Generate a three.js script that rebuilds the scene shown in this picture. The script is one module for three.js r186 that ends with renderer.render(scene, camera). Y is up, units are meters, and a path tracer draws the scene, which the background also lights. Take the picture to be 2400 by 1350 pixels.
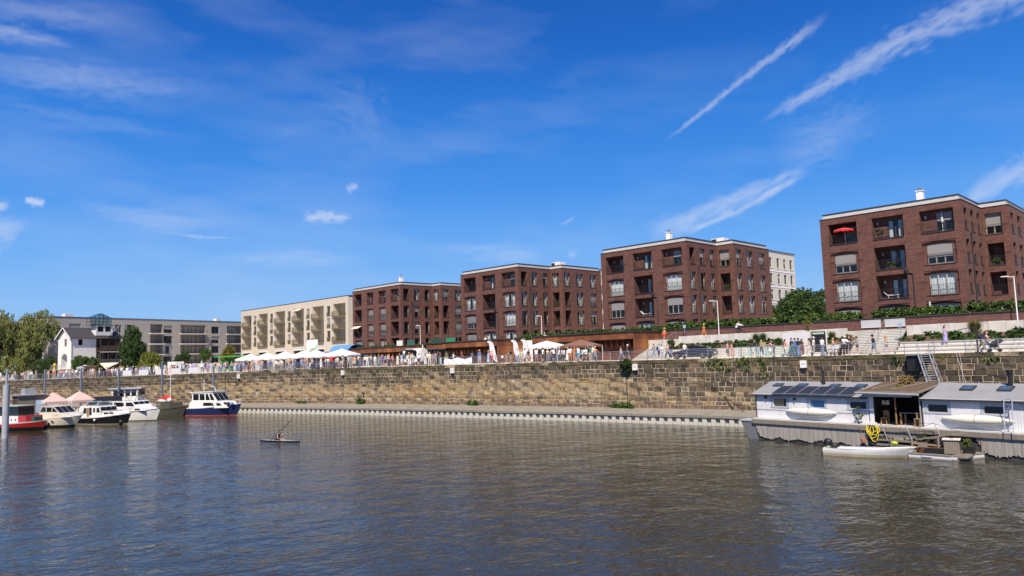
import * as THREE from 'three';

// ---------------------------------------------------------------- camera, sky, sun, exposure
// x runs along the quay, z runs from the houses (negative) to the viewer, y = 0 is the water
const scene = new THREE.Scene();
const camera = new THREE.PerspectiveCamera(2 * Math.atan(675 / 1720) * 180 / Math.PI, 16 / 9, 0.5, 4000);
const EYE = 7.39, PITCH = Math.atan(160 / 1720), H2 = Math.SQRT1_2;
camera.position.set(0, EYE, 0);
camera.lookAt(-H2 * Math.cos(PITCH), EYE + Math.sin(PITCH), -H2 * Math.cos(PITCH));
camera.rotateZ(-0.032);

const renderer = new THREE.WebGLRenderer({ antialias: true });
renderer.toneMapping = THREE.LinearToneMapping;
renderer.toneMappingExposure = 1.45;
renderer.shadowMap.enabled = true;

const SUN = new THREE.Vector3(0.34, 0.785, 0.515).normalize();
const sun = new THREE.DirectionalLight(0xfff0dc, 4.7);
sun.position.copy(SUN).multiplyScalar(300).add(new THREE.Vector3(-80, 0, -60));
sun.target.position.set(-80, 0, -60);
sun.castShadow = true;
sun.shadow.mapSize.set(4096, 4096);
Object.assign(sun.shadow.camera, { left: -170, right: 170, top: 170, bottom: -170, near: 10, far: 700 });
scene.add(sun, sun.target);

// ---------------------------------------------------------------- noise
function rng(seed) {
  let a = seed >>> 0;
  return () => { a = (a + 0x6D2B79F5) | 0; let t = Math.imul(a ^ (a >>> 15), 1 | a); t = (t + Math.imul(t ^ (t >>> 7), 61 | t)) ^ t; return ((t ^ (t >>> 14)) >>> 0) / 4294967296; };
}
const clamp = (x, a = 0, b = 1) => x < a ? a : x > b ? b : x;
const mix = (a, b, t) => a + (b - a) * t;
const sstep = (a, b, x) => { const t = clamp((x - a) / (b - a)); return t * t * (3 - 2 * t); };
function hash2(i, j, s) { let h = Math.imul(i, 374761393) + Math.imul(j, 668265263) + Math.imul(s, 2147483647 ^ 144665) | 0; h = Math.imul(h ^ (h >>> 13), 1274126177); return ((h ^ (h >>> 16)) >>> 0) / 4294967296; }
function vnoise(x, y, s = 0, px = 0, py = 0) {
  const i = Math.floor(x), j = Math.floor(y), f = x - i, g = y - j, u = f * f * (3 - 2 * f), v = g * g * (3 - 2 * g);
  let i0 = i, i1 = i + 1, j0 = j, j1 = j + 1;
  if (px) { i0 = ((i0 % px) + px) % px; i1 = ((i1 % px) + px) % px; }
  if (py) { j0 = ((j0 % py) + py) % py; j1 = ((j1 % py) + py) % py; }
  const a = hash2(i0, j0, s), b = hash2(i1, j0, s), c = hash2(i0, j1, s), d = hash2(i1, j1, s);
  return a + (b - a) * u + (c - a) * v + (a - b - c + d) * u * v;
}
function fbm(x, y, s = 0, oct = 4, px = 0, py = 0) {
  let v = 0, a = 0.5, t = 0;
  for (let o = 0; o < oct; o++) { v += a * vnoise(x, y, s + o * 17, px, py); t += a; a *= 0.5; x *= 2; y *= 2; px *= 2; py *= 2; }
  return v / t;
}

// ---------------------------------------------------------------- sky: clear air, cirrus, two old contrails, a few small clouds
const toLin = c => c <= 0.04045 ? c / 12.92 : Math.pow((c + 0.055) / 1.055, 2.4);
const rgb255 = (r, g, b) => [toLin(r / 255), toLin(g / 255), toLin(b / 255)];
{
  const SW = 4096, SH = 2048, data = new Float32Array(SW * SH * 4);
  const stops = [[-90, [70, 90, 100]], [-2, [110, 140, 160]], [0, [162, 202, 244]], [4, [146, 193, 245]], [8, [112, 175, 245]], [13, [74, 148, 235]], [18, [54, 129, 220]], [23, [38, 107, 200]], [28, [31, 93, 183]], [45, [28, 84, 168]], [90, [25, 76, 154]]].map(([e, c]) => [e, rgb255(...c)]);
  const air = e => { for (let k = 1; k < stops.length; k++) if (e <= stops[k][0]) { const [e0, a] = stops[k - 1], [e1, b] = stops[k], t = (e - e0) / (e1 - e0); return [mix(a[0], b[0], t), mix(a[1], b[1], t), mix(a[2], b[2], t)]; } return stops[stops.length - 1][1]; };
  const white = rgb255(222, 229, 243), EXPOSED = 1 / 1.45;
  // [points (azimuth, elevation in degrees), half widths, strength, grain stretch, grain size, ragged edge]
  const strokes = [
    [[[12.4, 15.9], [18.4, 19.7], [24.6, 23.0]], [0.12, 0.32, 0.4], 0.46, 0.45, 0.5],
    [[[19.5, 16.5], [24.6, 18.6], [28.6, 20.2], [35.5, 21.8], [41, 22.6]], [0.25, 0.75, 0.85, 1.15, 1.5], 0.5, 0.45, 0.9],
    [[[10.6, 8.8], [16.6, 10.9], [22.8, 13.0]], [1.0, 0.95, 0.5], 0.47, 0.25, 1.6],
    [[[13.2, 8.9], [17.2, 10.1], [22.8, 12.6]], [0.3, 0.28, 0.3], 0.46, 0.25, 1.0],
    [[[19.5, 15.4], [24.7, 15.4], [28.1, 16.6]], [1.0, 1.6, 1.2], 0.16, 0.12, 0.7],
    [[[20, 14.0], [26, 14.0]], [1.0, 1.4], 0.14, 0.1, 0.8],
    [[[31.6, 8.9], [35.8, 10.9], [40, 12]], [0.5, 1.1, 1.2], 0.46, 0.3, 1.5],
    [[[-38, 21.5], [-34.5, 21.5], [-31.0, 21.2]], [0.8, 0.5, 0.25], 0.4, 0.15, 1.0],
    [[[-38, 22.9], [-33, 22.9], [-28, 23.2]], [0.9, 0.7, 0.6], 0.22, 0.15, 1.2],
    [[[-40, 19.3], [-31, 19.2], [-21, 19.6]], [1.6, 1.1, 0.6], 0.27, 0.13, 1.3],
    [[[-38, 17.6], [-30.5, 16.6], [-22, 16.2]], [0.7, 0.6, 0.5], 0.12, 0.1, 1.2],
    [[[-32, 11.3], [-26.8, 10.5], [-18.5, 10.3]], [0.5, 0.8, 0.7], 0.24, 0.12, 1.2],
    [[[-26, 9.6], [-23, 9.25], [-19.5, 9.25]], [0.1, 0.13, 0.08], 0.4, 0.15, 0.8],
    [[[-24, 7.6], [-16, 7.9], [-10, 7.6]], [0.5, 0.7, 0.5], 0.2, 0.12, 1.2],
    [[[-15.6, 20.4], [-11.4, 19.0], [-9.2, 16.0]], [1.4, 1.8, 1.6], 0.13, 0.3, 1.4],
    [[[-7, 8.6], [0.1, 8.1], [3.2, 7.6]], [0.5, 0.8, 0.7], 0.26, 0.15, 1.0],
    [[[3.8, 10.0], [5.3, 10.7]], [0.15, 0.2], 0.35, 0.3, 0.6],
    [[[4.4, 7.9], [5.2, 7.6]], [0.3, 0.35], 0.3, 0.7, 0.6],
    [[[-16, 10.8], [-14.2, 11.0], [-12.2, 10.9]], [0.3, 0.55, 0.25], 0.62, 0.6, 0.7],
    [[[-12.7, 13.0], [-11.8, 13.4]], [0.3, 0.3], 0.5, 0.8, 0.5],
    [[[-33.9, 11.15], [-32.75, 11.05]], [0.3, 0.26], 0.95, 0.9, 0.4],
    [[[-37, 10.6], [-34.7, 10.7]], [0.6, 0.35], 0.7, 0.7, 0.7],
    [[[-38, 7.6], [-35.4, 8.9], [-33.4, 10.0]], [1.0, 1.1, 0.35], 0.42, 0.5, 1.0],
    [[[-48, 30], [-20, 34], [10, 33]], [2.5, 3, 2], 0.2, 0.12, 2.5],
    [[[45, 20], [70, 26], [95, 24]], [1.5, 2, 1.5], 0.3, 0.2, 2],
    [[[-60, 14], [-90, 18], [-120, 15]], [1.5, 2.5, 1.5], 0.3, 0.15, 2],
  ].map(([pts, ws, k, st, gs], n) => {
    const xs = pts.map(p => p[0]), ys = pts.map(p => p[1]), w = Math.max(...ws) * 1.9;
    return { pts, ws, k, st, gs, n, x0: Math.min(...xs) - w, x1: Math.max(...xs) + w, y0: Math.min(...ys) - w, y1: Math.max(...ys) + w };
  });
  const yaw = Math.atan2(-H2, -H2);
  for (let j = 0; j < SH; j++) {
    const el = ((j + 0.5) / SH - 0.5) * 180, base = air(el);
    for (let i = 0; i < SW; i++) {
      let az = ((i + 0.5) / SW - 0.5) * 360 - yaw * 180 / Math.PI;
      az = ((az + 540) % 360) - 180;
      let c = 0;
      if (el > 0) {
        // thin veil everywhere
        const q = az * 0.11 + el * 0.05, r = el * 0.42;
        const veil = fbm(q, r + 0.5 * fbm(q * 0.7, r * 0.5, 5, 2), 3, 4) - 0.5;
        c = clamp(veil * 0.3, 0, 0.12) * sstep(0, 6, el) * (1 - 0.45 * sstep(22, 35, el)) * (az > 0 ? mix(1, 0.45, sstep(0, 14, az)) : 1);
        for (const s of strokes) {
          if (az < s.x0 || az > s.x1 || el < s.y0 || el > s.y1) continue;
          let best = 9, at = 0, ux = 1, uy = 0, side = 0;
          for (let k = 0; k < s.pts.length - 1; k++) {
            const [ax, ay] = s.pts[k], [bx, by] = s.pts[k + 1], dx = bx - ax, dy = by - ay, L = Math.hypot(dx, dy);
            const t0 = ((az - ax) * dx + (el - ay) * dy) / (L * L), t = clamp(t0);
            const d = Math.hypot(az - ax - dx * t, el - ay - dy * t) / mix(s.ws[k], s.ws[k + 1], t);
            if (d < best) { best = d; at = (k + t) / (s.pts.length - 1); ux = dx / L; uy = dy / L; side = t0 < 0 || t0 > 1 ? 1 : 0; }
          }
          if (best > 1.9) continue;
          const a = (az * ux + el * uy) / s.gs, b = (-az * uy + el * ux) / s.gs;
          const g = fbm(a * s.st * 2 + b * 0.8, b * 2.6 - a * 0.5, 40 + s.n, 5), g2 = fbm(a * 1.6 + 7, b * 5.0, 90 + s.n, 4);
          const g3 = fbm(a * 2.2, b * 11, 140 + s.n, 3), edge = best + (g - 0.5) * 1.9 + (g2 - 0.5) * 0.8 + (g3 - 0.5) * 0.5;
          const ends = sstep(0, s.k > 0.45 ? 0.2 : 0.45, at + 0.03) * sstep(0, s.k > 0.45 ? 0.2 : 0.45, 1.03 - at);
          c += s.k * Math.pow(sstep(1.45, -0.1, edge), 1.35) * (0.15 + 0.8 * g + 0.5 * g3) * ends * (side ? 0.8 : 1);
        }
        c = clamp(c, 0, 0.92);
      }
      const o = (j * SW + i) * 4;
      for (let k = 0; k < 3; k++) data[o + k] = mix(base[k], white[k], c) * EXPOSED;
      data[o + 3] = 1;
    }
  }
  const sky = new THREE.DataTexture(data, SW, SH, THREE.RGBAFormat, THREE.FloatType);
  sky.mapping = THREE.EquirectangularReflectionMapping;
  sky.magFilter = sky.minFilter = THREE.LinearFilter;
  sky.needsUpdate = true;
  scene.background = sky;
  scene.environment = sky;
  scene.environmentIntensity = 1;
}

// ---------------------------------------------------------------- textures and materials
function makeTex(w, h, f, { srgb = true, rx = 1, ry = 1 } = {}) {
  const d = new Uint8Array(w * h * 4);
  for (let j = 0; j < h; j++) for (let i = 0; i < w; i++) {
    const c = f(i / w, j / h), o = (j * w + i) * 4;
    for (let k = 0; k < 3; k++) { const v = clamp(Array.isArray(c) ? c[k] : c); d[o + k] = 255 * (srgb ? (v <= 0.0031308 ? v * 12.92 : 1.055 * Math.pow(v, 1 / 2.4) - 0.055) : v); }
    d[o + 3] = 255;
  }
  const t = new THREE.DataTexture(d, w, h);
  t.wrapS = t.wrapT = THREE.RepeatWrapping; t.magFilter = THREE.LinearFilter; t.minFilter = THREE.LinearFilter;
  if (srgb) t.colorSpace = THREE.SRGBColorSpace;
  t.repeat.set(rx, ry); t.needsUpdate = true;
  return t;
}
const T = {};
// brick: 3 m square, courses of 7.5 cm
T.brick = makeTex(768, 768, (x, y) => {
  const row = Math.floor(y * 40), off = (row % 2) * 0.5 + hash2(row, 0, 4) * 0.2, bx = x * 12 + off, col = ((Math.floor(bx) % 12) + 12) % 12;
  const fy = y * 40 - row, fx = bx - Math.floor(bx), joint = fy < 0.13 || fx < 0.035;
  const r = hash2(col, row, 7), k = 0.5 + 0.6 * r + 0.35 * (fbm(x * 6, y * 6, 9, 4, 6, 6) - 0.5) + 0.7 * (fbm(x * 5, y * 22, 19, 3, 5, 22) - 0.42);
  const g = fbm(x * 60, y * 60, 3, 2, 60, 60) * 0.2 - 0.1;
  if (joint) return [0.5 + g, 0.54 + g, 0.58 + g];
  return r > 0.86 ? [k * 0.62 + g, k * 0.66 + g, k * 0.75 + g] : [k + g, k * 0.97 + g, k * 0.93 + g];
}, { rx: 1 / 3, ry: 1 / 3 });
T.pale = makeTex(512, 512, (x, y) => {
  const row = Math.floor(y * 32), bx = x * 9 + (row % 2) * 0.5 + hash2(row, 1, 4) * 0.3, col = ((Math.floor(bx) % 9) + 9) % 9, fy = y * 32 - row;
  const k = 0.8 + 0.24 * hash2(col, row, 8) + 0.14 * (fbm(x * 5, y * 5, 2, 4, 5, 5) - 0.5);
  return fy < 0.14 ? 0.76 : k;
}, { rx: 1 / 2.4, ry: 1 / 2.4 });
T.stone = makeTex(512, 512, (x, y) => {
  const a = fbm(x * 4, y * 4, 11, 5, 4, 4), b = fbm(x * 24, y * 24, 12, 3, 24, 24), c = fbm(x * 3 + a, y * 9, 13, 4, 3, 9);
  const k = 0.42 + 0.75 * a + 0.5 * (b - 0.5) - 0.4 * sstep(0.55, 0.7, c);
  return [k, k * 0.98, k * 0.95];
}, { rx: 1 / 2.3, ry: 1 / 2.3 });
T.stoneBump = makeTex(512, 512, (x, y) => 0.6 * fbm(x * 8, y * 8, 21, 5, 8, 8) + 0.4 * fbm(x * 40, y * 40, 22, 2, 40, 40), { srgb: false, rx: 1 / 1.7, ry: 1 / 1.7 });
T.concrete = makeTex(512, 512, (x, y) => {
  const k = 0.84 + 0.26 * (fbm(x * 4, y * 4, 31, 5, 4, 4) - 0.5) + 0.14 * (fbm(x * 50, y * 50, 32, 2, 50, 50) - 0.5), s = fbm(x * 14, y * 2, 33, 3, 14, 2);
  return k - (s > 0.6 ? 0.18 * sstep(0.6, 0.72, s) : 0);
}, { rx: 1 / 3.1, ry: 1 / 3.1 });
T.corten = makeTex(512, 512, (x, y) => {
  const a = fbm(x * 5, y * 3, 41, 5, 5, 3), b = fbm(x * 30, y * 6, 42, 3, 30, 6), k = 0.5 + 0.75 * a + 0.35 * (b - 0.5);
  return [k, k * (0.86 + 0.2 * (a - 0.5)), k * 0.8];
}, { rx: 1 / 2.7, ry: 1 / 2.7 });
T.grime = makeTex(512, 512, (x, y) => { const k = 0.86 + 0.22 * (fbm(x * 6, y * 6, 51, 5, 6, 6) - 0.5) + 0.12 * (fbm(x * 44, y * 10, 52, 3, 44, 10) - 0.5); return k; }, { rx: 1 / 2, ry: 1 / 2 });
T.wood = makeTex(256, 512, (x, y) => { const k = 0.55 + 0.6 * fbm(x * 26, y * 2.0, 61, 4, 26, 2) * (0.8 + 0.4 * fbm(x * 5, y * 5, 62, 2, 5, 5)); return [k, k * 0.97, k * 0.92]; }, { rx: 1, ry: 0.5 });
T.reed = makeTex(1024, 512, (x, y) => {
  const stem = Math.floor(x * 190), h = hash2(stem, 3, 71), e = x * 190 - stem, k = (0.5 + 0.75 * h) * (0.55 + 0.5 * Math.sin(Math.PI * e)) * (0.8 + 0.4 * fbm(x * 60, y * 3, 72, 3, 60, 3));
  return [k, k * 0.97, k * 0.93];
}, { rx: 1 / 3, ry: 1 / 1.5 });
T.roofing = makeTex(512, 512, (x, y) => { const k = 0.82 + 0.2 * (fbm(x * 5, y * 5, 81, 5, 5, 5) - 0.5) + 0.16 * (vnoise(x * 200, y * 200, 82, 200, 200) - 0.5), s = Math.abs((x * 3) % 1 - 0.5) > 0.488 ? -0.12 : 0; return k + s; }, { rx: 1 / 3, ry: 1 / 3 });
T.paving = makeTex(512, 512, (x, y) => { const g = ((x * 6) % 1) < 0.03 || ((y * 6) % 1) < 0.03; return (g ? 0.72 : 0.86) + 0.2 * (fbm(x * 6, y * 6, 91, 4, 6, 6) - 0.5) + 0.1 * (hash2(Math.floor(x * 6), Math.floor(y * 6), 9) - 0.5); }, { rx: 1 / 3, ry: 1 / 3 });
T.soil = makeTex(256, 256, (x, y) => { const k = 0.5 + 0.9 * fbm(x * 14, y * 14, 95, 4, 14, 14); return [k, k * 0.92, k * 0.8]; }, { rx: 1 / 1.5, ry: 1 / 1.5 });

const L3 = (r, g, b) => new THREE.Color().setRGB(r, g, b);
const std = (c, o = {}) => new THREE.MeshStandardMaterial({ color: Array.isArray(c) ? L3(...c) : c, roughness: 0.8, ...o });
const phys = (c, o = {}) => new THREE.MeshPhysicalMaterial({ color: Array.isArray(c) ? L3(...c) : c, roughness: 0.5, ...o });
const M = {
  brick: std([0.166, 0.074, 0.058], { map: T.brick, roughness: 0.9 }),
  brickWall: std([0.16, 0.075, 0.066], { map: T.brick, roughness: 0.9 }),
  fascia: std([0.66, 0.64, 0.61], { map: T.grime }),
  cap: std([0.03, 0.033, 0.04], { roughness: 0.6 }),
  roof: std([0.2, 0.2, 0.2], { map: T.roofing }),
  frame: std([0.42, 0.40, 0.37], { roughness: 0.5 }),
  frameDark: std([0.05, 0.05, 0.055], { roughness: 0.5 }),
  frameWhite: std([0.75, 0.75, 0.75], { roughness: 0.5 }),
  glass: phys([1, 1, 1], { transmission: 1, thickness: 0, roughness: 0.02, ior: 1.5 }),
  darkGlass: phys([0.012, 0.014, 0.017], { roughness: 0.04, ior: 1.5 }),
  tintGlass: phys([0.35, 0.5, 0.55], { transmission: 0.85, thickness: 0, roughness: 0.05 }),
  curtain: std([0.46, 0.53, 0.55], { side: THREE.DoubleSide }),
  blind: std([0.28, 0.27, 0.265], { roughness: 0.6 }),
  blindDark: std([0.2, 0.2, 0.205], { roughness: 0.6 }),
  darkRoomBack: std([0.03, 0.028, 0.026]),  // near-black sheet behind panes, the dark of unlit rooms painted in
  iron: std([0.028, 0.03, 0.034], { roughness: 0.5, metalness: 0.2 }),
  bronze: std([0.17, 0.14, 0.085], { roughness: 0.5, metalness: 0.25 }),
  steel: std([0.5, 0.51, 0.52], { roughness: 0.4, metalness: 0.7 }),
  galv: std([0.46, 0.48, 0.5], { roughness: 0.5, metalness: 0.4, map: T.grime }),
  beige: std([0.62, 0.555, 0.455], { map: T.pale }),
  grey: std([0.42, 0.39, 0.345], { map: T.pale }),
  creamWall: std([0.62, 0.6, 0.53], { map: T.grime }),
  plaster: std([0.8, 0.79, 0.77], { map: T.grime }),
  white: std([0.8, 0.8, 0.79], { roughness: 0.55 }),
  concrete: std([0.74, 0.72, 0.665], { map: T.concrete, roughness: 0.9 }),
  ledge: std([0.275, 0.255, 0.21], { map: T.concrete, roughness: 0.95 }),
  pile: std([0.6, 0.58, 0.52], { map: T.concrete, roughness: 0.9 }),
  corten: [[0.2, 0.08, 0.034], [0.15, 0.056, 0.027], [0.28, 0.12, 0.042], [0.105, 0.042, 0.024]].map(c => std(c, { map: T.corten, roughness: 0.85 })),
  stone: std([1, 1, 1], { map: T.stone, bumpMap: T.stoneBump, bumpScale: 0.02, vertexColors: true, roughness: 0.95 }),
  mortar: std([0.62, 0.54, 0.41], { map: T.concrete }),
  paving: std([0.58, 0.55, 0.5], { map: T.paving, roughness: 0.9 }),
  soil: std([0.12, 0.085, 0.055], { map: T.soil, roughness: 1 }),
  bark: std([0.11, 0.085, 0.06], { map: T.wood, roughness: 0.95 }),
  leaf: phys([1, 1, 1], { vertexColors: true, side: THREE.DoubleSide, roughness: 0.75, transmission: 0.25, thickness: 0, specularIntensity: 0.4 }),
  canvas: phys([0.74, 0.74, 0.77], { side: THREE.DoubleSide, roughness: 0.9, transmission: 0.2, thickness: 0 }),
  slate: std([0.055, 0.055, 0.062], { map: T.roofing, roughness: 0.75 }),
  woodDark: std([0.06, 0.042, 0.03], { map: T.wood }),
  woodGrey: std([0.24, 0.215, 0.185], { map: T.wood, roughness: 0.95 }),
  woodWarm: std([0.34, 0.19, 0.085], { map: T.wood }),
  black: std([0.012, 0.012, 0.013], { roughness: 0.5 }),
  tyre: std([0.02, 0.02, 0.02], { roughness: 0.9 }),
};
const colorMats = new Map();
function paint(c, o = {}) {   // one material for each paint or cloth colour
  const k = JSON.stringify([c, o]);
  if (!colorMats.has(k)) colorMats.set(k, std(c, o));
  return colorMats.get(k);
}

// ---------------------------------------------------------------- geometry helpers
const V3 = (x, y, z) => new THREE.Vector3(x, y, z);
class GB {
  constructor() { this.p = []; this.n = []; this.t = []; this.c = []; this.m = null; this.col = null; }
  at(m) { this.m = m; return this; }
  vert(p, n, u, v) {
    if (this.m) { p = p.clone().applyMatrix4(this.m); n = n.clone().transformDirection(this.m); }
    this.p.push(p.x, p.y, p.z); this.n.push(n.x, n.y, n.z); this.t.push(u, v);
    if (this.col) this.c.push(...this.col);
  }
  tri(a, b, c, na, nb, nc) {
    const n = V3().subVectors(b, a).cross(V3().subVectors(c, a));
    if (n.lengthSq() < 1e-16) return this;
    n.normalize();
    const ax = Math.abs(n.x), ay = Math.abs(n.y), az = Math.abs(n.z);
    const up = ay > 0.75 * (ax + az), h = Math.hypot(n.x, n.z) || 1, tx = n.z / h, tz = -n.x / h;
    const uv = p => up ? [p.x, -p.z] : [p.x * tx + p.z * tz, p.y];
    [[a, na], [b, nb], [c, nc]].forEach(([p, q]) => { const [u, v] = uv(p); this.vert(p, q || n, u, v); });
    return this;
  }
  quad(a, b, c, d) { return this.tri(a, b, c).tri(a, c, d); }
  hex(q) { // eight corners: 0-3 bottom counter-clockwise seen from above, 4-7 top
    const [a, b, c, d, e, f, g, h] = q;
    return this.quad(d, c, b, a).quad(e, f, g, h).quad(a, b, f, e).quad(b, c, g, f).quad(c, d, h, g).quad(d, a, e, h);
  }
  box(x0, x1, y0, y1, z0, z1) {
    return this.hex([V3(x0, y0, z1), V3(x1, y0, z1), V3(x1, y0, z0), V3(x0, y0, z0), V3(x0, y1, z1), V3(x1, y1, z1), V3(x1, y1, z0), V3(x0, y1, z0)]);
  }
  bar(p, q, w, h = w) { // a straight bar of rectangular section
    const d = V3().subVectors(q, p), l = d.length(); d.normalize();
    const s = Math.abs(d.y) > 0.95 ? V3(1, 0, 0) : V3(0, 1, 0).cross(d).normalize(), u = V3().crossVectors(d, s).normalize();
    const e = (o, a, b) => o.clone().addScaledVector(s, a * w / 2).addScaledVector(u, b * h / 2);
    const s2 = V3().crossVectors(u, d).dot(s) > 0 ? 1 : -1;
    return this.hex([e(p, -1 * s2, -1), e(p, s2, -1), e(q, s2, -1), e(q, -s2, -1), e(p, -s2, 1), e(p, s2, 1), e(q, s2, 1), e(q, -s2, 1)]);
  }
  cyl(p, q, r0, r1 = r0, n = 8, caps = true) {
    const d = V3().subVectors(q, p).normalize(), s = (Math.abs(d.y) > 0.9 ? V3(1, 0, 0) : V3(0, 1, 0)).cross(d).normalize(), u = V3().crossVectors(d, s);
    const dir = k => { const a = 2 * Math.PI * k / n; return s.clone().multiplyScalar(Math.cos(a)).addScaledVector(u, Math.sin(a)); };
    for (let k = 0; k < n; k++) {
      const a = dir(k), b = dir(k + 1), A = p.clone().addScaledVector(a, r0), B = p.clone().addScaledVector(b, r0), C = q.clone().addScaledVector(b, r1), D = q.clone().addScaledVector(a, r1);
      this.tri(A, B, C, a, b, b); this.tri(A, C, D, a, b, a);
      if (caps) { if (r0 > 0) this.tri(p, B, A); if (r1 > 0) this.tri(q, D, C); }
    }
    return this;
  }
  tube(pts, r, n = 6) { for (let k = 0; k < pts.length - 1; k++) this.cyl(pts[k], pts[k + 1], typeof r === 'function' ? r(k / (pts.length - 1)) : r, typeof r === 'function' ? r((k + 1) / (pts.length - 1)) : r, n, k === 0 || k === pts.length - 2); return this; }
  ball(c, r, n = 10, sy = 1, sx = 1, sz = 1) {
    const P = (i, j) => { const a = Math.PI * i / n, b = 2 * Math.PI * j / n; return V3(Math.sin(a) * Math.cos(b), Math.cos(a), Math.sin(a) * Math.sin(b)); };
    const Q = d => V3(c.x + d.x * r * sx, c.y + d.y * r * sy, c.z + d.z * r * sz);
    for (let i = 0; i < n; i++) for (let j = 0; j < n; j++) {
      const a = P(i, j), b = P(i + 1, j), d = P(i + 1, j + 1), e = P(i, j + 1);
      this.tri(Q(a), Q(d), Q(b), a, d, b); this.tri(Q(a), Q(e), Q(d), a, e, d);
    }
    return this;
  }
  prism(pts, z0, z1) { // outline in x, y (counter-clockwise), from z0 (back) to z1 (front)
    const P = pts.map(([x, y]) => new THREE.Vector2(x, y));
    for (const [a, b, c] of THREE.ShapeUtils.triangulateShape(P, [])) {
      const f = (k, z) => V3(P[k].x, P[k].y, z);
      this.tri(f(a, z1), f(b, z1), f(c, z1)); this.tri(f(a, z0), f(c, z0), f(b, z0));
    }
    for (let k = 0; k < pts.length; k++) { const [x0, y0] = pts[k], [x1, y1] = pts[(k + 1) % pts.length]; this.quad(V3(x0, y0, z0), V3(x1, y1, z0), V3(x1, y1, z1), V3(x0, y0, z1)); }
    return this;
  }
  grid(rows, smooth = true, closed = false) { // rows of points: a skin; outside is to the right-hand side of (along row) x (to next row)
    const R = rows.length, C = rows[0].length, N = rows.map(r => r.map(() => V3()));
    const cell = (i, j, f) => { const j2 = (j + 1) % C; f([i, j], [i, j2], [i + 1, j2], [i + 1, j]); };
    const each = f => { for (let i = 0; i < R - 1; i++) for (let j = 0; j < (closed ? C : C - 1); j++) cell(i, j, f); };
    const g = ([i, j]) => rows[i][j], nn = ([i, j]) => N[i][j];
    each((a, b, c, d) => { for (const [p, q, r] of [[a, b, c], [a, c, d]]) { const n = V3().subVectors(g(q), g(p)).cross(V3().subVectors(g(r), g(p))); nn(p).add(n); nn(q).add(n); nn(r).add(n); } });
    N.forEach(r => r.forEach(n => n.normalize()));
    each((a, b, c, d) => { if (smooth) { this.tri(g(a), g(b), g(c), nn(a), nn(b), nn(c)); this.tri(g(a), g(c), g(d), nn(a), nn(c), nn(d)); } else this.quad(g(a), g(b), g(c), g(d)); });
    return this;
  }
  geo() {
    const g = new THREE.BufferGeometry();
    g.setAttribute('position', new THREE.Float32BufferAttribute(this.p, 3));
    g.setAttribute('normal', new THREE.Float32BufferAttribute(this.n, 3));
    g.setAttribute('uv', new THREE.Float32BufferAttribute(this.t, 2));
    if (this.c.length) g.setAttribute('color', new THREE.Float32BufferAttribute(this.c, 3));
    return g;
  }
  mesh(name, material, parent, data) { return put(this.geo(), name, material, parent, data); }
}
const gb = () => new GB();
const used = new Map();
function numbered(name) { const n = used.get(name) || 0; used.set(name, n + 1); return n ? `${name}_${String(n).padStart(3, '0')}` : name; }
function put(geo, name, material, parent, data) {
  const o = new THREE.Mesh(geo, material);
  o.name = parent ? name : numbered(name);
  if (data) Object.assign(o.userData, data);
  (parent || scene).add(o);
  return o;
}
function thing(name, label, category, x = 0, y = 0, z = 0, turn = 0, group) {
  const o = new THREE.Group();
  o.name = numbered(name); o.position.set(x, y, z); o.rotation.y = turn;
  o.userData = { label, category }; if (group) o.userData.group = group;
  scene.add(o);
  return o;
}
function tag(o, label, category, group) { o.userData.label = label; o.userData.category = category; if (group) o.userData.group = group; return o; }
const structure = o => { o.userData.kind = 'structure'; return o; };
const RY = (a, x = 0, y = 0, z = 0) => new THREE.Matrix4().makeRotationY(a).setPosition(x, y, z);
const cache = new Map();
const once = (k, f) => { if (!cache.has(k)) cache.set(k, f()); return cache.get(k); };

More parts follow.
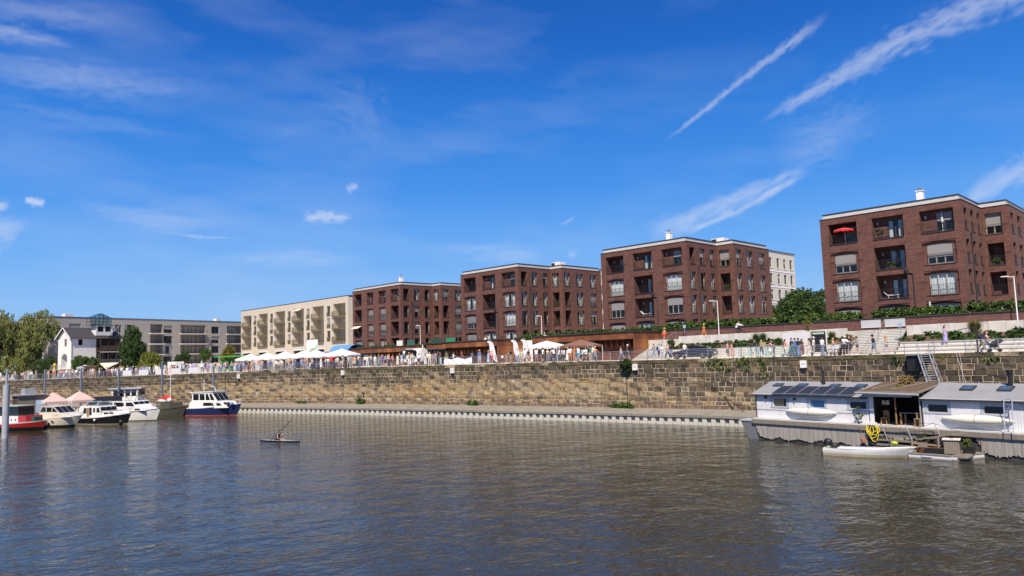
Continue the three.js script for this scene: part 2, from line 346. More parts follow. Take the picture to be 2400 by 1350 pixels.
// leaves: small folded blades spread through lobes; colour varies leaf by leaf
function foliage(lobes, count, size, tones, seed, { hang = 0, shell = 0.55, long = 1.6, floor = -1e9 } = {}) {
  const r = rng(seed), g = gb(), vol = lobes.map(l => l[3] * l[4] * l[5]), tot = vol.reduce((a, b) => a + b, 0);
  lobes.forEach(([cx, cy, cz, rx, ry, rz], k) => {
    const n = Math.round(count * vol[k] / tot);
    const clumps = Array.from({ length: Math.max(6, Math.round(n / 26)) }, () => {
      const a = r() * 6.283, c = 2 * r() - 1, s = Math.sqrt(1 - c * c), d = shell + (1 - shell) * Math.cbrt(r());
      return [cx + rx * d * s * Math.cos(a), cy + ry * d * c, cz + rz * d * s * Math.sin(a), 0.1 + 0.14 * r(), r()];
    });
    for (let i = 0; i < n; i++) {
      const q = clumps[Math.floor(r() * clumps.length)], sp = q[3] * Math.min(rx, ry, rz) * 1.3;
      const x = q[0] + (r() + r() - 1) * sp * 1.2, z = q[2] + (r() + r() - 1) * sp * 1.2; let y = q[1] + (r() + r() - 1) * sp - hang * r() * r() * ry;
      if (y < floor) y = floor + r() * size;
      const dir = hang ? V3((r() - 0.5) * 0.5, -1, (r() - 0.5) * 0.5).normalize() : V3(r() - 0.5, r() - 0.7, r() - 0.5).normalize();
      const side = V3(r() - 0.5, r() - 0.5, r() - 0.5).cross(dir).normalize(), s = size * (0.6 + 0.8 * r()), c = V3(x, y, z);
      const t = tones[Math.floor((0.55 * q[4] + 0.45 * r()) * tones.length * 0.999)], w = 0.8 + 0.4 * r();
      g.col = [t[0] * w, t[1] * w, t[2] * w];
      const tip = c.clone().addScaledVector(dir, s * long), a = c.clone().addScaledVector(dir, s * long * 0.45).addScaledVector(side, s * 0.5), b = c.clone().addScaledVector(dir, s * long * 0.45).addScaledVector(side, -s * 0.5);
      g.tri(c, a, tip); g.tri(c, tip, b);
    }
  });
  return g;
}
const GREEN = { mid: [[0.065, 0.12, 0.026], [0.095, 0.16, 0.035], [0.045, 0.085, 0.02]], willow: [[0.19, 0.24, 0.07], [0.26, 0.29, 0.085], [0.21, 0.23, 0.075], [0.13, 0.17, 0.055]], dark: [[0.04, 0.075, 0.022], [0.06, 0.105, 0.03], [0.028, 0.052, 0.016]], lime: [[0.17, 0.19, 0.03], [0.13, 0.165, 0.025], [0.2, 0.2, 0.04]], hedge: [[0.06, 0.12, 0.022], [0.095, 0.165, 0.032], [0.04, 0.085, 0.017], [0.12, 0.19, 0.04]], straw: [[0.3, 0.22, 0.09], [0.24, 0.17, 0.07]] };

// ---------------------------------------------------------------- water
const QP = [[-600, -185], [-240, -3], [-200, 17], [-172, 29.5], [-150, 38], [-130, 44.8], [-111, 51], [-91, 56.2], [-75.5, 59.3], [-60, 61.9], [-52, 63.2], [-41, 64.6], [-34.7, 65.2], [-20, 66], [0, 66.8], [20, 67.5], [200, 72]];
function curve(P, u) { // smooth curve through points
  let k = 0; while (k < P.length - 2 && u > P[k + 1][0]) k++;
  const s = i => { const a = P[Math.max(0, i - 1)], b = P[Math.min(P.length - 1, i + 1)]; return (b[1] - a[1]) / (b[0] - a[0]); };
  const h = P[k + 1][0] - P[k][0], t = clamp((u - P[k][0]) / h), t2 = t * t, t3 = t2 * t;
  return (2 * t3 - 3 * t2 + 1) * P[k][1] + (t3 - 2 * t2 + t) * h * s(k) + (-2 * t3 + 3 * t2) * P[k + 1][1] + (t3 - t2) * h * s(k + 1);
}
const Q = u => curve(QP, u);               // edge of the ledge at the water, as distance from the viewer's side
const QW = u => Q(u) + 3;                  // face of the quay wall
const PG = u => u > -95 ? 6.5 : u > -150 ? 6.5 + (u + 95) / 55 * 0.55 : u > -190 ? 5.95 + (u + 150) / 40 * 0.25 : 5.7; // promenade level
{
  const wave = (N, cs, ct, seed) => makeTex(N, N, (x, y) => {
    const a = fbm(x * cs + 0.6 * vnoise(x * 5, y * 7, seed + 5, 5, 7), y * ct, seed, 3, cs, ct), b = vnoise(x * cs * 3 + y * 3, y * ct * 2, seed + 1, cs * 3, ct * 2), c = fbm(x * 6, y * 9, seed + 2, 2, 6, 9);
    const ridge = 1 - Math.abs(2 * a - 1);
    return clamp(0.15 + (0.55 * ridge + 0.2 * b) * (0.4 + 1.4 * c * c));
  }, { srgb: false });
  const fine = wave(1024, 20, 44, 200); fine.repeat.set(1 / 13, 1 / 13);
  // second set of waves as a normal map
  const N = 512, hgt = new Float32Array(N * N);
  for (let j = 0; j < N; j++) for (let i = 0; i < N; i++) hgt[j * N + i] = fbm(i / N * 26, j / N * 30, 410, 4, 26, 30) + 0.6 * fbm(i / N * 5, j / N * 8, 420, 2, 5, 8);
  const nm = makeTex(N, N, (x, y) => {
    const i = Math.round(x * N), j = Math.round(y * N), g = (a, b) => hgt[((b + N) % N) * N + ((a + N) % N)];
    return [0.5 + (g(i - 1, j) - g(i + 1, j)) * 1.6, 0.5 + (g(i, j - 1) - g(i, j + 1)) * 1.6, 1];
  }, { srgb: false, rx: 1 / 33, ry: 1 / 33 });
  const water = phys([0.034, 0.0345, 0.024], { roughness: 0.06, ior: 1.333, specularIntensity: 0.68, bumpMap: fine, bumpScale: 0.052, normalMap: nm, normalScale: new THREE.Vector2(0.2, 0.2) });
  const g = new THREE.BufferGeometry(), X = [-700, 500], Z = [-76, 700], a = 1.15, pos = [], uv = [], nor = [];
  for (const [x, z] of [[0, 1], [1, 1], [1, 0], [0, 1], [1, 0], [0, 0]].map(([i, j]) => [X[i], Z[j]])) { pos.push(x, 0, z); nor.push(0, 1, 0); uv.push(x * Math.cos(a) - z * Math.sin(a), -x * Math.sin(a) - z * Math.cos(a)); }
  g.setAttribute('position', new THREE.Float32BufferAttribute(pos, 3)); g.setAttribute('normal', new THREE.Float32BufferAttribute(nor, 3)); g.setAttribute('uv', new THREE.Float32BufferAttribute(uv, 2));
  structure(put(g, 'water', water));
}

// ---------------------------------------------------------------- quay wall of sandstone blocks
const TONE = { tan: [0.48, 0.37, 0.215], yellow: [0.56, 0.41, 0.19], ochre: [0.5, 0.31, 0.12], pale: [0.6, 0.52, 0.37], brown: [0.27, 0.195, 0.125], grey: [0.13, 0.112, 0.085], black: [0.06, 0.054, 0.046], purple: [0.16, 0.1, 0.085], moss: [0.13, 0.13, 0.055] };
const quay = thing('quay_wall', 'long sandstone quay wall with dark weathered top courses above the water', 'wall');
{
  const r = rng(11), blocks = [];
  const courses = [[1.3, 1.76], [1.76, 2.14]];
  for (let y = 2.14; y < 6.0; y += 0.4975) courses.push([y, y + 0.4975]);
  courses.push([6.12, 6.5]);
  courses.forEach(([y0, y1], ci) => {
    let u = 12;
    while (u > -236) {
      const top = ci === courses.length - 1, len = top ? 1.1 + 0.9 * r() : (0.4 + 0.7 * r()), ub = u, ua = u - len;
      const t = (y0 - 1.3) / 4.8, um = (ua + ub) / 2;
      let dark = 0.05 + 1.05 * sstep(0.42, 0.8, t + 0.55 * (fbm(um * 0.09, y0 * 0.5, 7, 3) - 0.5)) + 1.0 * sstep(-56, -36, um) * sstep(0.05, 0.45, t);
      dark += 0.35 * sstep(-140, -100, -um - 230);
      const p = r(), q = r(), patch = fbm(um * 0.16 + 30, y0 * 0.8, 8, 3);
      let c;
      if (ci === 0) c = q < 0.75 ? 'purple' : 'brown';
      else if (ci === 1 && q < 0.55) c = 'purple';
      else if (p < dark) c = q < 0.45 ? 'grey' : q < 0.72 ? 'black' : 'brown';
      else if (patch > 0.56) c = q < 0.45 ? 'yellow' : q < 0.7 ? 'ochre' : 'tan';
      else c = q < 0.62 ? 'tan' : q < 0.78 ? 'pale' : q < 0.9 ? 'yellow' : 'brown';
      if (top) c = q < 0.5 ? 'grey' : q < 0.7 ? 'moss' : q < 0.87 ? 'brown' : 'pale';
      const w = 0.82 + 0.36 * r(), avg = mix(0.34, 0.12, clamp(dark * 0.8)), avgC = [avg, avg * 0.78, avg * 0.5];
      blocks.push({ ua, ub, y0, y1: y1, s: 0.006 + 0.018 * r(), d: top ? 0.05 + 0.02 * r() : 0.022 + 0.045 * r() * r(), col: TONE[c].map((v, k) => mix(v, avgC[k], 0.42) * w), top, um });
      u = ua;
    }
  });
  const build = (g, b) => {
    const s = b.s, lvl = u => Math.min(1, (PG(u) - 1.3) / 5.2), Y = (y, u) => 1.3 + (y - 1.3) * lvl(u), a = b.ua + s, c = b.ub - s, y0 = b.y0 + s, y1 = b.top ? b.y1 : b.y1 - s, ch = 0.022;
    const P = (u, y, d) => V3(u, Y(y, u), -(QW(u) - d));
    g.col = b.col;
    const F = [P(a + ch, y0 + ch, b.d), P(c - ch, y0 + ch, b.d), P(c - ch, y1 - ch, b.d), P(a + ch, y1 - ch, b.d)], E = [P(a, y0, b.d - ch), P(c, y0, b.d - ch), P(c, y1, b.d - ch), P(a, y1, b.d - ch)], K = b.top ? -0.42 : -0.12, B = [P(a, y0, K), P(c, y0, K), P(c, y1, K), P(a, y1, K)];
    g.quad(...F);
    for (let k = 0; k < 4; k++) { const n = (k + 1) % 4; g.quad(E[k], E[n], F[n], F[k]); g.quad(B[k], B[n], E[n], E[k]); }
  };
  const seen = b => b.ub < -9.5 && !(b.um > -29 && b.y0 < 4.2) && !(b.y0 < 2.2 && b.um > -33);
  const order = blocks.filter(seen).sort((a, b) => (b.ub - b.ua) / Math.hypot(b.um, QW(b.um)) ** 2 - (a.ub - a.ua) / Math.hypot(a.um, QW(a.um)) ** 2);
  const near = new Set(order.slice(0, 300));
  const rest = gb();
  for (const b of blocks) if (near.has(b)) { const g = gb(); build(g, b); g.mesh('stone_block', M.stone, quay); } else build(rest, b);
  rest.mesh('stone_blocks', M.stone, quay, { kind: 'stuff' });
  const m = gb();
  for (let u = 12; u > -236; u -= 4) m.quad(V3(u - 4, 0.4, -QW(u - 4) + 0.004), V3(u, 0.4, -QW(u) + 0.004), V3(u, PG(u) - 0.4, -QW(u) + 0.004), V3(u - 4, PG(u - 4) - 0.4, -QW(u - 4) + 0.004));
  m.mesh('mortar_core', M.mortar, quay);
}
// concrete ledge at the wall's foot, on corrugated sheet piles
{
  const ledge = thing('quay_ledge', 'pale concrete ledge running along the foot of the quay wall', 'ledge'), r = rng(21);
  for (let u = 10; u > -232; u -= 5.2) {
    const g = gb(), e = 0.012, n = 4, dy = (r() - 0.5) * 0.04;
    for (let k = 0; k < n; k++) {
      const a = u - 5.2 + e + (5.2 - 2 * e) * k / n, b = u - 5.2 + e + (5.2 - 2 * e) * (k + 1) / n;
      const row = w => [[0.0, 0.74], [0.0, 0.98], [0.06, 1.06], [1.4, 1.2], [3.06, 1.36]].map(([d, y]) => V3(w, y + dy, -(Q(w) + d)));
      const A = row(a), B = row(b);
      for (let i = 0; i < 4; i++) g.quad(A[i], B[i], B[i + 1], A[i + 1]);
      g.quad(V3(a, 0.74 + dy, -(Q(a) + 1)), V3(b, 0.74 + dy, -(Q(b) + 1)), B[0], A[0]);
      if (k === 0) for (let i = 0; i < 4; i++) g.tri(V3(a, 0.74 + dy, -(Q(a) + 3)), A[i], A[i + 1]);
      if (k === n - 1) for (let i = 0; i < 4; i++) g.tri(V3(b, 0.74 + dy, -(Q(b) + 3)), B[i + 1], B[i]);
    }
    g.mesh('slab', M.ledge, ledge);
  }
  const wall = thing('sheet_piling', 'row of pale corrugated sheet piles below the concrete ledge', 'sheet piles');
  const pile = once('pile', () => { // one double pile, seen from the water, 0.95 wide
    const pts = [[-0.475, 0], [-0.28, 0], [-0.22, 0.24], [0.22, 0.24], [0.28, 0], [0.475, 0]], g = gb();
    g.grid([pts.map(([x, d]) => V3(x, -0.5, d)), pts.map(([x, d]) => V3(x, 0.8, d))], false);
    for (const x of [-0.46, 0.44]) g.box(x, x + 0.03, -0.5, 0.8, -0.01, 0.05);
    return g.geo();
  });
  for (let u = -9; u > -200; u -= 0.93) {
    const o = put(pile, 'sheet_pile', M.pile, wall), sl = Math.atan2(Q(u + 0.5) - Q(u - 0.5), 1);
    o.position.set(u, 0, -(Q(u) + 0.34)); o.rotation.y = sl; o.scale.x = 1 / Math.cos(sl);
  }
}

// ---------------------------------------------------------------- ground behind the quay
{
  const us = [400, 200, 100, 60, 30, 10]; for (let u = 0; u >= -236; u -= 4) us.push(u); us.push(-300, -420, -700);
  const g = gb();
  const rows = us.map(u => [QW(u) + 0.3, QW(u) + 14, 130, 400, 1500].map(v => V3(u, (v > 200 ? PG(u) : PG(u)) - 0.01, -v)));
  g.grid(rows.reverse(), false);
  structure(g.mesh('promenade', M.paving));
  // raised terrace the red houses stand on
  structure(gb().box(-142, 60, 5.4, 9.0, -240, -80.3).mesh('terrace', M.paving));
  // upper path
  structure(gb().box(-53.2, 60, 5.6, 8.84, -80.02, -77.02).mesh('upper_path', M.paving));
  // planted slope
  for (const [a, b] of [[-48.3, -27.6], [-23.2, 45]]) {
    const s = gb(), r = rng(31); const rows = [];
    for (let k = 0; k <= 60; k++) { const u = mix(a, b, k / 60); rows.push([73.5, 74.5, 75.6, 76.66].map((v, i) => V3(u, [7.46, 7.7, 7.98, 8.2][i] + (r() - 0.5) * 0.1, -v))); }
    s.grid(rows, true); structure(s.mesh('planted_slope', M.soil));
  }
}
// walls, steps
{
  const lower = thing('retaining_wall', 'low pale concrete retaining wall behind the parked car', 'wall');
  for (let u = -48.4; u < -29; u += 2.43) gb().box(u + 0.008, u + 2.422, 6.4, 7.56, -73.5, -73.05).mesh('panel', M.concrete, lower);
  const upper = (a, b, label) => { const w = thing('concrete_wall', label, 'wall'); const n = Math.round((b - a) / 1.35); for (let k = 0; k < n; k++) { const x0 = mix(a, b, k / n), x1 = mix(a, b, (k + 1) / n); gb().box(x0 + 0.009, x1 - 0.009, 7.7, 9.13 + 0.015 * ((k * 7) % 3), -77.0, -76.7).mesh('panel', M.concrete, w); } };
  upper(-48.6, -28.9, 'pale concrete panel wall of upper path, behind the car and bar tables');
  upper(-23.3, 20, 'pale concrete panel wall of upper path, beneath the red house with red parasol');
  const brick = thing('brick_garden_wall', 'dark red brick wall with black coping below the hedge', 'wall');
  gb().box(-53.3, 60, 5.6, 10.02, -80.3, -80.03).mesh('brickwork', M.brickWall, brick);
  for (let u = -53.3; u < 10; u += 3) gb().box(u + 0.004, u + 2.996, 10.023, 10.12, -80.4, -79.93).mesh('coping', M.cap, brick);
  const seats = thing('seat_steps', 'pale concrete seat steps facing the river, where the woman in lavender stands', 'steps'), r = rng(5);
  for (let k = 0; k < 3; k++) { let u = -22.8; while (u < 30) { const w = 2.4 + 1.4 * r(); gb().box(u + 0.006, u + w - 0.006, 6.4, 6.77 + 0.35 * k, -73.5, -(71.62 + 0.62 * k)).box(u + 0.006, u + w - 0.006, 6.773 + 0.35 * k, 6.85 + 0.35 * k, -73.5, -(71.55 + 0.62 * k)).mesh('step', M.concrete, seats); u += w; } }
  const low2 = thing('seat_steps', 'pale concrete seat steps behind the queue, left of the second stairway', 'steps');
  for (let k = 0; k < 3; k++) gb().box(-33.4 + k * 0.2, -28.2, 6.4, 6.85 + 0.35 * k, -73.03, -(72.0 + 0.32 * k)).mesh('step', M.concrete, low2);
  const stairs = (u0, u1, v0, v1, label) => {
    const s = thing('stairway', label, 'stairs'), n = 15;
    for (let k = 0; k < n; k++) { const y = 6.5 + 2.345 * (k + 1) / n, z = -mix(v0, v1, k / n); gb().box(u0, u1, 6.4, y - 0.05, -v1, z - 0.05).box(u0, u1, y - 0.047, y, -v1, z).mesh('step', M.concrete, s); }
    return s;
  };
  stairs(-53.18, -48.75, 73.5, 79.9, 'broad pale concrete stairway beside the rusty pavilion end');
  stairs(-27.5, -23.4, 73.0, 77.0, 'pale concrete stairway between two planted slopes');
  const rail = (pts, label) => { const h = thing('handrail', label, 'handrail'); pts.forEach(p => gb().cyl(V3(...p[0]), V3(...p[1]), 0.025).mesh(p[2] || 'post', M.steel, h)); };
  rail([[[-51, 7.4, -73.6], [-51, 9.85, -79.9], 'rail'], [[-51, 6.5, -73.6], [-51, 7.4, -73.6]], [[-51, 8.8, -79.9], [-51, 9.85, -79.9]], [[-51, 7.6, -76.6], [-51, 8.6, -76.6]]], 'steel handrail climbing the broad stairway by the pavilion');
  rail([[[-25.3, 7.4, -73.1], [-25.3, 9.85, -77], 'rail'], [[-25.3, 6.5, -73.1], [-25.3, 7.4, -73.1]], [[-25.3, 8.84, -77], [-25.3, 9.85, -77]], [[-25.3, 7.7, -75], [-25.3, 8.6, -75]]], 'steel handrail climbing the stairway between planted slopes');
}
// promenade railing
{
  const rl = thing('promenade_railing', 'long steel railing with horizontal bars along the quay edge', 'railing');
  const post = gb().cyl(V3(0, 0, 0), V3(0, 1.02, 0), 0.034, 0.034, 6).geo(), off = 0.22;
  const us = []; for (let u = 4; u > -176; u -= 2.3) us.push(u);
  for (const u of us) { const o = put(post, 'post', M.steel, rl); o.position.set(u, PG(u), -(QW(u) + off)); }
  for (const [h, t] of [[1.03, 0.028], [0.86, 0.015], [0.7, 0.015], [0.54, 0.015], [0.38, 0.015], [0.22, 0.015]]) {
    const g = gb();
    for (let k = 0; k < us.length - 1; k++) { const a = us[k], b = us[k + 1]; g.cyl(V3(a, PG(a) + h, -(QW(a) + off)), V3(b, PG(b) + h, -(QW(b) + off)), t, t, 5, false); }
    g.mesh('rail', M.steel, rl);
  }
}

// ---------------------------------------------------------------- buildings
// a wall sheet in x, y facing +z with openings {x0,x1,y0,y1,d}; d = depth of the reveal
function facade(g, x0, x1, y0, y1, holes, z = 0) {
  const xs = [...new Set([x0, x1, ...holes.flatMap(h => [h.x0, h.x1])])].filter(x => x >= x0 && x <= x1).sort((a, b) => a - b);
  const ys = [...new Set([y0, y1, ...holes.flatMap(h => [h.y0, h.y1])])].filter(y => y >= y0 && y <= y1).sort((a, b) => a - b);
  for (let i = 0; i < xs.length - 1; i++) for (let j = 0; j < ys.length - 1; j++) {
    const cx = (xs[i] + xs[i + 1]) / 2, cy = (ys[j] + ys[j + 1]) / 2;
    if (holes.some(h => cx > h.x0 && cx < h.x1 && cy > h.y0 && cy < h.y1)) continue;
    g.quad(V3(xs[i], ys[j], z), V3(xs[i + 1], ys[j], z), V3(xs[i + 1], ys[j + 1], z), V3(xs[i], ys[j + 1], z));
  }
  for (const h of holes) {
    const b = z - h.d, P = (x, y, zz) => V3(x, y, zz), R = (p, q, r, s) => g.quad(s, r, q, p);
    if (!h.open) R(P(h.x0, h.y0, z), P(h.x0, h.y1, z), P(h.x0, h.y1, b), P(h.x0, h.y0, b));
    R(P(h.x1, h.y1, z), P(h.x1, h.y0, z), P(h.x1, h.y0, b), P(h.x1, h.y1, b));
    R(P(h.x0, h.y1, z), P(h.x1, h.y1, z), P(h.x1, h.y1, b), P(h.x0, h.y1, b));
    R(P(h.x1, h.y0, z), P(h.x0, h.y0, z), P(h.x0, h.y0, b), P(h.x1, h.y0, b));
  }
}
// a window, its back at z = 0: frame, pane, what hangs behind or before it
function windowGeo(w, h, n) {
  return once(`win${w}|${h}|${n}`, () => {
    const f = gb(), e = 0.07;
    f.box(0, w, 0, e, -0.03, 0.05).box(0, w, h - e, h, -0.03, 0.05).box(0, e, e, h - e, -0.03, 0.05).box(w - e, w, e, h - e, -0.03, 0.05);
    for (let k = 1; k < n; k++) f.box(w * k / n - 0.06, w * k / n + 0.06, e, h - e, -0.03, 0.045);
    const p = gb().quad(V3(e, e, 0), V3(w - e, e, 0), V3(w - e, h - e, 0), V3(e, h - e, 0));
    const rows = [0, 1].map(j => { const r = []; for (let k = 0; k <= 44; k++) r.push(V3(e + (w - 2 * e) * k / 44, j ? h - e : e, -0.14 + 0.035 * Math.sin(k * 1.5 + Math.sin(k * 0.7)))); return r; });
    const darkRoomBack = gb().quad(V3(-0.2, -0.2, -0.5), V3(w + 0.2, -0.2, -0.5), V3(w + 0.2, h + 0.2, -0.5), V3(-0.2, h + 0.2, -0.5));
    const half = rows.map(r => r.filter((_, k) => k <= 13)), half2 = rows.map(r => r.filter((_, k) => k >= 31));
    return { f: f.geo(), p: p.geo(), c: gb().grid(rows, true).geo(), c2: gb().grid(half, true).grid(half2, true).geo(), darkRoomBack: darkRoomBack.geo() };
  });
}
function blindGeo(w, h) { return once(`bl${w}|${h}`, () => { const g = gb(); for (let y = h; y > 0.04; y -= 0.08) g.box(0.05, w - 0.05, y - 0.075, y, 0.06, 0.09); return g.geo(); }); }
function railGeo(w, h = 1.0, gap = 0.115, t = 0.016) { return once(`rl${w}|${h}|${gap}`, () => { const g = gb().box(0, w, h - 0.035, h, -0.02, 0.02).box(0, w, 0.06, 0.085, -0.012, 0.012); for (let x = gap / 2; x < w; x += gap) g.box(x - t / 2, x + t / 2, 0.085, h - 0.035, -t / 2, t / 2); return g.geo(); }); }
function addWindow(parent, m, w, h, n, kind, frame = M.frame, rail = 0) {
  const G = windowGeo(w, h, n), o = put(G.f, 'window', frame, parent);
  o.applyMatrix4(m);
  put(G.p, 'pane', M.glass, o); put(G.darkRoomBack, 'darkRoomBack', M.darkRoomBack, o);
  if (kind === 'curtain') put(G.c, 'curtain', M.curtain, o);
  if (kind === 'drapes') put(G.c2, 'curtain', M.curtain, o);
  if (kind > 0) { const b = put(blindGeo(w, +(h * kind).toFixed(2)), 'blind', blindTone, o); b.position.y = h - +(h * kind).toFixed(2); }
  if (rail) { const q = put(railGeo(w + 0.1), 'railing', M.iron, o); q.position.set(-0.05, 0.02, rail); }
  return o;
}
const TR = (x, y, z) => new THREE.Matrix4().makeTranslation(x, y, z);

let blindTone = M.blind;
const ROWS = [[9.65, 11.95], [6.33, 8.75], [3.2, 5.7], [0.05, 2.6]];
function redHouse(o) {
  const { x, W, cols, kinds, sideKinds } = o, b = thing('brick_apartment_house', o.label, 'house', x, 9, -83, 0, 'red brick houses above the quay');
  const g = gb(), TOP = 12.58, Bn = 7.7, Cx = 2.5, Dn = 18;
  const win = (m, w, h, n, k, f, r) => addWindow(b, m, w, h, n, k, f, r);
  // front
  const holes = [], later = [];
  cols.forEach(([x0, x1], c) => ROWS.forEach(([y0, y1], r) => {
    const k = kinds[r][c], log = k === 'L' || k[0] === 'L';
    const dep = log ? (r === 0 && c > 0 ? 0.65 : 1.5) : 0.2; holes.push({ x0, x1, y0, y1, d: dep });
    later.push([x0, x1, y0, y1, k, log, r, c, dep]);
  }));
  facade(g, -W, 0, 0, TOP, holes);
  for (const [x0, x1, y0, y1, k, log, r, c, dep] of later) {
    const w = x1 - x0, h = y1 - y0;
    if (log) {
      const dw = Math.min(1.5, w * 0.5), dx = r === 0 ? x1 - dw - 0.25 : x1 - dw - 0.5, dh = r === 0 ? 1.95 : 2.1;
      facade(g, x0, x1, y0, y1, [{ x0: dx, x1: dx + dw, y0: y0 + 0.03, y1: y0 + dh, d: 0.1 }], -dep);
      win(TR(dx, y0 + 0.03, -dep - 0.1), +dw.toFixed(2), +(dh - 0.03).toFixed(2), 2, r === 0 ? (c % 2 ? 'drapes' : 0.4) : 'drapes', M.frameDark);
      const q = put(railGeo(+(w - 0.02).toFixed(2)), 'balcony_railing', M.iron, b); q.position.set(x0 + 0.01, y0 + 0.02, -0.12);
      gb().box(x0 + 0.02, x1 - 0.02, y0 - 0.07, y0 + 0.005, -0.2, 0.07).mesh('sill', M.cap, b);
      gb().box(x0 + 0.35, x0 + 0.47, y1 - 0.75, y1 - 0.5, -dep, -dep + 0.08).mesh('wall_lamp', M.white, b);
    } else {
      const ww = +(w - 0.78).toFixed(2), wh = +(h - 0.38).toFixed(2), wx = x0 + 0.42;
      // arched head of the niche
      const arch = [[x0, y1], [x1, y1], [x1, y1 - 0.02]]; arch.length = 0;
      for (let i = 0; i <= 10; i++) { const t = i / 10; arch.push([mix(x0, x1, t), y1 - 0.2 + 0.14 * Math.sin(Math.PI * t)]); }
      arch.push([x1, y1 + 0.0], [x0, y1 + 0.0]);
      gb().prism(arch, -0.12, -0.045).mesh('niche_arch', M.brick, b);
      facade(g, x0, x1, y0, y1, [{ x0: wx, x1: wx + ww, y0: y0 + 0.06, y1: y0 + 0.06 + wh, d: 0.14 }], -0.2);
      win(TR(wx, y0 + 0.06, -0.34), ww, wh, 3, k === 'C' ? 'curtain' : k === 'D' ? 'drapes' : +k, k === 'C' ? M.frame : M.frame, 0.2);
      gb().box(x0 + 0.1, x1 - 0.1, y0 - 0.06, y0 + 0.02, -0.2, 0.05).mesh('sill', M.cap, b);
    }
  }
  // right-hand face up to the notch, the notch, the right-hand face behind it
  const faces = [
    [RY(Math.PI / 2, 0, 0, 0), 0, Bn, [[0.62, 1.95], [3.15, 4.45], [5.75, 6.9]]],
    [RY(0, 0, 0, -Bn), 0, Cx, [[0.28, 1.8]]],
    [RY(Math.PI / 2, Cx, 0, -Bn), 0, Dn - Bn, [[0.55, 2.05], [3.6, 5.4], [7.2, 8.9]]],
  ];
  faces.forEach(([m, a, e, cs], f) => {
    const hs = [], ws = [];
    cs.forEach(([x0, x1], c) => ROWS.forEach(([y0, y1], r) => {
      const k = sideKinds[f][r % sideKinds[f].length][c], log = k === 'L';
      hs.push({ x0, x1, y0: y0 + 0.04, y1: y1 - 0.05, d: log ? 1.3 : 0.36 }); ws.push([x0, x1, y0 + 0.04, y1 - 0.05, k, log, r]);
    }));
    g.at(m); facade(g, a, e, 0, TOP, hs);
    for (const [x0, x1, y0, y1, k, log, r] of ws) {
      const w = +(x1 - x0).toFixed(2), h = +(y1 - y0).toFixed(2), mm = z => m.clone().multiply(TR(x0, y0, z));
      if (log) { g.quad(V3(x0, y0, -1.3), V3(x1, y0, -1.3), V3(x1, y1, -1.3), V3(x0, y1, -1.3)); const q = put(railGeo(w), 'balcony_railing', M.iron, b); q.applyMatrix4(mm(-0.12)); addWindow(b, m.clone().multiply(TR(x0 + 0.3, y0, -1.29)), +(w * 0.6).toFixed(2), 2.1, 1, 0, M.frameDark); }
      else win(mm(-0.36), w, h, w > 1.45 ? 2 : 1, k === 'C' ? 'curtain' : k === 'D' ? 'drapes' : +k, M.frame, 0.26);
      gb().at(m).box(x0 - 0.03, x1 + 0.03, y0 - 0.06, y0 + 0.01, -0.3, 0.05).mesh('sill', M.cap, b);
    }
    g.at(null);
  });
  // left-hand face: a gap to the sky in the top corner loggia; back
  g.at(RY(-Math.PI / 2, -W, 0, -Dn));
  facade(g, 0, Dn, 0, TOP, [{ x0: Dn - 1.35, x1: Dn - 0.62, y0: 10.2, y1: 11.95, d: 0.02, open: 1 }]);
  g.at(RY(Math.PI, Cx, 0, -Dn)); facade(g, 0, W + Cx, 0, TOP, []); g.at(null);
  // thickness of the corner piers seen through the gap
  g.quad(V3(-W, TOP, 0), V3(0, TOP, 0), V3(0, TOP, -Bn), V3(-W, TOP, -Bn)); g.quad(V3(-W, TOP, -Bn), V3(Cx, TOP, -Bn), V3(Cx, TOP, -Dn), V3(-W, TOP, -Dn));
  g.mesh('wall', M.brick, b);
  // white attic band, set back a little, with a dark edge, and the roof
  const ring = (e, y0, y1) => { const q = gb(), pts = [[-W + e, -e], [-e, -e], [-e, -Bn - e], [Cx - e, -Bn - e], [Cx - e, -Dn + e], [-W + e, -Dn + e]]; for (let k = 0; k < 6; k++) { const [ax, az] = pts[k], [bx, bz] = pts[(k + 1) % 6]; q.quad(V3(ax, y0, az), V3(bx, y0, bz), V3(bx, y1, bz), V3(ax, y1, az)); } const P = pts.map(([px, pz]) => new THREE.Vector2(px, -pz)); for (const [i, j, k] of THREE.ShapeUtils.triangulateShape(P, [])) { q.tri(V3(P[i].x, y1, -P[i].y), V3(P[j].x, y1, -P[j].y), V3(P[k].x, y1, -P[k].y)); q.tri(V3(P[k].x, y0, -P[k].y), V3(P[j].x, y0, -P[j].y), V3(P[i].x, y0, -P[i].y)); } return q; };
  ring(-0.05, TOP + 0.003, TOP + 0.07).mesh('brick_coping', M.cap, b);
  ring(0.27, TOP + 0.073, 13.12).mesh('attic_band', M.fascia, b);
  ring(0.2, 13.123, 13.22).mesh('roof_edge', M.cap, b);
  ring(0.6, 13.223, 13.24).mesh('roof', M.roof, b);
  // rainwater pipes
  const pipe = (pts, name = 'rainwater_pipe') => gb().tube(pts.map(p => V3(...p)), 0.06, 7).mesh(name, M.cap, b);
  pipe([[0.1, 9.3, -2.55], [0.1, 0, -2.55]]);
  gb().box(0.02, 0.2, 9.25, 9.5, -2.65, -2.45).mesh('hopper', M.cap, b);
  const c2 = cols[cols.length - 2];
  if (cols.length === 3) { pipe([[c2[1] - 0.05, 6.0, 0.08], [c2[1] - 0.05, 5.8, 0.08], [c2[1] + 0.55, 5.65, 0.08], [c2[1] + 0.55, 0, 0.08]]); gb().box(c2[1] - 0.2, c2[1] + 0.1, 5.95, 6.2, 0, 0.16).mesh('hopper', M.cap, b); }
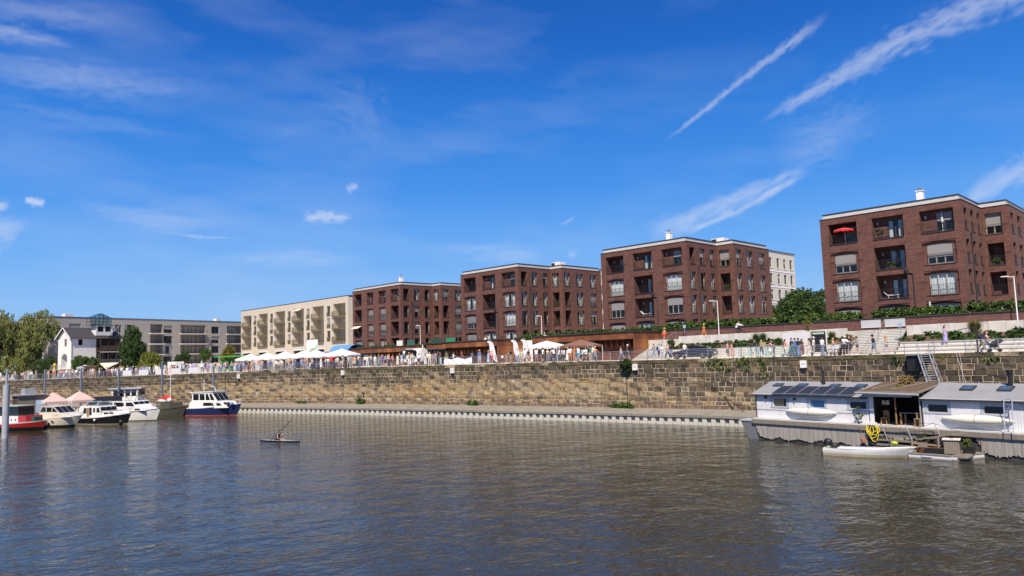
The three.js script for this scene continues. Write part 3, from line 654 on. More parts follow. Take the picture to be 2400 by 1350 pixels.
  // roof things belonging to the house
  if (o.chimney) { const [cx, cz] = o.chimney, ch = gb().box(cx - 0.32, cx + 0.32, 13.2, 14.75, cz - 0.32, cz + 0.32).mesh('chimney', M.white, b); gb().box(cx - 0.38, cx + 0.38, 14.753, 14.85, cz - 0.38, cz + 0.38).mesh('chimney_cap', M.frameWhite, ch); gb().cyl(V3(cx, 14.85, cz), V3(cx, 15.1, cz), 0.16).box(cx - 0.25, cx + 0.25, 15.1, 15.15, cz - 0.25, cz + 0.25).mesh('flue', M.steel, ch); }
  if (o.unit) { const [ux, uz] = o.unit; const q = gb().box(ux, ux + 1.9, 13.2, 13.85, uz - 1.4, uz).mesh('ventilation_unit', M.frameWhite, b); gb().box(ux + 0.05, ux + 0.8, 13.3, 13.75, uz + 0.002, uz + 0.02).mesh('grille', M.iron, q); }
  return b;
}
const C3 = [[-13.2, -10.15], [-8.55, -5.45], [-3.87, -0.75]];
const side = [[['0.6', 'D', '0.5'], ['D', '0', 'D'], ['D', 'D', 'D'], ['0', '0', '0']], [['0.6'], ['L'], ['L'], ['0']], [['0.55', 'D', '0.8'], ['D', 'D', 'D'], ['D', 'D', '0.3'], ['0', '0', '0']]];
const house4 = redHouse({ x: -19.25, W: 14.1, cols: C3, kinds: [['L', 'L', 'L'], ['0.62', 'L', '0.68'], ['C', 'L', 'C'], ['0.9', 'D', 'C']], sideKinds: [[['0', '0', '0'], ['0', '0', 'D'], ['D', '0', '0'], ['0', '0', '0']], [['0.62'], ['L'], ['L'], ['0']], side[2]], chimney: [-4.7, -4], label: 'red brick apartment house with a red parasol on its top balcony' });
const house3 = redHouse({ x: -50.7, W: 14.1, cols: C3, kinds: [['L', 'L', 'L'], ['C', 'L', 'C'], ['0.5', 'L', '0.45'], ['0.9', 'C', '0.9']], sideKinds: [[['L', '0.55', '0.6'], ['D', '0', 'D'], ['D', 'D', '0.7'], ['0', '0', '0']], [['0.6'], ['L'], ['L'], ['0']], side[2]], chimney: [-5.1, -4], unit: [-1.5, -9], label: 'red brick apartment house standing directly behind the broad stairway and dark car' });
blindTone = M.blindDark;
const house2 = redHouse({ x: -81.5, W: 14.0, cols: C3, kinds: [['L', 'L', 'L'], ['D', 'L', 'D'], ['0.6', 'L', 'C'], ['0.9', 'D', 'D']], sideKinds: [[['L', 'D', '0.4'], ['D', 'D', 'D'], ['0', 'D', '0'], ['0', '0', '0']], [['D'], ['L'], ['L'], ['0']], [['D', 'D', 'D'], ['L', 'D', '0.9'], ['L', 'D', '0.4'], ['0', '0', '0']]], unit: [-0.5, -8.5], label: 'red brick apartment house behind the white teardrop flags' });
const house1 = redHouse({ x: -112.9, W: 16.5, cols: [[-15.8, -13.2], [-11.4, -9.05], [-7.3, -4.85], [-3.25, -0.72]], kinds: [['L', 'L', 'L', 'L'], ['L', '0.7', '0.75', 'L'], ['L', '0.6', '0.65', 'L'], ['0.9', 'D', 'D', 'L']], sideKinds: [[['L', 'D', '0'], ['0', '0.5', '0'], ['0', '0.6', '0'], ['0', '0', '0']], [['D'], ['L'], ['L'], ['D']], [['0.7', 'D', 'D'], ['L', '0.8', 'D'], ['L', '0.9', 'D'], ['D', '0', '0']]], chimney: [-5.2, -4], label: 'four-bay red brick apartment house next to the pale long apartment block' });

blindTone = M.blind;
// pale long apartment block with bronze balconies
{
  const b = thing('pale_apartment_block', 'long pale brick apartment block with bronze balcony railings', 'apartment block', -147.4, 6, -93.3);
  const g = gb(), fl = [12.33, 9.45, 6.35], top = 15.15, L = 55.9, X = x => x + 147.4, logs = [[-202.1, -196.8]], nar = [];
  for (let k = 0; k < 5; k++) { const s = -158.2 - 9.65 * k; logs.push([s + 4.35, s + 9.7]); nar.push([s + 1.45, s + 2.95]); }
  const holes = [];
  for (const [a, e] of logs) { fl.forEach((y, k) => holes.push({ x0: X(a), x1: X(e), y0: y, y1: k ? fl[k - 1] - 0.32 : top, d: 2 })); holes.push({ x0: X(a), x1: X(e), y0: 0.1, y1: 4.6, d: 0.5 }); }
  for (const [a, e] of nar) fl.forEach((y, k) => holes.push({ x0: X(a), x1: X(e), y0: y, y1: y + 2.5, d: 0.25 }));
  facade(g, -L, 0, 0, 16.7, holes);
  const r = rng(77);
  logs.forEach(([a, e], i) => fl.forEach((y, k) => {
    const x0 = X(a), x1 = X(e), w = x1 - x0, y1 = k ? fl[k - 1] - 0.32 : top, dx = x0 + w * (0.3 + 0.15 * r()), dw = +(w * 0.38).toFixed(2), open = i === 0 && k === 0;
    if (!open) facade(g, x0, x1, y, y1, [{ x0: dx, x1: dx + dw, y0: y + 0.02, y1: y + 2.2, d: 0.12 }], -2);
    if (!open) addWindow(b, TR(dx, y + 0.02, -2.12), dw, 2.18, 2, r() < 0.4 ? 'drapes' : 0, M.frameDark);
    const bal = gb().box(x0 - 0.35, x1 - 0.02, y - 0.3, y - 0.01, -0.2, 0.35).mesh('balcony', M.bronze, b);
    const q = put(railGeo(+(w + 0.3).toFixed(1), 1.05, 0.17, 0.03), 'railing', M.bronze, bal); q.position.set(x0 - 0.33, y, 0.3);
    const q2 = put(railGeo(0.5, 1.05, 0.16, 0.05), 'railing', M.bronze, bal); q2.position.set(x0 - 0.33, y, -0.2); q2.rotation.y = -Math.PI / 2;
  }));
  logs.forEach(([a, e]) => { gb().box(X(a), X(e), 0.1, 4.55, -0.5, -0.45).mesh('shop_window', M.darkGlass, b); gb().box(X(a) - 0.05, X(e) + 0.05, 4.62, 4.78, -0.1, 0.12).mesh('lintel', M.white, b); });
  nar.forEach(([a, e], i) => fl.forEach((y, k) => { addWindow(b, TR(X(a), y, -0.25), 1.5, 2.5, 2, (i + k) % 3 === 1 ? 0.6 : 0, (i + k) % 3 === 1 ? M.frameWhite : M.bronze); const q = put(railGeo(1.6, 1.0, 0.16, 0.05), 'railing', M.bronze, b); q.position.set(X(a) - 0.05, y, 0.06); }));
  // right end and roof
  const hs = fl.map((y) => ({ x0: 3.6, x1: 4.8, y0: y, y1: y + 2.3, d: 0.25 }));
  g.at(RY(Math.PI / 2, 0, 0, 0)); facade(g, 0, 13, 0, 16.7, hs);
  g.at(RY(-Math.PI / 2, -L, 0, -13)); facade(g, 0, 13, 0, 16.7, [{ x0: 11.2, x1: 12.7, y0: fl[0] + 0.3, y1: top - 0.2, d: 0.05, open: 1 }]); g.at(null);
  fl.forEach(y => addWindow(b, RY(Math.PI / 2, -0.25, y, -3.6), 1.2, 2.3, 1, 0, M.frameDark));
  g.box(-L, 0, 16.4, 16.69, -13, -0.3).mesh('wall', M.beige, b);
  gb().box(-L - 0.08, 0.08, 16.703, 16.8, -13, 0.08).mesh('roof_edge', M.cap, b);
}
// grey brick apartment block behind the white house
{
  const b = thing('grey_apartment_block', 'grey brick apartment block with wide balconies behind the white house', 'apartment block', -200.7, 5.5, -46.6, 1.8214);
  const g = gb(), fl = [11.15, 8.35, 5.55, 2.8], L = 53.5, TOP = 14.75, wins = [[3.0, 5.7], [8.4, 11.2], [14.3, 16.0], [16.9, 19.7], [27.9, 30.6], [42.9, 45.6]], logs = [[24.0, 27.6], [33, 41], [48.2, 53.49]], holes = [];
  for (const [a, e] of wins) for (const y of fl) holes.push({ x0: a, x1: e, y0: y + 0.05, y1: y + 2.05, d: 0.22 });
  for (const [a, e] of logs) fl.forEach((y, k) => holes.push({ x0: a, x1: e, y0: y, y1: y + 2.4, d: 1.6 }));
  facade(g, -1.5, L, 0, TOP, holes);
  wins.forEach(([a, e], i) => fl.forEach((y, k) => addWindow(b, TR(a, y + 0.05, -0.22), +(e - a).toFixed(2), 2, 2, (i * 3 + k) % 4 === 0 ? 0.5 : (i + k) % 3 === 0 ? 'drapes' : 0, M.frameDark)));
  logs.forEach(([a, e], i) => fl.forEach((y, k) => {
    const w = e - a, dw = +(w * 0.36).toFixed(2);
    g.quad(V3(a, y, -1.6), V3(e, y, -1.6), V3(e, y + 2.4, -1.6), V3(a, y + 2.4, -1.6));
    addWindow(b, TR(a + w * 0.08, y, -1.58), dw, 2.1, 2, 0, M.frameDark); addWindow(b, TR(a + w * 0.56, y, -1.58), dw, 2.1, 2, i % 2 ? 'drapes' : 0, M.frameDark);
    const s = gb().box(a - 0.3, e + 0.3, y - 0.28, y - 0.02, -0.1, 0.9).mesh('balcony', M.fascia, b);
    const q = put(railGeo(+(w + 0.5).toFixed(1), 1.0, 0.13), 'railing', M.iron, s); q.position.set(a - 0.25, y, 0.82);
  }));
  g.at(RY(-Math.PI / 2, -1.5, 0, -14)); facade(g, 0, 14, 0, TOP, []); g.at(null);
  g.box(-1.5, L, TOP - 0.3, TOP - 0.01, -14, -0.3).mesh('wall', M.grey, b);
  gb().box(-1.6, L + 0.1, TOP + 0.003, TOP + 0.12, -14, 0.1).mesh('roof_edge', M.cap, b);
  for (const [x, w] of [[3.3, 1.9], [46.5, 1.6]]) gb().box(x, x + w, TOP + 0.12, TOP + 1.0, -4, -2.5).mesh('ventilation_unit', M.frameWhite, b);
}
// cream houses in the second row
{
  const cream = (x, z, y, turn, L, H, cols, label, bal) => {
    const b = thing('cream_apartment_house', label, 'house', x, y, z, turn), g = gb(), fl = []; for (let k = 0; k < 5; k++) fl.push(H - 3.1 - 3.05 * k);
    const holes = []; for (const c of cols) for (const f of fl) holes.push({ x0: c, x1: c + 1.15, y0: f, y1: f + 1.9, d: 0.25 });
    facade(g, 0, L, 0, H, holes);
    for (const c of cols) fl.forEach((f, k) => { addWindow(b, TR(c, f, -0.25), 1.15, 1.9, 2, (k + cols.indexOf(c)) % 4 === 0 ? 0.5 : 0, M.frameDark); gb().box(c - 0.1, c + 1.25, f - 0.1, f, -0.05, 0.1).mesh('sill', M.white, b); if (bal) { const s = gb().box(c - 0.8, c + 2, f - 0.2, f - 0.02, 0, 1.2).mesh('balcony', M.white, b); const q = put(railGeo(2.8, 1.0, 0.14), 'railing', M.frameWhite, s); q.position.set(c - 0.8, f, 1.15); } });
    for (const f of fl) gb().box(0.002, L - 0.002, f - 0.75, f - 0.6, 0.002, 0.06).mesh('string_course', M.white, b);
    g.at(RY(Math.PI / 2, L, 0, 0)); facade(g, 0, 11, 0, H, []); g.at(RY(-Math.PI / 2, 0, 0, -11)); facade(g, 0, 11, 0, H, []); g.at(null);
    g.box(0, L, H - 0.3, H - 0.01, -11, -0.3).mesh('wall', M.creamWall, b);
    gb().box(-0.15, L + 0.15, H + 0.003, H + 0.14, -11.1, 0.15).mesh('roof_edge', M.cap, b);
  };
  cream(-63, -124.5, 9, Math.PI / 2, 18.4, 16.75, [1, 4.2, 7.4, 10.6, 13.4, 16.2], 'cream rendered apartment house seen past the brick house, trees beside it');
  cream(-99, -122, 9, 0, 9, 15.9, [0.7, 3.6, 6.8], 'pale apartment house with white balconies glimpsed between two brick houses', true);
}
// white house with gable, timber balconies, dormer and a glass roof lantern
{
  const b = thing('white_gabled_house', 'white rendered house with dark roof, arched porch and timber balconies', 'house', -181.3, 5.7, -45.0, 0.2269);
  const g = gb(), W = 5.4, EV = 9.0, RG = 11.0, SL = 11.0;
  // gable front with arch
  const holes = [{ x0: -3.95, x1: -1.45, y0: 2.0, y1: 5.4, d: 1.2 }, { x0: -2.9, x1: -1.75, y0: 6.9, y1: 8.55, d: 0.2 }];
  facade(g, -W, 0, 0, EV, holes);
  g.tri(V3(-W, EV, 0), V3(0, EV, 0), V3(-W / 2, RG, 0)); g.tri(V3(0, EV, -SL), V3(-W, EV, -SL), V3(-W / 2, RG, -SL));
  // arch filling: two spandrels at the top of the opening
  for (const s of [-1, 1]) { const p = [[-2.7 + s * 1.26, 5.403]]; for (let k = 0; k <= 8; k++) { const a = Math.PI / 2 * k / 8; p.push([-2.7 + s * 1.25 * Math.cos(a), 4.15 + 1.25 * Math.sin(a)]); } gb().prism(s > 0 ? p : p.reverse(), -0.4, -0.003).mesh('arch_spandrel', M.plaster, b); }
  g.quad(V3(-3.95, 2, -1.2), V3(-1.45, 2, -1.2), V3(-1.45, 5.4, -1.2), V3(-3.95, 5.4, -1.2));
  g.at(RY(Math.PI / 2, 0, 0, 0));
  facade(g, 0, 5.4, 0, EV, [{ x0: 1.5, x1: 2.45, y0: 7.15, y1: 8.45, d: 0.2 }, { x0: 1.4, x1: 2.4, y0: 3.4, y1: 4.9, d: 0.2 }]);
  g.at(RY(-Math.PI / 2, -W, 0, -SL)); facade(g, 0, SL, 0, EV, []); g.at(null);
  g.mesh('wall', M.plaster, b);
  addWindow(b, TR(-2.9, 6.9, -0.2), 1.15, 1.65, 2, 0, M.frame);
  addWindow(b, RY(Math.PI / 2, -0.2, 7.15, -1.5), 0.95, 1.3, 1, 0, M.frameDark); addWindow(b, RY(Math.PI / 2, -0.2, 3.4, -1.4), 1, 1.5, 1, 0, M.frameDark);
  gb().box(-3.6, -1.8, 2.0, 4.9, -1.19, -1.12).mesh('door', M.woodDark, b);  // dark panel added so the back of the arch looks shaded
  // roof with overhang
  const roof = gb();
  for (const s of [-1, 1]) { const e = 0.55, x0 = -W / 2, dx = s * (W / 2 + e), y1 = EV - (RG - EV) / (W / 2) * e; const A = V3(x0, RG + 0.14, 0.5), B = V3(x0 + dx, y1 + 0.14, 0.5), C = V3(x0 + dx, y1 + 0.14, -SL - 0.2), D = V3(x0, RG + 0.14, -SL - 0.2); const lo = p => p.clone().add(V3(0, -0.16, 0)); if (s > 0) roof.hex([lo(A), lo(B), lo(C), lo(D), A, B, C, D]); else roof.hex([lo(B), lo(A), lo(D), lo(C), B, A, D, C]); }
  const rf = roof.mesh('roof', M.slate, b);
  for (const s of [-1, 1]) gb().bar(V3(-W / 2, RG + 0.05, 0.53), V3(-W / 2 + s * (W / 2 + 0.55), EV - 0.42, 0.53), 0.05, 0.2).mesh('bargeboard', M.frameWhite, rf);
  gb().cyl(V3(0.1, 0, -0.08), V3(0.1, 8.6, -0.08), 0.05).mesh('downpipe', M.galv, b);
  // timber balcony wing on the right-hand side
  const wing = gb(); wing.box(-W + 0.1, 0.0, 0, EV - 0.1, -SL, -5.45).mesh('timber_wing', M.woodDark, b);
  for (const y of [2.9, 5.9]) { gb().box(0, 1.5, y - 0.22, y, -SL + 0.1, -5.5).mesh('balcony_floor', M.woodDark, b); }
  gb().box(1.42, 1.5, 5.95, 7.0, -SL + 0.1, -5.5).mesh('balustrade', M.woodDark, b);
  { const q = put(railGeo(5.3, 1.0, 0.14), 'balustrade', M.galv, b); q.position.set(1.45, 2.92, -5.55); q.rotation.y = Math.PI / 2; }
  for (const z of [-5.6, -7.4, -9.2, -10.8]) gb().box(1.36, 1.5, 0, 8.75, z - 0.07, z + 0.07).mesh('post', z === -10.8 ? M.plaster : M.woodDark, b);
  gb().box(-0.2, 1.75, 8.6, 8.72, -SL, -5.45).mesh('wing_roof', M.slate, b);
  gb().box(1.5, 1.56, 5.5, 5.62, -SL + 0.1, -5.5).mesh('beam', M.frameWhite, b);
  for (const z of [-6, -7.6, -9.2]) gb().box(0.001, 0.03, 3, 5.4, z - 1.1, z).mesh('glazed_door', M.darkGlass, b);
  // dormer
  const d = gb().box(-1.9, 0.1, 9.3, 11.6, -9, -5.2).mesh('dormer', M.plaster, b);
  for (const z of [-5.5, -7.2]) gb().box(0.1, 0.13, 10.2, 11.35, z - 1.35, z - 0.1).mesh('dormer_window', M.darkGlass, d);
  gb().box(-2.0, 0.3, 11.603, 11.7, -9.2, -4.4).mesh('dormer_roof', M.iron, d);
  // glass lantern on the roof: slim frame with panes
  const lan = gb(), lx0 = -1.9, lx1 = 0.2, lz0 = -8.6, lz1 = -4.2, y0 = 11.7, y1 = 13.3, rg = 14.25, zm = (lz0 + lz1) / 2;
  for (const x of [lx0, lx1]) { for (let k = 0; k <= 5; k++) { const z = mix(lz0, lz1, k / 5), yt = y1 + (rg - y1) * (1 - Math.abs(z - zm) / (lz1 - zm)); lan.bar(V3(x, y0, z), V3(x, yt, z), 0.07); } lan.bar(V3(x, y1, lz0), V3(x, rg, zm), 0.08).bar(V3(x, rg, zm), V3(x, y1, lz1), 0.08).bar(V3(x, y1, lz0), V3(x, y1, lz1), 0.07).bar(V3(x, 12.5, lz0), V3(x, 12.5, lz1), 0.05); }
  for (const [z, y] of [[lz0, y1], [zm, rg], [lz1, y1], [lz0, 12.5], [lz1, 12.5]]) lan.bar(V3(lx0, y, z), V3(lx1, y, z), 0.07);
  const lm = lan.mesh('roof_lantern', M.iron, b);
  gb().quad(V3(lx1, y0, lz1), V3(lx1, y0, lz0), V3(lx1, y1, lz0), V3(lx1, y1, lz1)).tri(V3(lx1, y1, lz1), V3(lx1, y1, lz0), V3(lx1, rg, zm)).quad(V3(lx0, y1, lz1), V3(lx1, y1, lz1), V3(lx1, rg, zm), V3(lx0, rg, zm)).quad(V3(lx1, y1, lz0), V3(lx0, y1, lz0), V3(lx0, rg, zm), V3(lx1, rg, zm)).mesh('pane', M.tintGlass, lm);
  // outside steps beside the dormer, front porch platform
  const st = gb(); for (let k = 0; k < 9; k++) st.box(0.2, 0.9, 9.2 + k * 0.26, 9.25 + k * 0.26, -8.0 - k * 0.24, -7.7 - k * 0.24); st.bar(V3(0.9, 9.2, -7.8), V3(0.9, 11.6, -10.1), 0.06, 0.14).bar(V3(0.9, 10.1, -7.8), V3(0.9, 12.5, -10.1), 0.05).bar(V3(0.9, 9.4, -9.9), V3(0.9, 12.4, -9.9), 0.06);
  st.mesh('roof_stair', M.galv, b);
  const pl = gb().box(-W - 0.1, 0.1, 1.85, 2.0, 0.05, 1.6).mesh('porch', M.galv, b); const q = put(railGeo(4.8, 1.0, 0.14), 'railing', M.galv, pl); q.position.set(-W - 0.05, 2.0, 1.55);
  for (const x of [-4.5, -0.1]) gb().box(x - 0.06, x + 0.06, 0, 1.85, 1.45, 1.57).mesh('post', M.woodWarm, pl);
}

// ---------------------------------------------------------------- rusty steel pavilions under the terrace
function pavilion(x0, x1, label, { roofY = 10.0, doors = [], glass = [], end = true }) {
  const b = thing('rusty_pavilion', label, 'pavilion', x0, 6.5, -80), L = x1 - x0, H = roofY - 6.5, r = rng(Math.round(-x0 * 10)), F = 6.0;
  const pick = () => M.corten[Math.floor(r() * 3.2) % 4];
  gb().box(-0.05, L + 0.12, H - 0.13, H, 0.02, F + 0.14).mesh('roof_edge', M.cap, b);
  const n = Math.max(1, Math.round(L / 2.3));
  for (let k = 0; k < n; k++) gb().box(L * k / n + 0.006, L * (k + 1) / n - 0.006, H - 0.98, H - 0.133, F - 0.06, F).mesh('fascia_panel', pick(), b);
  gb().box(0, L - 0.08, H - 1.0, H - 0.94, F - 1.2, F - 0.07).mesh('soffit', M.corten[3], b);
  // recessed front panels, doors and glazing
  const wallZ = F - 1.05, m = Math.max(2, Math.round(L / 1.15));
  const opens = [...doors.map(d => [d, d + 1.15]), ...glass];
  for (let k = 0; k < m; k++) {
    let a = L * k / m + 0.006, e = L * (k + 1) / m - 0.006; const c = (a + e) / 2;
    if (opens.some(([p, q]) => c > p - 0.2 && c < q + 0.2)) continue;
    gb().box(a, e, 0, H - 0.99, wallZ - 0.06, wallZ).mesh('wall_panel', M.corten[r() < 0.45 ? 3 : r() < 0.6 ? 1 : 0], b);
  }
  for (const d of doors) {
    const o = gb().box(d, d + 1.15, 0, 2.3, wallZ - 0.06, wallZ + 0.015).mesh('door', paint([0.045, 0.06, 0.075], { roughness: 0.45 }), b);
    const ring = gb(); for (let k = 0; k < 20; k++) { const a = k / 20 * 6.283, e = (k + 1) / 20 * 6.283, c = (t, q) => V3(d + 0.57 + q * Math.cos(t), 1.35 + q * Math.sin(t), wallZ + 0.02); ring.quad(c(a, 0.28), c(e, 0.28), c(e, 0.15), c(a, 0.15)); if (k % 5 === 0) ring.tri(c(a, 0.1), c(e, 0.1), V3(d + 0.57, 1.35, wallZ + 0.02)); }
    ring.mesh('round_emblem', M.white, o);
    gb().box(d + 1.0, d + 1.05, 0.9, 1.15, wallZ + 0.015, wallZ + 0.06).mesh('handle', M.steel, o);
    gb().box(d + 0.35, d + 0.8, 2.55, 2.72, wallZ, wallZ + 0.14).mesh('door_lamp', M.white, b);
  }
  for (const [p, q] of glass) { const k = Math.max(1, Math.round((q - p) / 1.9)); for (let i = 0; i < k; i++) { const a = p + (q - p) * i / k, e = p + (q - p) * (i + 1) / k; const f = gb().box(a + 0.01, e - 0.01, 0, 0.08, wallZ - 0.05, wallZ).box(a + 0.01, a + 0.07, 0.08, H - 1, wallZ - 0.05, wallZ).box(e - 0.07, e - 0.01, 0.08, H - 1, wallZ - 0.05, wallZ).mesh('window', M.frameDark, b); gb().box(a + 0.07, e - 0.07, 0.08, H - 1, wallZ - 0.04, wallZ - 0.02).mesh('pane', M.darkGlass, f); } }
  // upright fins added so that their shadows fall as diagonal strips
  for (let x = 0.6; x < L - 0.4; x += 0.92) if (!glass.some(([p, q]) => x > p && x < q)) gb().prism([[x - 0.02, H - 1.9], [x + 0.02, H - 1.9], [x + 0.02, H - 1.0], [x - 0.02, H - 1.0]], wallZ, wallZ + 0.75).mesh('shadow_fin', M.corten[3], b);
  // ends
  if (end) { const k = 4; for (let i = 0; i < k; i++) { const z0 = 0.05 + (F - 0.05) * i / k, z1 = 0.05 + (F - 0.05) * (i + 1) / k; gb().box(L - 0.07, L, H - 0.98, H - 0.133, z0 + 0.006, z1 - 0.006 - (i === 3 ? 0.06 : 0)).mesh('end_panel', M.corten[i % 2 ? 1 : 0], b); gb().box(L - 0.07, L - 0.004, 0, H - 0.99, z0 + 0.006, z1 - 0.006 - (i === 3 ? 0.06 : 0)).mesh('end_panel', M.corten[i === 3 ? 0 : 2], b); } }
  gb().box(0, L - 0.08, 0, H - 0.14, 0.03, 0.4).box(0, 0.06, 0, H - 0.14, 0.4, F - 0.06).mesh('back_wall', M.corten[3], b);
  return b;
}
pavilion(-70.4, -53.3, 'rusty steel pavilion with dark windows behind the brown tent, beside the stairs', { roofY: 10.06, glass: [[0.8, 10.5]] });
pavilion(-94.0, -77.5, 'rusty steel pavilion with dark doors bearing round white emblems', { roofY: 9.98, doors: [4.6, 9.3, 13.4] });
pavilion(-117, -94.4, 'low rusty steel pavilion behind the crowd and small white trailer', { roofY: 9.75, glass: [[0.5, 7.5]], end: false });
tag(gb().box(-77.4, -70.5, 6.5, 9.7, -80.2, -79.9).mesh('white_screen_wall', M.white), 'plain pale wall in the gap between two rusty pavilions', 'wall');
// glazed kiosk behind the umbrellas, with blue roof and billboard
{
  const k = thing('kiosk', 'long dark kiosk with blue rounded roof behind the white umbrellas', 'kiosk', -140.5, 6.1, -79);
  gb().box(0, 15, 0, 3.1, -5, 0).mesh('wall', M.black, k);
  gb().box(-0.3, 15.5, 3.1, 3.45, -5, 0.6).mesh('roof_edge', M.galv, k);
  const rows = []; for (let i = 0; i <= 8; i++) { const a = Math.PI * i / 8; rows.push([V3(8, 3.45 + 1.2 * Math.sin(a), -2.4 - 2.0 * Math.cos(a)), V3(15.2, 3.45 + 1.2 * Math.sin(a), -2.4 - 2.0 * Math.cos(a))]); }
  gb().grid(rows, true).mesh('rounded_roof', paint([0.12, 0.3, 0.6], { side: THREE.DoubleSide, roughness: 0.35 }), k);
  gb().box(4.6, 7.4, 2.1, 2.9, 0.01, 0.08).mesh('red_sign', paint([0.5, 0.03, 0.03]), k); gb().box(8, 11, 2.1, 2.9, 0.01, 0.08).mesh('red_sign', paint([0.4, 0.025, 0.025]), k);
  for (const x of [1, 5, 9, 13]) gb().box(x, x + 2.6, 0.3, 2.0, 0.01, 0.05).mesh('window', M.darkGlass, k);
  const bb = thing('billboard', 'pale billboard standing above the white umbrellas', 'billboard', -148, 6.1, -83);
  gb().box(0, 4.6, 3.4, 6.3, -0.1, 0.05).mesh('board', paint([0.7, 0.78, 0.85]), bb);
  gb().prism([[0.2, 3.25], [4.2, 3.25], [4.4, 5.2], [3.4, 4.4], [2.2, 4.5], [1.2, 3.9]], 0.053, 0.06).mesh('green_print', paint([0.35, 0.42, 0.25]), bb);
  for (const x of [0.6, 3.8]) gb().box(x, x + 0.15, 0, 3.2, -0.1, 0.05).mesh('post', M.galv, bb);
}

// ---------------------------------------------------------------- umbrellas, tents, flags
function umbrella(x, z, R, h0, h1, mat, label, group, sides = 4, turn = 0.3) {
  const y = PG(x), o = thing(sides === 4 ? 'market_umbrella' : 'parasol', label, 'umbrella', x, y, z, turn, group), g = gb(), P = [];
  const N = sides * 6;
  const ring = (t) => { const out = []; for (let k = 0; k < N; k++) { const a = 2 * Math.PI * (k / N) + Math.PI / 4, seg = (k % 6) / 6, c = Math.cos(Math.PI / sides) / Math.cos((seg - 0.5) * 2 * Math.PI / sides), sag = 0.05 * R * t * Math.sin(Math.PI * ((seg * 2) % 1)) * t; out.push(V3(R * t * c * Math.cos(a), mix(h1, h0, Math.pow(t, 0.92)) - sag, -R * t * c * Math.sin(a))); } return out; };
  const rows = [1, 0.8, 0.55, 0.3, 0.1, 0.01].map(ring);
  g.grid(rows, true, true);
  const low = rows[0].map(p => p.clone().add(V3(0, -0.22, 0))); g.grid([low, rows[0]], true, true);
  const c = g.mesh('canopy', mat, o);
  gb().ball(V3(0, h1 + 0.04, 0), 0.06, 6).mesh('finial', M.white, c);
  gb().cyl(V3(0, 0, 0), V3(0, h1, 0), 0.05).mesh('pole', M.frameWhite, o);
  for (let k = 0; k < sides; k++) { const a = 2 * Math.PI * k / sides + Math.PI / 4; gb().cyl(V3(0.1 * Math.cos(a), h1 - 0.25, -0.1 * Math.sin(a)), V3(R * 0.96 * Math.cos(a), h0 - 0.03, -R * 0.96 * Math.sin(a)), 0.02, 0.02, 5).mesh('rib', M.frameWhite, o); }
  gb().box(-0.4, 0.4, 0, 0.08, -0.4, 0.4).mesh('base', M.cap, o);
  return o;
}
[[-122.8, -58.1, 2.5, 'leftmost white market umbrella, beside the green wagon'], [-119.1, -59.3, 2.5, 'second white market umbrella from the green wagon'], [-115.2, -60.6, 2.6, 'third white market umbrella from the green wagon'], [-115.4, -63.6, 2.3, 'white market umbrella half hidden behind its row'], [-111.3, -61.9, 2.6, 'white market umbrella in the middle of the row'], [-108.6, -62.6, 2.5, 'white market umbrella below the billboard'], [-102.9, -63.9, 3.1, 'largest white market umbrella, rightmost of the row']].forEach(([x, z, R, l], i) => umbrella(x, z, R * 1.12, 2.15, 3.05 + 0.06 * (i % 3), M.canvas, l, 'white market umbrellas', 4, 0.75));
umbrella(-167, -44, 1.6, 2.1, 2.6, paint([0.35, 0.36, 0.4], { side: THREE.DoubleSide }), 'small grey parasol left of the white house porch', undefined, 6);
function tent(x, z, w, d, h0, h1, mat, label, turn = 0.14) {
  const o = thing('pavilion_tent', label, 'tent', x, 6.5, z, turn), c = [[-w / 2, d / 2], [w / 2, d / 2], [w / 2, -d / 2], [-w / 2, -d / 2]], g = gb(), v = gb();
  c.forEach(([a, b], k) => { const [e, f] = c[(k + 1) % 4]; g.tri(V3(a, h0, b), V3(e, h0, f), V3(0, h1, 0)); v.quad(V3(a, h0 - 0.24, b), V3(e, h0 - 0.24, f), V3(e, h0, f), V3(a, h0, b)); gb().box(a - 0.025, a + 0.025, 0, h0, b - 0.025, b + 0.025).mesh('leg', M.frameWhite, o); });
  g.mesh('roof', mat, o); v.mesh('valance', mat, o);
}
const brownCloth = phys([0.2, 0.095, 0.06], { side: THREE.DoubleSide, roughness: 0.9, transmission: 0.15, thickness: 0 });
tent(-64, -70, 5.2, 3.2, 1.95, 2.75, phys([0.75, 0.76, 0.76], { side: THREE.DoubleSide, roughness: 0.9, transmission: 0.2, thickness: 0 }), 'white peaked festival tent before the rusty pavilion');
tent(-59.0, -70.8, 4.4, 3.0, 1.95, 2.7, brownCloth, 'brown peaked festival tent with customers in front');
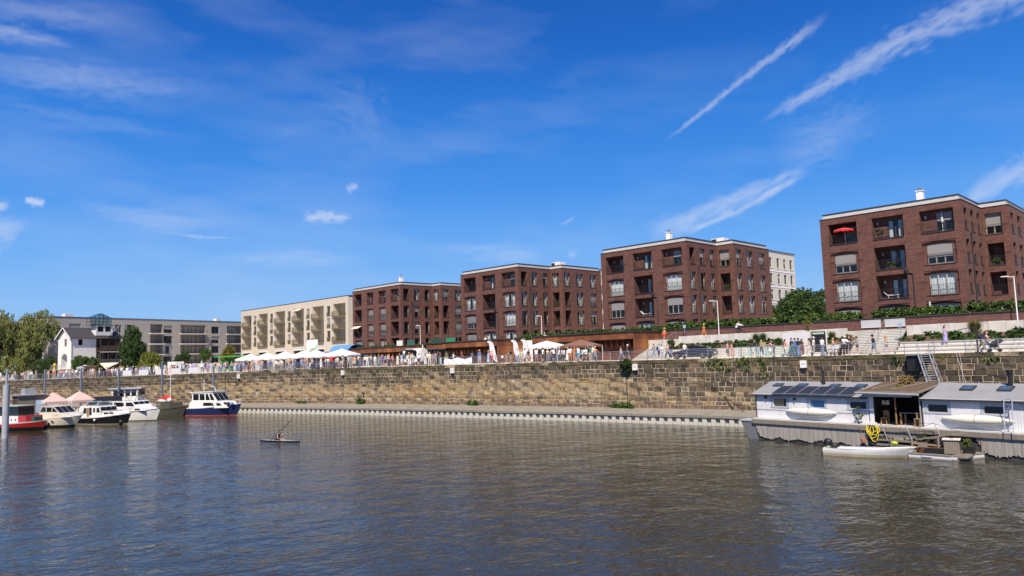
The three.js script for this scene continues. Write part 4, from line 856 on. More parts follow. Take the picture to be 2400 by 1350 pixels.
function flag(x, z, lean, label) {
  const o = thing('teardrop_flag', label, 'flag', x, 6.5, z, 0.6, 'white teardrop flags'), pts = [];
  const pole = []; for (let k = 0; k <= 14; k++) { const t = k / 14; pole.push(V3(-lean * t * 0.9 + (t > 0.7 ? -0.55 * ((t - 0.7) / 0.3) ** 2 : 0), 3.3 * t - (t > 0.85 ? 0.25 * ((t - 0.85) / 0.15) ** 2 : 0), 0)); }
  gb().tube(pole, t => 0.022 - 0.012 * t, 6).mesh('pole', M.steel, o);
  const rows = []; for (let k = 1; k <= 14; k++) { const t = k / 14, w = 0.72 * Math.pow(Math.sin(Math.PI * Math.min(1, 0.12 + 0.83 * t)), 0.75) * (t < 0.2 ? t / 0.2 * 0.7 + 0.3 : 1), p = pole[k], row = []; for (let j = 0; j <= 5; j++) row.push(V3(p.x - w * j / 5, p.y - 0.1 * t * j / 5 - (t > 0.9 ? 0.12 * j / 5 : 0), 0.05 * Math.sin(j * 1.3 + k * 0.6))); rows.push(row); }
  gb().grid(rows, true).mesh('sail', M.canvas, o);
  gb().box(-0.3, 0.3, 0, 0.05, -0.3, 0.3).mesh('foot', M.cap, o);
}
flag(-69.4, -66.4, 0.75, 'leftmost white teardrop flag, beside the hung white cloth');
flag(-66.0, -67.4, 0.75, 'middle white teardrop flag before the pavilion end');
flag(-63.9, -66.9, 0.6, 'rightmost white teardrop flag beside the white tent');
// white cloth on the railing, white boards further left
{
  const onRail = (u0, u1, name, label, sag, cat) => { const rows = []; for (let j = 0; j <= 6; j++) { const row = []; for (let k = 0; k <= 24; k++) { const t = k / 24, u = mix(u0, u1, t), top = 1.02 - sag * Math.abs(Math.sin(2 * Math.PI * t)) * 0.9; row.push(V3(u, PG(u) + mix(0.12, top, j / 6), -(QW(u) + 0.17) + (sag ? 0.035 * Math.sin(k * 1.1 + j) : 0))); } rows.push(row); } tag(gb().grid(rows, true).mesh(name, sag ? paint([0.8, 0.8, 0.82], { side: THREE.DoubleSide }) : M.canvas), label, cat, sag ? undefined : 'white boards on the railing'); };
  onRail(-75.6, -71.0, 'white_cloth', 'white cloth hung in swags from the quay railing', 0.3, 'cloth');
  [[-142.8, 'leftmost white board on the railing below the yellow willow'], [-138.7, 'second white board on the railing, near the tall mast'], [-134.6, 'third white board on the railing, right of the tall mast'], [-130.9, 'fourth white board on the railing, left of the last'], [-126.8, 'rightmost white board on the railing, near the green wagon']].forEach(([u, l], i) => onRail(u, u + 2.25, 'notice_board', l, 0, 'board'));
}
// vintage white catering trailer
{
  const t = thing('catering_trailer', 'small white round-roofed catering trailer with open hatch', 'trailer', -83.4, 6.5, -65.2, 0.2), out = [];
  const prof = [[-1.0, 0.55], [1.0, 0.55], [1.0, 1.5]]; for (let k = 1; k < 12; k++) { const a = Math.PI * k / 12; prof.push([Math.cos(a), 1.5 + 0.95 * Math.sin(a)]); } prof.push([-1.0, 1.5]);
  // body runs along the quay (x); round profile across it
  const m = RY(Math.PI / 2, -3.2, 0, 0), body = gb().at(m).prism(prof, 0, 3.2).mesh('body', paint([0.78, 0.77, 0.73], { roughness: 0.4 }), t);
  const inset = [[-0.72, 0.7], [0.72, 0.7], [0.72, 1.5]]; for (let k = 1; k < 12; k++) { const a = Math.PI * k / 12; inset.push([0.72 * Math.cos(a), 1.5 + 0.7 * Math.sin(a)]); } inset.push([-0.72, 1.5]);
  gb().at(m).prism(inset, 3.203, 3.25).mesh('end_panel', paint([0.72, 0.71, 0.67]), body);
  const ins2 = inset.map(([x, y]) => [x * 0.55, 0.9 + (y - 0.7) * 0.62]); gb().at(m).prism(ins2, 3.253, 3.28).mesh('end_door', paint([0.8, 0.79, 0.75]), body);
  gb().box(-2.6, -0.5, 1.2, 2.1, 1.003, 1.02).mesh('hatch_opening', M.black, t);
  gb().hex([V3(-2.7, 2.08, 1.0), V3(-0.4, 2.08, 1.0), V3(-0.4, 2.3, 2.0), V3(-2.7, 2.3, 2.0), V3(-2.7, 2.13, 1.0), V3(-0.4, 2.13, 1.0), V3(-0.4, 2.35, 2.0), V3(-2.7, 2.35, 2.0)]).mesh('hatch', paint([0.16, 0.2, 0.2]), t);
  for (const x of [-2.3, -0.9]) { const w = gb(); w.cyl(V3(x, 0.32, 0.75), V3(x, 0.32, 1.0), 0.32, 0.32, 16).mesh('wheel', M.tyre, t); }
  gb().cyl(V3(-0.2, 2.35, 0), V3(-0.2, 2.95, 0), 0.07).mesh('chimney', M.frameWhite, t);
}
// dark canopy stall and signs on the pavilion roof
{
  const s = thing('bar_stall', 'dark open bar stall with flat canopy behind the crowd', 'stall', -96, 6.5, -71.5);
  gb().box(0, 8.2, 2.35, 2.45, -1.4, 1.4).mesh('canopy', paint([0.12, 0.13, 0.13]), s);
  gb().box(0.4, 8, 0, 1.1, 0.4, 0.9).mesh('counter', M.woodDark, s); gb().box(0.2, 8.1, 0, 2.35, -1.4, -1.3).mesh('back', M.black, s);
  for (const x of [0.1, 4, 8]) gb().box(x, x + 0.08, 0, 2.35, 1.25, 1.33).mesh('post', M.iron, s);
  [[-101.8, 1.6, paint([0.62, 0.63, 0.62]), 'pale grey sign panel on the pavilion roof'], [-98.9, 1.9, paint([0.03, 0.1, 0.08]), 'dark green sign panel on the roof edge, beside the pale one'], [-92.5, 2.6, paint([0.02, 0.06, 0.045]), 'largest dark green sign panel on the pavilion roof'], [-88.9, 2.2, paint([0.02, 0.22, 0.1]), 'bright green sign panel near the lamp post']].forEach(([x, w, m, l], i) => { const q = thing('roof_sign', l, 'sign', x, i === 3 ? 9.8 : 9.62, -74.2 + 0.35); gb().box(0, w, 0.15, i === 3 ? 0.75 : 1.0, -0.08, 0).mesh('panel', m, q); gb().box(0.1, 0.18, 0, 0.15, -0.08, 0).box(w - 0.18, w - 0.1, 0, 0.15, -0.08, 0).mesh('foot', M.iron, q); });
}
// green festival wagon
{
  const w = thing('green_wagon', 'bright green festival wagon with raised roof flap by the umbrellas', 'wagon', -135.5, 6.1, -58.2, 0.2), gm = paint([0.03, 0.42, 0.06], { roughness: 0.4 });
  gb().box(0, 6.5, 0.5, 0.95, -2.2, 0).box(0, 0.5, 0.95, 2.4, -2.2, 0).box(6, 6.5, 0.95, 2.4, -2.2, 0).box(0.5, 6, 0.95, 2.4, -2.2, -2.1).mesh('body', gm, w); gb().box(-0.2, 9.2, 2.85, 3.0, -2.6, 1.3).mesh('roof_flap', gm, w);
  for (const x of [0.3, 6.2]) gb().box(x, x + 0.1, 2.4, 2.85, -1, -0.9).mesh('strut', M.iron, w);
  gb().ball(V3(2.2, 2.1, 0.2), 0.35, 8).mesh('lamp_ball', gm, w); for (const x of [1, 5.5]) gb().cyl(V3(x, 0.35, -0.4), V3(x, 0.35, -0.1), 0.35, 0.35, 14).mesh('wheel', M.tyre, w);
  const k = thing('ticket_hut', 'white box-shaped hut with dark window beside the white boards', 'hut', -158.3, 5.9, -57, 0.2); gb().box(0, 2.6, 0, 2.6, -2, 0).mesh('wall', M.white, k); gb().box(1.2, 2.3, 0.9, 1.9, 0.003, 0.03).mesh('window', M.darkGlass, k);
  tag(gb().box(-172, -146, 5.6, 7.9, -64.4, -63.9).mesh('pale_wall', M.concrete), 'low pale garden wall behind the left-hand crowd', 'wall');
  tag(gb().hex([V3(-172.5, 8.7, -48.2), V3(-170.4, 7.5, -48.8), V3(-170.5, 8.7, -51.4), V3(-172, 8.75, -50.6), V3(-172.5, 8.73, -48.2), V3(-170.4, 7.53, -48.8), V3(-170.5, 8.73, -51.4), V3(-172, 8.78, -50.6)]).mesh('shade_sail', phys([0.7, 0.62, 0.46], { side: THREE.DoubleSide, roughness: 0.9 })), 'cream triangular shade sail below the timber balconies', 'shade sail');
  const h = thing('wooden_hut', 'small timber hut in front of the white house', 'hut', -167, 5.9, -43.6, 0.2); gb().box(0, 2.2, 0, 2.2, -1.6, 0).mesh('wall', M.woodWarm, h); gb().box(-0.5, 2.5, 2.2, 2.32, -2, 0.5).mesh('roof', M.woodGrey, h); for (const x of [0.3, 1.2]) gb().box(x, x + 0.6, 0.3, 1.9, 0.003, 0.03).mesh('opening', M.black, h);
  const f = thing('sculpture', 'tall yellow and cream garden figure beside the porch', 'sculpture', -175.4, 5.8, -40.6); gb().tube([V3(0, 0, 0), V3(0.1, 1, 0), V3(-0.1, 2, 0), V3(0, 2.6, 0)], t => 0.32 - 0.1 * t, 8).mesh('body', paint([0.6, 0.45, 0.22]), f); gb().ball(V3(0.1, 2.75, 0), 0.32, 8, 1.4).mesh('head', paint([0.55, 0.36, 0.05]), f);
}

// ---------------------------------------------------------------- street lamps, signs, wall lamps
function streetLamp(x, y, z, h, label) {
  const o = thing('street_lamp', label, 'street lamp', x, y, z, 0, 'slim pale street lamps');
  gb().cyl(V3(0, 0, 0), V3(0, h, 0), 0.06, 0.045, 10).mesh('post', M.frameWhite, o);
  gb().cyl(V3(0, h - 0.1, 0), V3(-0.75, h, 0.1), 0.03).mesh('arm', M.frameWhite, o);
  gb().box(-0.95, -0.35, h - 0.04, h + 0.05, 0, 0.2).mesh('lamp_head', M.frameWhite, o);
}
streetLamp(-14.7, 8.84, -79, 4.35, 'street lamp at the extreme edge, before the red house with parasol');
streetLamp(-44.5, 8.84, -79, 4.4, 'street lamp on the upper path between orange walker and cyclist');
streetLamp(-74.6, 9, -80.6, 4.3, 'street lamp above the white flags, before a brick house');
streetLamp(-104.0, 9, -80.6, 4.4, 'street lamp above the bright green roof sign');
{
  const post = (x, z, y, l) => { const o = thing('sign_post', l, 'sign', x, y, z); gb().cyl(V3(0, 0, 0), V3(0, 1.7, 0), 0.03).mesh('post', M.steel, o); gb().box(-0.2, 0.2, 1.35, 1.75, 0.03, 0.05).mesh('plate', paint([0.3, 0.4, 0.5]), o); };
  post(-49.4, -79.4, 8.84, 'small blue-grey sign post at the top of the broad stairway'); post(-23.1, -74.3, 7.6, 'small sign post beside the second stairway, near the planted slope');
  for (const [x, l] of [[-28.6, 'pale blank board on the brick wall, nearer the first stairway'], [-26.3, 'pale blank board on the brick wall beside the handrail']]) { const o = thing('wall_board', l, 'board', x, 9.2, -79.98); gb().box(0, 1.95, 0, 0.68, 0, 0.05).mesh('panel', paint([0.42, 0.44, 0.47]), o); gb().box(0, 1.95, -0.04, 0, 0, 0.07).box(0, 1.95, 0.68, 0.72, 0, 0.07).mesh('frame', M.frameWhite, o); }
  [[-47.9, 'white lamp box on the quay wall beside the dark bush'], [-29.9, 'white lamp box on the quay wall above the houseboat chimney'], [-73.9, 'white lamp box on the quay wall below the hung cloth'], [-93.8, 'white lamp box on the wall below the white umbrellas'], [-115.3, 'white lamp box on the wall above the navy boat']].forEach(([u, l]) => { const o = thing('wall_lamp_box', l, 'wall lamp', u, PG(u) - 1.05, -(QW(u) - 0.05)); gb().box(-0.28, 0.28, 0, 0.68, 0, 0.28).mesh('housing', M.white, o); gb().box(-0.2, 0.2, -0.16, 0, 0.02, 0.24).mesh('lamp_glass', M.darkGlass, o); gb().box(-0.17, 0.17, 0.3, 0.34, 0.28, 0.285).box(-0.17, 0.17, 0.4, 0.44, 0.28, 0.285).mesh('vent', M.galv, o); });
}

// ---------------------------------------------------------------- parked dark car
{
  const c = thing('parked_car', 'dark blue saloon car parked before the low concrete wall', 'car', -45.9, 6.5, -71.0, 0.125); // x: nose 0 to tail 5
  const bodyM = phys([0.012, 0.014, 0.032], { roughness: 0.35, clearcoat: 0.35, clearcoatRoughness: 0.05 });
  const S = [[0, 0.35, 0.62, 0.55], [0.12, 0.26, 0.72, 0.72], [0.5, 0.22, 0.8, 0.84], [1.2, 0.2, 0.9, 0.9], [1.7, 0.2, 0.95, 0.92], [2.5, 0.2, 0.98, 0.93], [3.4, 0.2, 1.0, 0.93], [4.1, 0.22, 1.02, 0.91], [4.6, 0.26, 1.0, 0.87], [4.88, 0.32, 0.97, 0.8], [5.0, 0.42, 0.88, 0.72]];
  const rows = S.map(([x, b, t, w]) => { const r = []; for (const [ky, kw] of [[0, 0.86], [0.12, 0.97], [0.45, 1], [0.75, 0.99], [0.93, 0.93], [1, 0.8]]) r.push([mix(b, t, ky), w * kw]); const right = r.map(([y, z]) => V3(x, y, z)), left = r.slice().reverse().map(([y, z]) => V3(x, y, -z)); return [...right, ...left]; });
  const g = gb(); g.grid(rows.slice().reverse(), true, true);
  for (const e of [0, rows.length - 1]) for (let k = 1; k < rows[e].length - 1; k++) e ? g.tri(rows[e][0], rows[e][k], rows[e][k + 1]) : g.tri(rows[e][0], rows[e][k + 1], rows[e][k]);
  g.mesh('body', bodyM, c);
  // cabin: dark glass with a painted roof
  const cab = [[1.35, 0.93, 0.93, 0.86, 0.86], [2.05, 0.94, 1.34, 0.87, 0.7], [2.6, 0.95, 1.43, 0.88, 0.66], [3.2, 0.96, 1.43, 0.88, 0.65], [3.9, 0.98, 1.3, 0.86, 0.66], [4.55, 0.99, 1.02, 0.8, 0.74]];
  const cr = cab.map(([x, b, t, wb, wt]) => [V3(x, b, wb), V3(x, t - 0.03, wt + 0.03), V3(x, t, wt - 0.08), V3(x, t, -wt + 0.08), V3(x, t - 0.03, -wt - 0.03), V3(x, b, -wb)]);
  gb().grid(cr.slice().reverse(), true).mesh('windows', M.darkGlass, c);
  const rf = cab.slice(1, 5).map(([x, b, t, wb, wt]) => [V3(x, t + 0.012, wt - 0.02), V3(x, t + 0.025, 0), V3(x, t + 0.012, -wt + 0.02)]); gb().grid(rf.reverse(), true).mesh('roof', bodyM, c);
  for (const x of [2.9]) for (const s of [-1, 1]) gb().bar(V3(x, 0.95, s * 0.885), V3(x + 0.05, 1.42, s * 0.7), 0.06, 0.03).mesh('pillar', bodyM, c);
  for (const x of [0.95, 3.95]) for (const s of [-1, 1]) { const w = gb().cyl(V3(x, 0.34, s * 0.72), V3(x, 0.34, s * 0.945), 0.34, 0.34, 20).mesh('wheel', M.tyre, c); const rim = gb(); for (let k = 0; k < 7; k++) { const a = k / 7 * 6.283; rim.bar(V3(x, 0.34, s * 0.952), V3(x + 0.24 * Math.cos(a), 0.34 + 0.24 * Math.sin(a), s * 0.952), 0.06, 0.02); } rim.mesh('rim', M.steel, w); }
  for (const s of [-1, 1]) { gb().box(4.86, 5.0, 0.74, 0.88, s * 0.5 - 0.2, s * 0.5 + 0.2).mesh('tail_light', paint([0.6, 0.12, 0.08], { roughness: 0.2 }), c); gb().box(0.02, 0.2, 0.58, 0.68, s * 0.5 - 0.16, s * 0.5 + 0.16).mesh('headlight', M.frameWhite, c); gb().box(1.75, 1.95, 0.93, 1.06, s * 0.95 - 0.08, s * 0.95 + 0.08).mesh('mirror', bodyM, c); }
  gb().box(5.0, 5.012, 0.55, 0.67, -0.26, 0.26).mesh('number_plate', M.frameWhite, c);
}

// ---------------------------------------------------------------- bar tables, screen wall, pram, bicycles
{
  const mint = paint([0.3, 0.56, 0.52], { roughness: 0.5 });
  const bar = (x, z, label) => { const o = thing('bar_table', label, 'table', x, 6.5, z, 0.1, 'mint bar tables'); gb().box(-0.6, 0.6, 1.02, 1.08, -0.4, 0.4).mesh('table_top', mint, o); for (const [a, b] of [[-1, -1], [1, -1], [1, 1], [-1, 1]]) gb().bar(V3(a * 0.5, 0, b * 0.33), V3(a * 0.5, 1.02, b * 0.33), 0.06).mesh('leg', mint, o); gb().bar(V3(-0.5, 0.3, 0.33), V3(0.5, 0.3, 0.33), 0.05).bar(V3(-0.5, 0.3, -0.33), V3(0.5, 0.3, -0.33), 0.05).mesh('foot_rail', mint, o); };
  bar(-36.6, -69.9, 'mint green bar table, leftmost of three behind the railing'); bar(-34.8, -70.0, 'mint green bar table in the middle of three behind the railing'); bar(-33.2, -70.2, 'mint green bar table nearest the white screen');
  const stool = (x, z, l) => { const o = thing('bar_stool', l, 'stool', x, 6.5, z, 0.4, 'mint bar stools'); gb().cyl(V3(0, 0.72, 0), V3(0, 0.77, 0), 0.18, 0.18, 12).mesh('seat', mint, o); for (let k = 0; k < 4; k++) { const a = k * Math.PI / 2 + 0.78; gb().bar(V3(0.12 * Math.cos(a), 0.72, 0.12 * Math.sin(a)), V3(0.22 * Math.cos(a), 0, 0.22 * Math.sin(a)), 0.035).mesh('leg', mint, o); } };
  stool(-37.5, -69.3, 'mint bar stool beside the woman with pale trousers'); stool(-35.6, -69.3, 'mint bar stool between the first two bar tables'); stool(-33.9, -69.4, 'mint bar stool between the second and third bar tables');
  const s = thing('white_screen', 'white backdrop screen with a dark menu board behind the queue', 'screen', -33.3, 6.5, -71.6, 0.05); gb().box(0, 2.7, 0, 2.35, -0.06, 0).mesh('panel', M.canvas, s);
  gb().box(2.72, 4.1, 0, 2.35, -0.5, -0.44).mesh('menu_board', M.black, s); gb().box(2.85, 3.95, 2.1, 2.25, -0.435, -0.42).mesh('heading', paint([0.45, 0.6, 0.45]), s); gb().box(4.1, 4.18, 0, 2.5, -0.5, -0.4).mesh('post', M.frameWhite, s);
  const bx = thing('cardboard_box', 'brown cardboard box standing on the middle bar table', 'box', -34.6, 7.585, -70); gb().box(-0.22, 0.22, 0, 0.42, -0.18, 0.18).mesh('box', paint([0.42, 0.3, 0.17]), bx);
  const p = thing('low_table', 'low black table at the end of the queue screen', 'table', -28.9, 6.5, -71.0); gb().box(0, 1.2, 0.5, 0.58, -0.5, 0).box(0, 1.2, 0.2, 0.26, -0.5, 0).mesh('top', M.black, p); for (const x of [0.03, 1.1]) gb().box(x, x + 0.06, 0, 0.5, -0.3, -0.2).mesh('leg', M.black, p);
  const pr = thing('pushchair', 'black pushchair between the man in navy and the quay edge', 'pushchair', -14.7, 6.5, -69.6, 0.3); gb().box(-0.3, 0.3, 0.35, 0.55, -0.22, 0.22).mesh('seat', M.black, pr); gb().bar(V3(-0.3, 0.5, 0), V3(0.55, 1.0, 0), 0.04, 0.4).mesh('handle', M.black, pr); for (const [x, z] of [[-0.35, -0.25], [-0.35, 0.25], [0.35, -0.25], [0.35, 0.25]]) gb().cyl(V3(x, 0.14, z - 0.03), V3(x, 0.14, z + 0.03), 0.14, 0.14, 12).mesh('wheel', M.tyre, pr);
}
const bikeGeo = (() => {
  const wheel = x => { const g = gb(), c = []; for (let k = 0; k <= 20; k++) { const a = k / 20 * 6.283; c.push(V3(x + 0.33 * Math.cos(a), 0.34 + 0.33 * Math.sin(a), 0)); } g.tube(c, 0.02, 5); for (let k = 0; k < 8; k++) { const a = k / 8 * 6.283; g.cyl(V3(x, 0.34, 0), V3(x + 0.32 * Math.cos(a), 0.34 + 0.32 * Math.sin(a), 0), 0.004, 0.004, 3, false); } return g.geo(); };
  const A = V3(0.42, 0.3, 0), B = V3(0.22, 0.82, 0), C = V3(0.86, 0.86, 0), f = gb();
  for (const [p, q, r] of [[A, B, 0.018], [A, C, 0.02], [B, C, 0.018], [A, V3(0, 0.34, 0), 0.013], [B, V3(0, 0.34, 0), 0.012], [C, V3(0.9, 0.72, 0), 0.02], [V3(0.9, 0.72, 0), V3(1.05, 0.34, 0), 0.014]]) f.cyl(p, q, r, r, 6);
  const h = gb().cyl(C, V3(0.83, 1.04, 0), 0.015).cyl(V3(0.8, 1.04, -0.28), V3(0.8, 1.04, 0.28), 0.014), s = gb().cyl(B, V3(0.19, 0.95, 0), 0.014).hex([V3(0.02, 0.94, 0.08), V3(0.32, 0.96, 0.03), V3(0.32, 0.96, -0.03), V3(0.02, 0.94, -0.08), V3(0.02, 0.99, 0.08), V3(0.32, 0.99, 0.03), V3(0.32, 0.99, -0.03), V3(0.02, 0.99, -0.08)]);
  return { w0: wheel(0), w1: wheel(1.05), f: f.geo(), h: h.geo(), s: s.geo() };
})();
function bicycle(x, y, z, turn, color, label, lean = 0.1) {
  const o = thing('bicycle', label, 'bicycle', x, y, z, turn, 'bicycles on the promenade'); o.rotation.x = 0; o.rotation.order = 'YXZ'; o.rotation.x = lean;
  put(bikeGeo.f, 'frame', paint(color, { roughness: 0.4 }), o); put(bikeGeo.w0, 'wheel', M.tyre, o); put(bikeGeo.w1, 'wheel', M.tyre, o); put(bikeGeo.h, 'handlebar', M.iron, o); put(bikeGeo.s, 'saddle', M.black, o);
}
bicycle(-42.10, 8.84, -78.2, 0.0, [0.05, 0.05, 0.05], 'dark bicycle ridden along the upper path', 0);
[[-61.5, 0.6, [0.5, 0.03, 0.03], 'red bicycle leaning on the railing by the white tent'], [-63, 0.6, [0.06, 0.06, 0.07], 'dark bicycle leaning on the railing, left of the red one'], [-60, 0.6, [0.6, 0.6, 0.6], 'silver bicycle leaning on the railing before the brown tent'], [-55.2, 0.7, [0.35, 0.12, 0.05], 'brown bicycle leaning on the railing by the pavilion'], [-64.8, 0.6, [0.05, 0.1, 0.25], 'blue bicycle leaning on the railing below the flags']].forEach(([u, d, c, l]) => bicycle(u, 6.5, -(QW(u) + d), -0.12, c, l, -0.12));
for (let k = 0; k < 26; k++) { const r = rng(900 + k), u = k < 13 ? -97 - k * 1.15 - r() : -143 - (k - 13) * 1.15 - r(), q = Math.floor(r() * 5), c = [[0.05, 0.05, 0.06], [0.4, 0.04, 0.04], [0.55, 0.56, 0.56], [0.06, 0.12, 0.3], [0.1, 0.2, 0.12]][q]; bicycle(u, PG(u), -(QW(u) + 0.6), 0.2 + 0.1 * r(), c, ['black', 'red', 'silver', 'blue', 'green'][q] + (k < 13 ? ' bicycle parked at the railing below the white umbrellas' : ' bicycle parked at the railing before the white house'), -0.12); }
// bits on the quay wall
{
  const ramp = thing('gangway', 'steel gangway stair from the quay down to the houseboat roof', 'gangway', -19.6, 6.45, -68.3);
  const A = [V3(0, 0, 0), V3(2.5, -2.9, 6.2)], s = 0.42, off = V3(6.2, 0, -2.5).normalize().multiplyScalar(s);
  for (const k of [-1, 1]) { const o = off.clone().multiplyScalar(k); gb().bar(A[0].clone().add(o), A[1].clone().add(o), 0.08, 0.2).mesh('stringer', M.galv, ramp); gb().cyl(A[0].clone().add(o).add(V3(0, 0.95, 0)), A[1].clone().add(o).add(V3(0, 0.95, 0)), 0.025).mesh('rail', M.galv, ramp); for (const t of [0, 0.33, 0.66, 1]) { const p = A[0].clone().lerp(A[1], t).add(o); gb().cyl(p, p.clone().add(V3(0, 0.95, 0)), 0.02).mesh('post', M.galv, ramp); } }
  for (let k = 1; k < 16; k++) { const p = A[0].clone().lerp(A[1], k / 16); gb().bar(p.clone().sub(off), p.clone().add(off), 0.22, 0.03).mesh('tread', M.galv, ramp); }
  gb().box(-1.4, 0.5, -0.06, 0, -0.9, 0.3).mesh('platform', M.galv, ramp);
  const niche = gb().box(-1.3, -0.45, -1.4, -0.07, -0.5, 0.1).mesh('bracket_box', M.black, ramp);
  const d = thing('davit', 'dark steel derrick post with stay on the quay edge', 'derrick', -15.9, 6.5, -(QW(-16) + 0.5)); gb().cyl(V3(0, 0, 0), V3(0, 2.3, 0), 0.07).mesh('post', M.iron, d); gb().cyl(V3(0, 1.6, 0), V3(1.5, 0, 0), 0.035).mesh('stay', M.iron, d); gb().cyl(V3(0, 2.1, 0), V3(-1.3, 1.9, 0), 0.03).mesh('jib', M.iron, d); gb().box(-0.2, 0.2, 0, 0.05, -0.2, 0.2).mesh('foot', M.iron, d);
  const m = thing('mooring_strut', 'rusty mooring strut leaning between wall and ledge', 'mooring strut', -37.3, 1.3, -(QW(-37.3) - 0.15)); gb().cyl(V3(0, 0, -0.1), V3(-1.0, 1.55, -0.12), 0.05).mesh('strut', M.woodDark, m); gb().cyl(V3(-1.0, 1.55, -0.12), V3(1.7, -0.05, 0.7), 0.045).mesh('strut', M.woodDark, m);
  const rp = thing('hanging_ropes', 'pale ropes hanging down the quay wall by the gangway', 'ropes', -17.1, 6.6, -(QW(-17) - 0.12)); gb().tube([V3(0, 0, -0.3), V3(0, -0.1, 0.02), V3(0.12, -1.2, 0.03), V3(0.1, -3.2, 0.1)], 0.012, 4).mesh('rope', M.frameWhite, rp); gb().tube([V3(-0.3, 0, -0.3), V3(-0.25, -0.1, 0.02), V3(0.0, -1.2, 0.04), V3(0.45, -3.2, 0.1)], 0.012, 4).mesh('rope', M.frameWhite, rp);
  for (const [u, l] of [[-49.1, 'dark drainpipe down the quay wall by the dark bush'], [-118.3, 'dark drainpipe down the wall behind the navy boat'], [-65.4, 'thin dark drain line on the wall below the flags']]) tag(gb().cyl(V3(u, 1.4, -(QW(u) - 0.09)), V3(u, PG(u) - 0.5, -(QW(u) - 0.09)), u === -65.4 ? 0.025 : 0.045).mesh('drainpipe', M.cap), l, 'pipe');
}

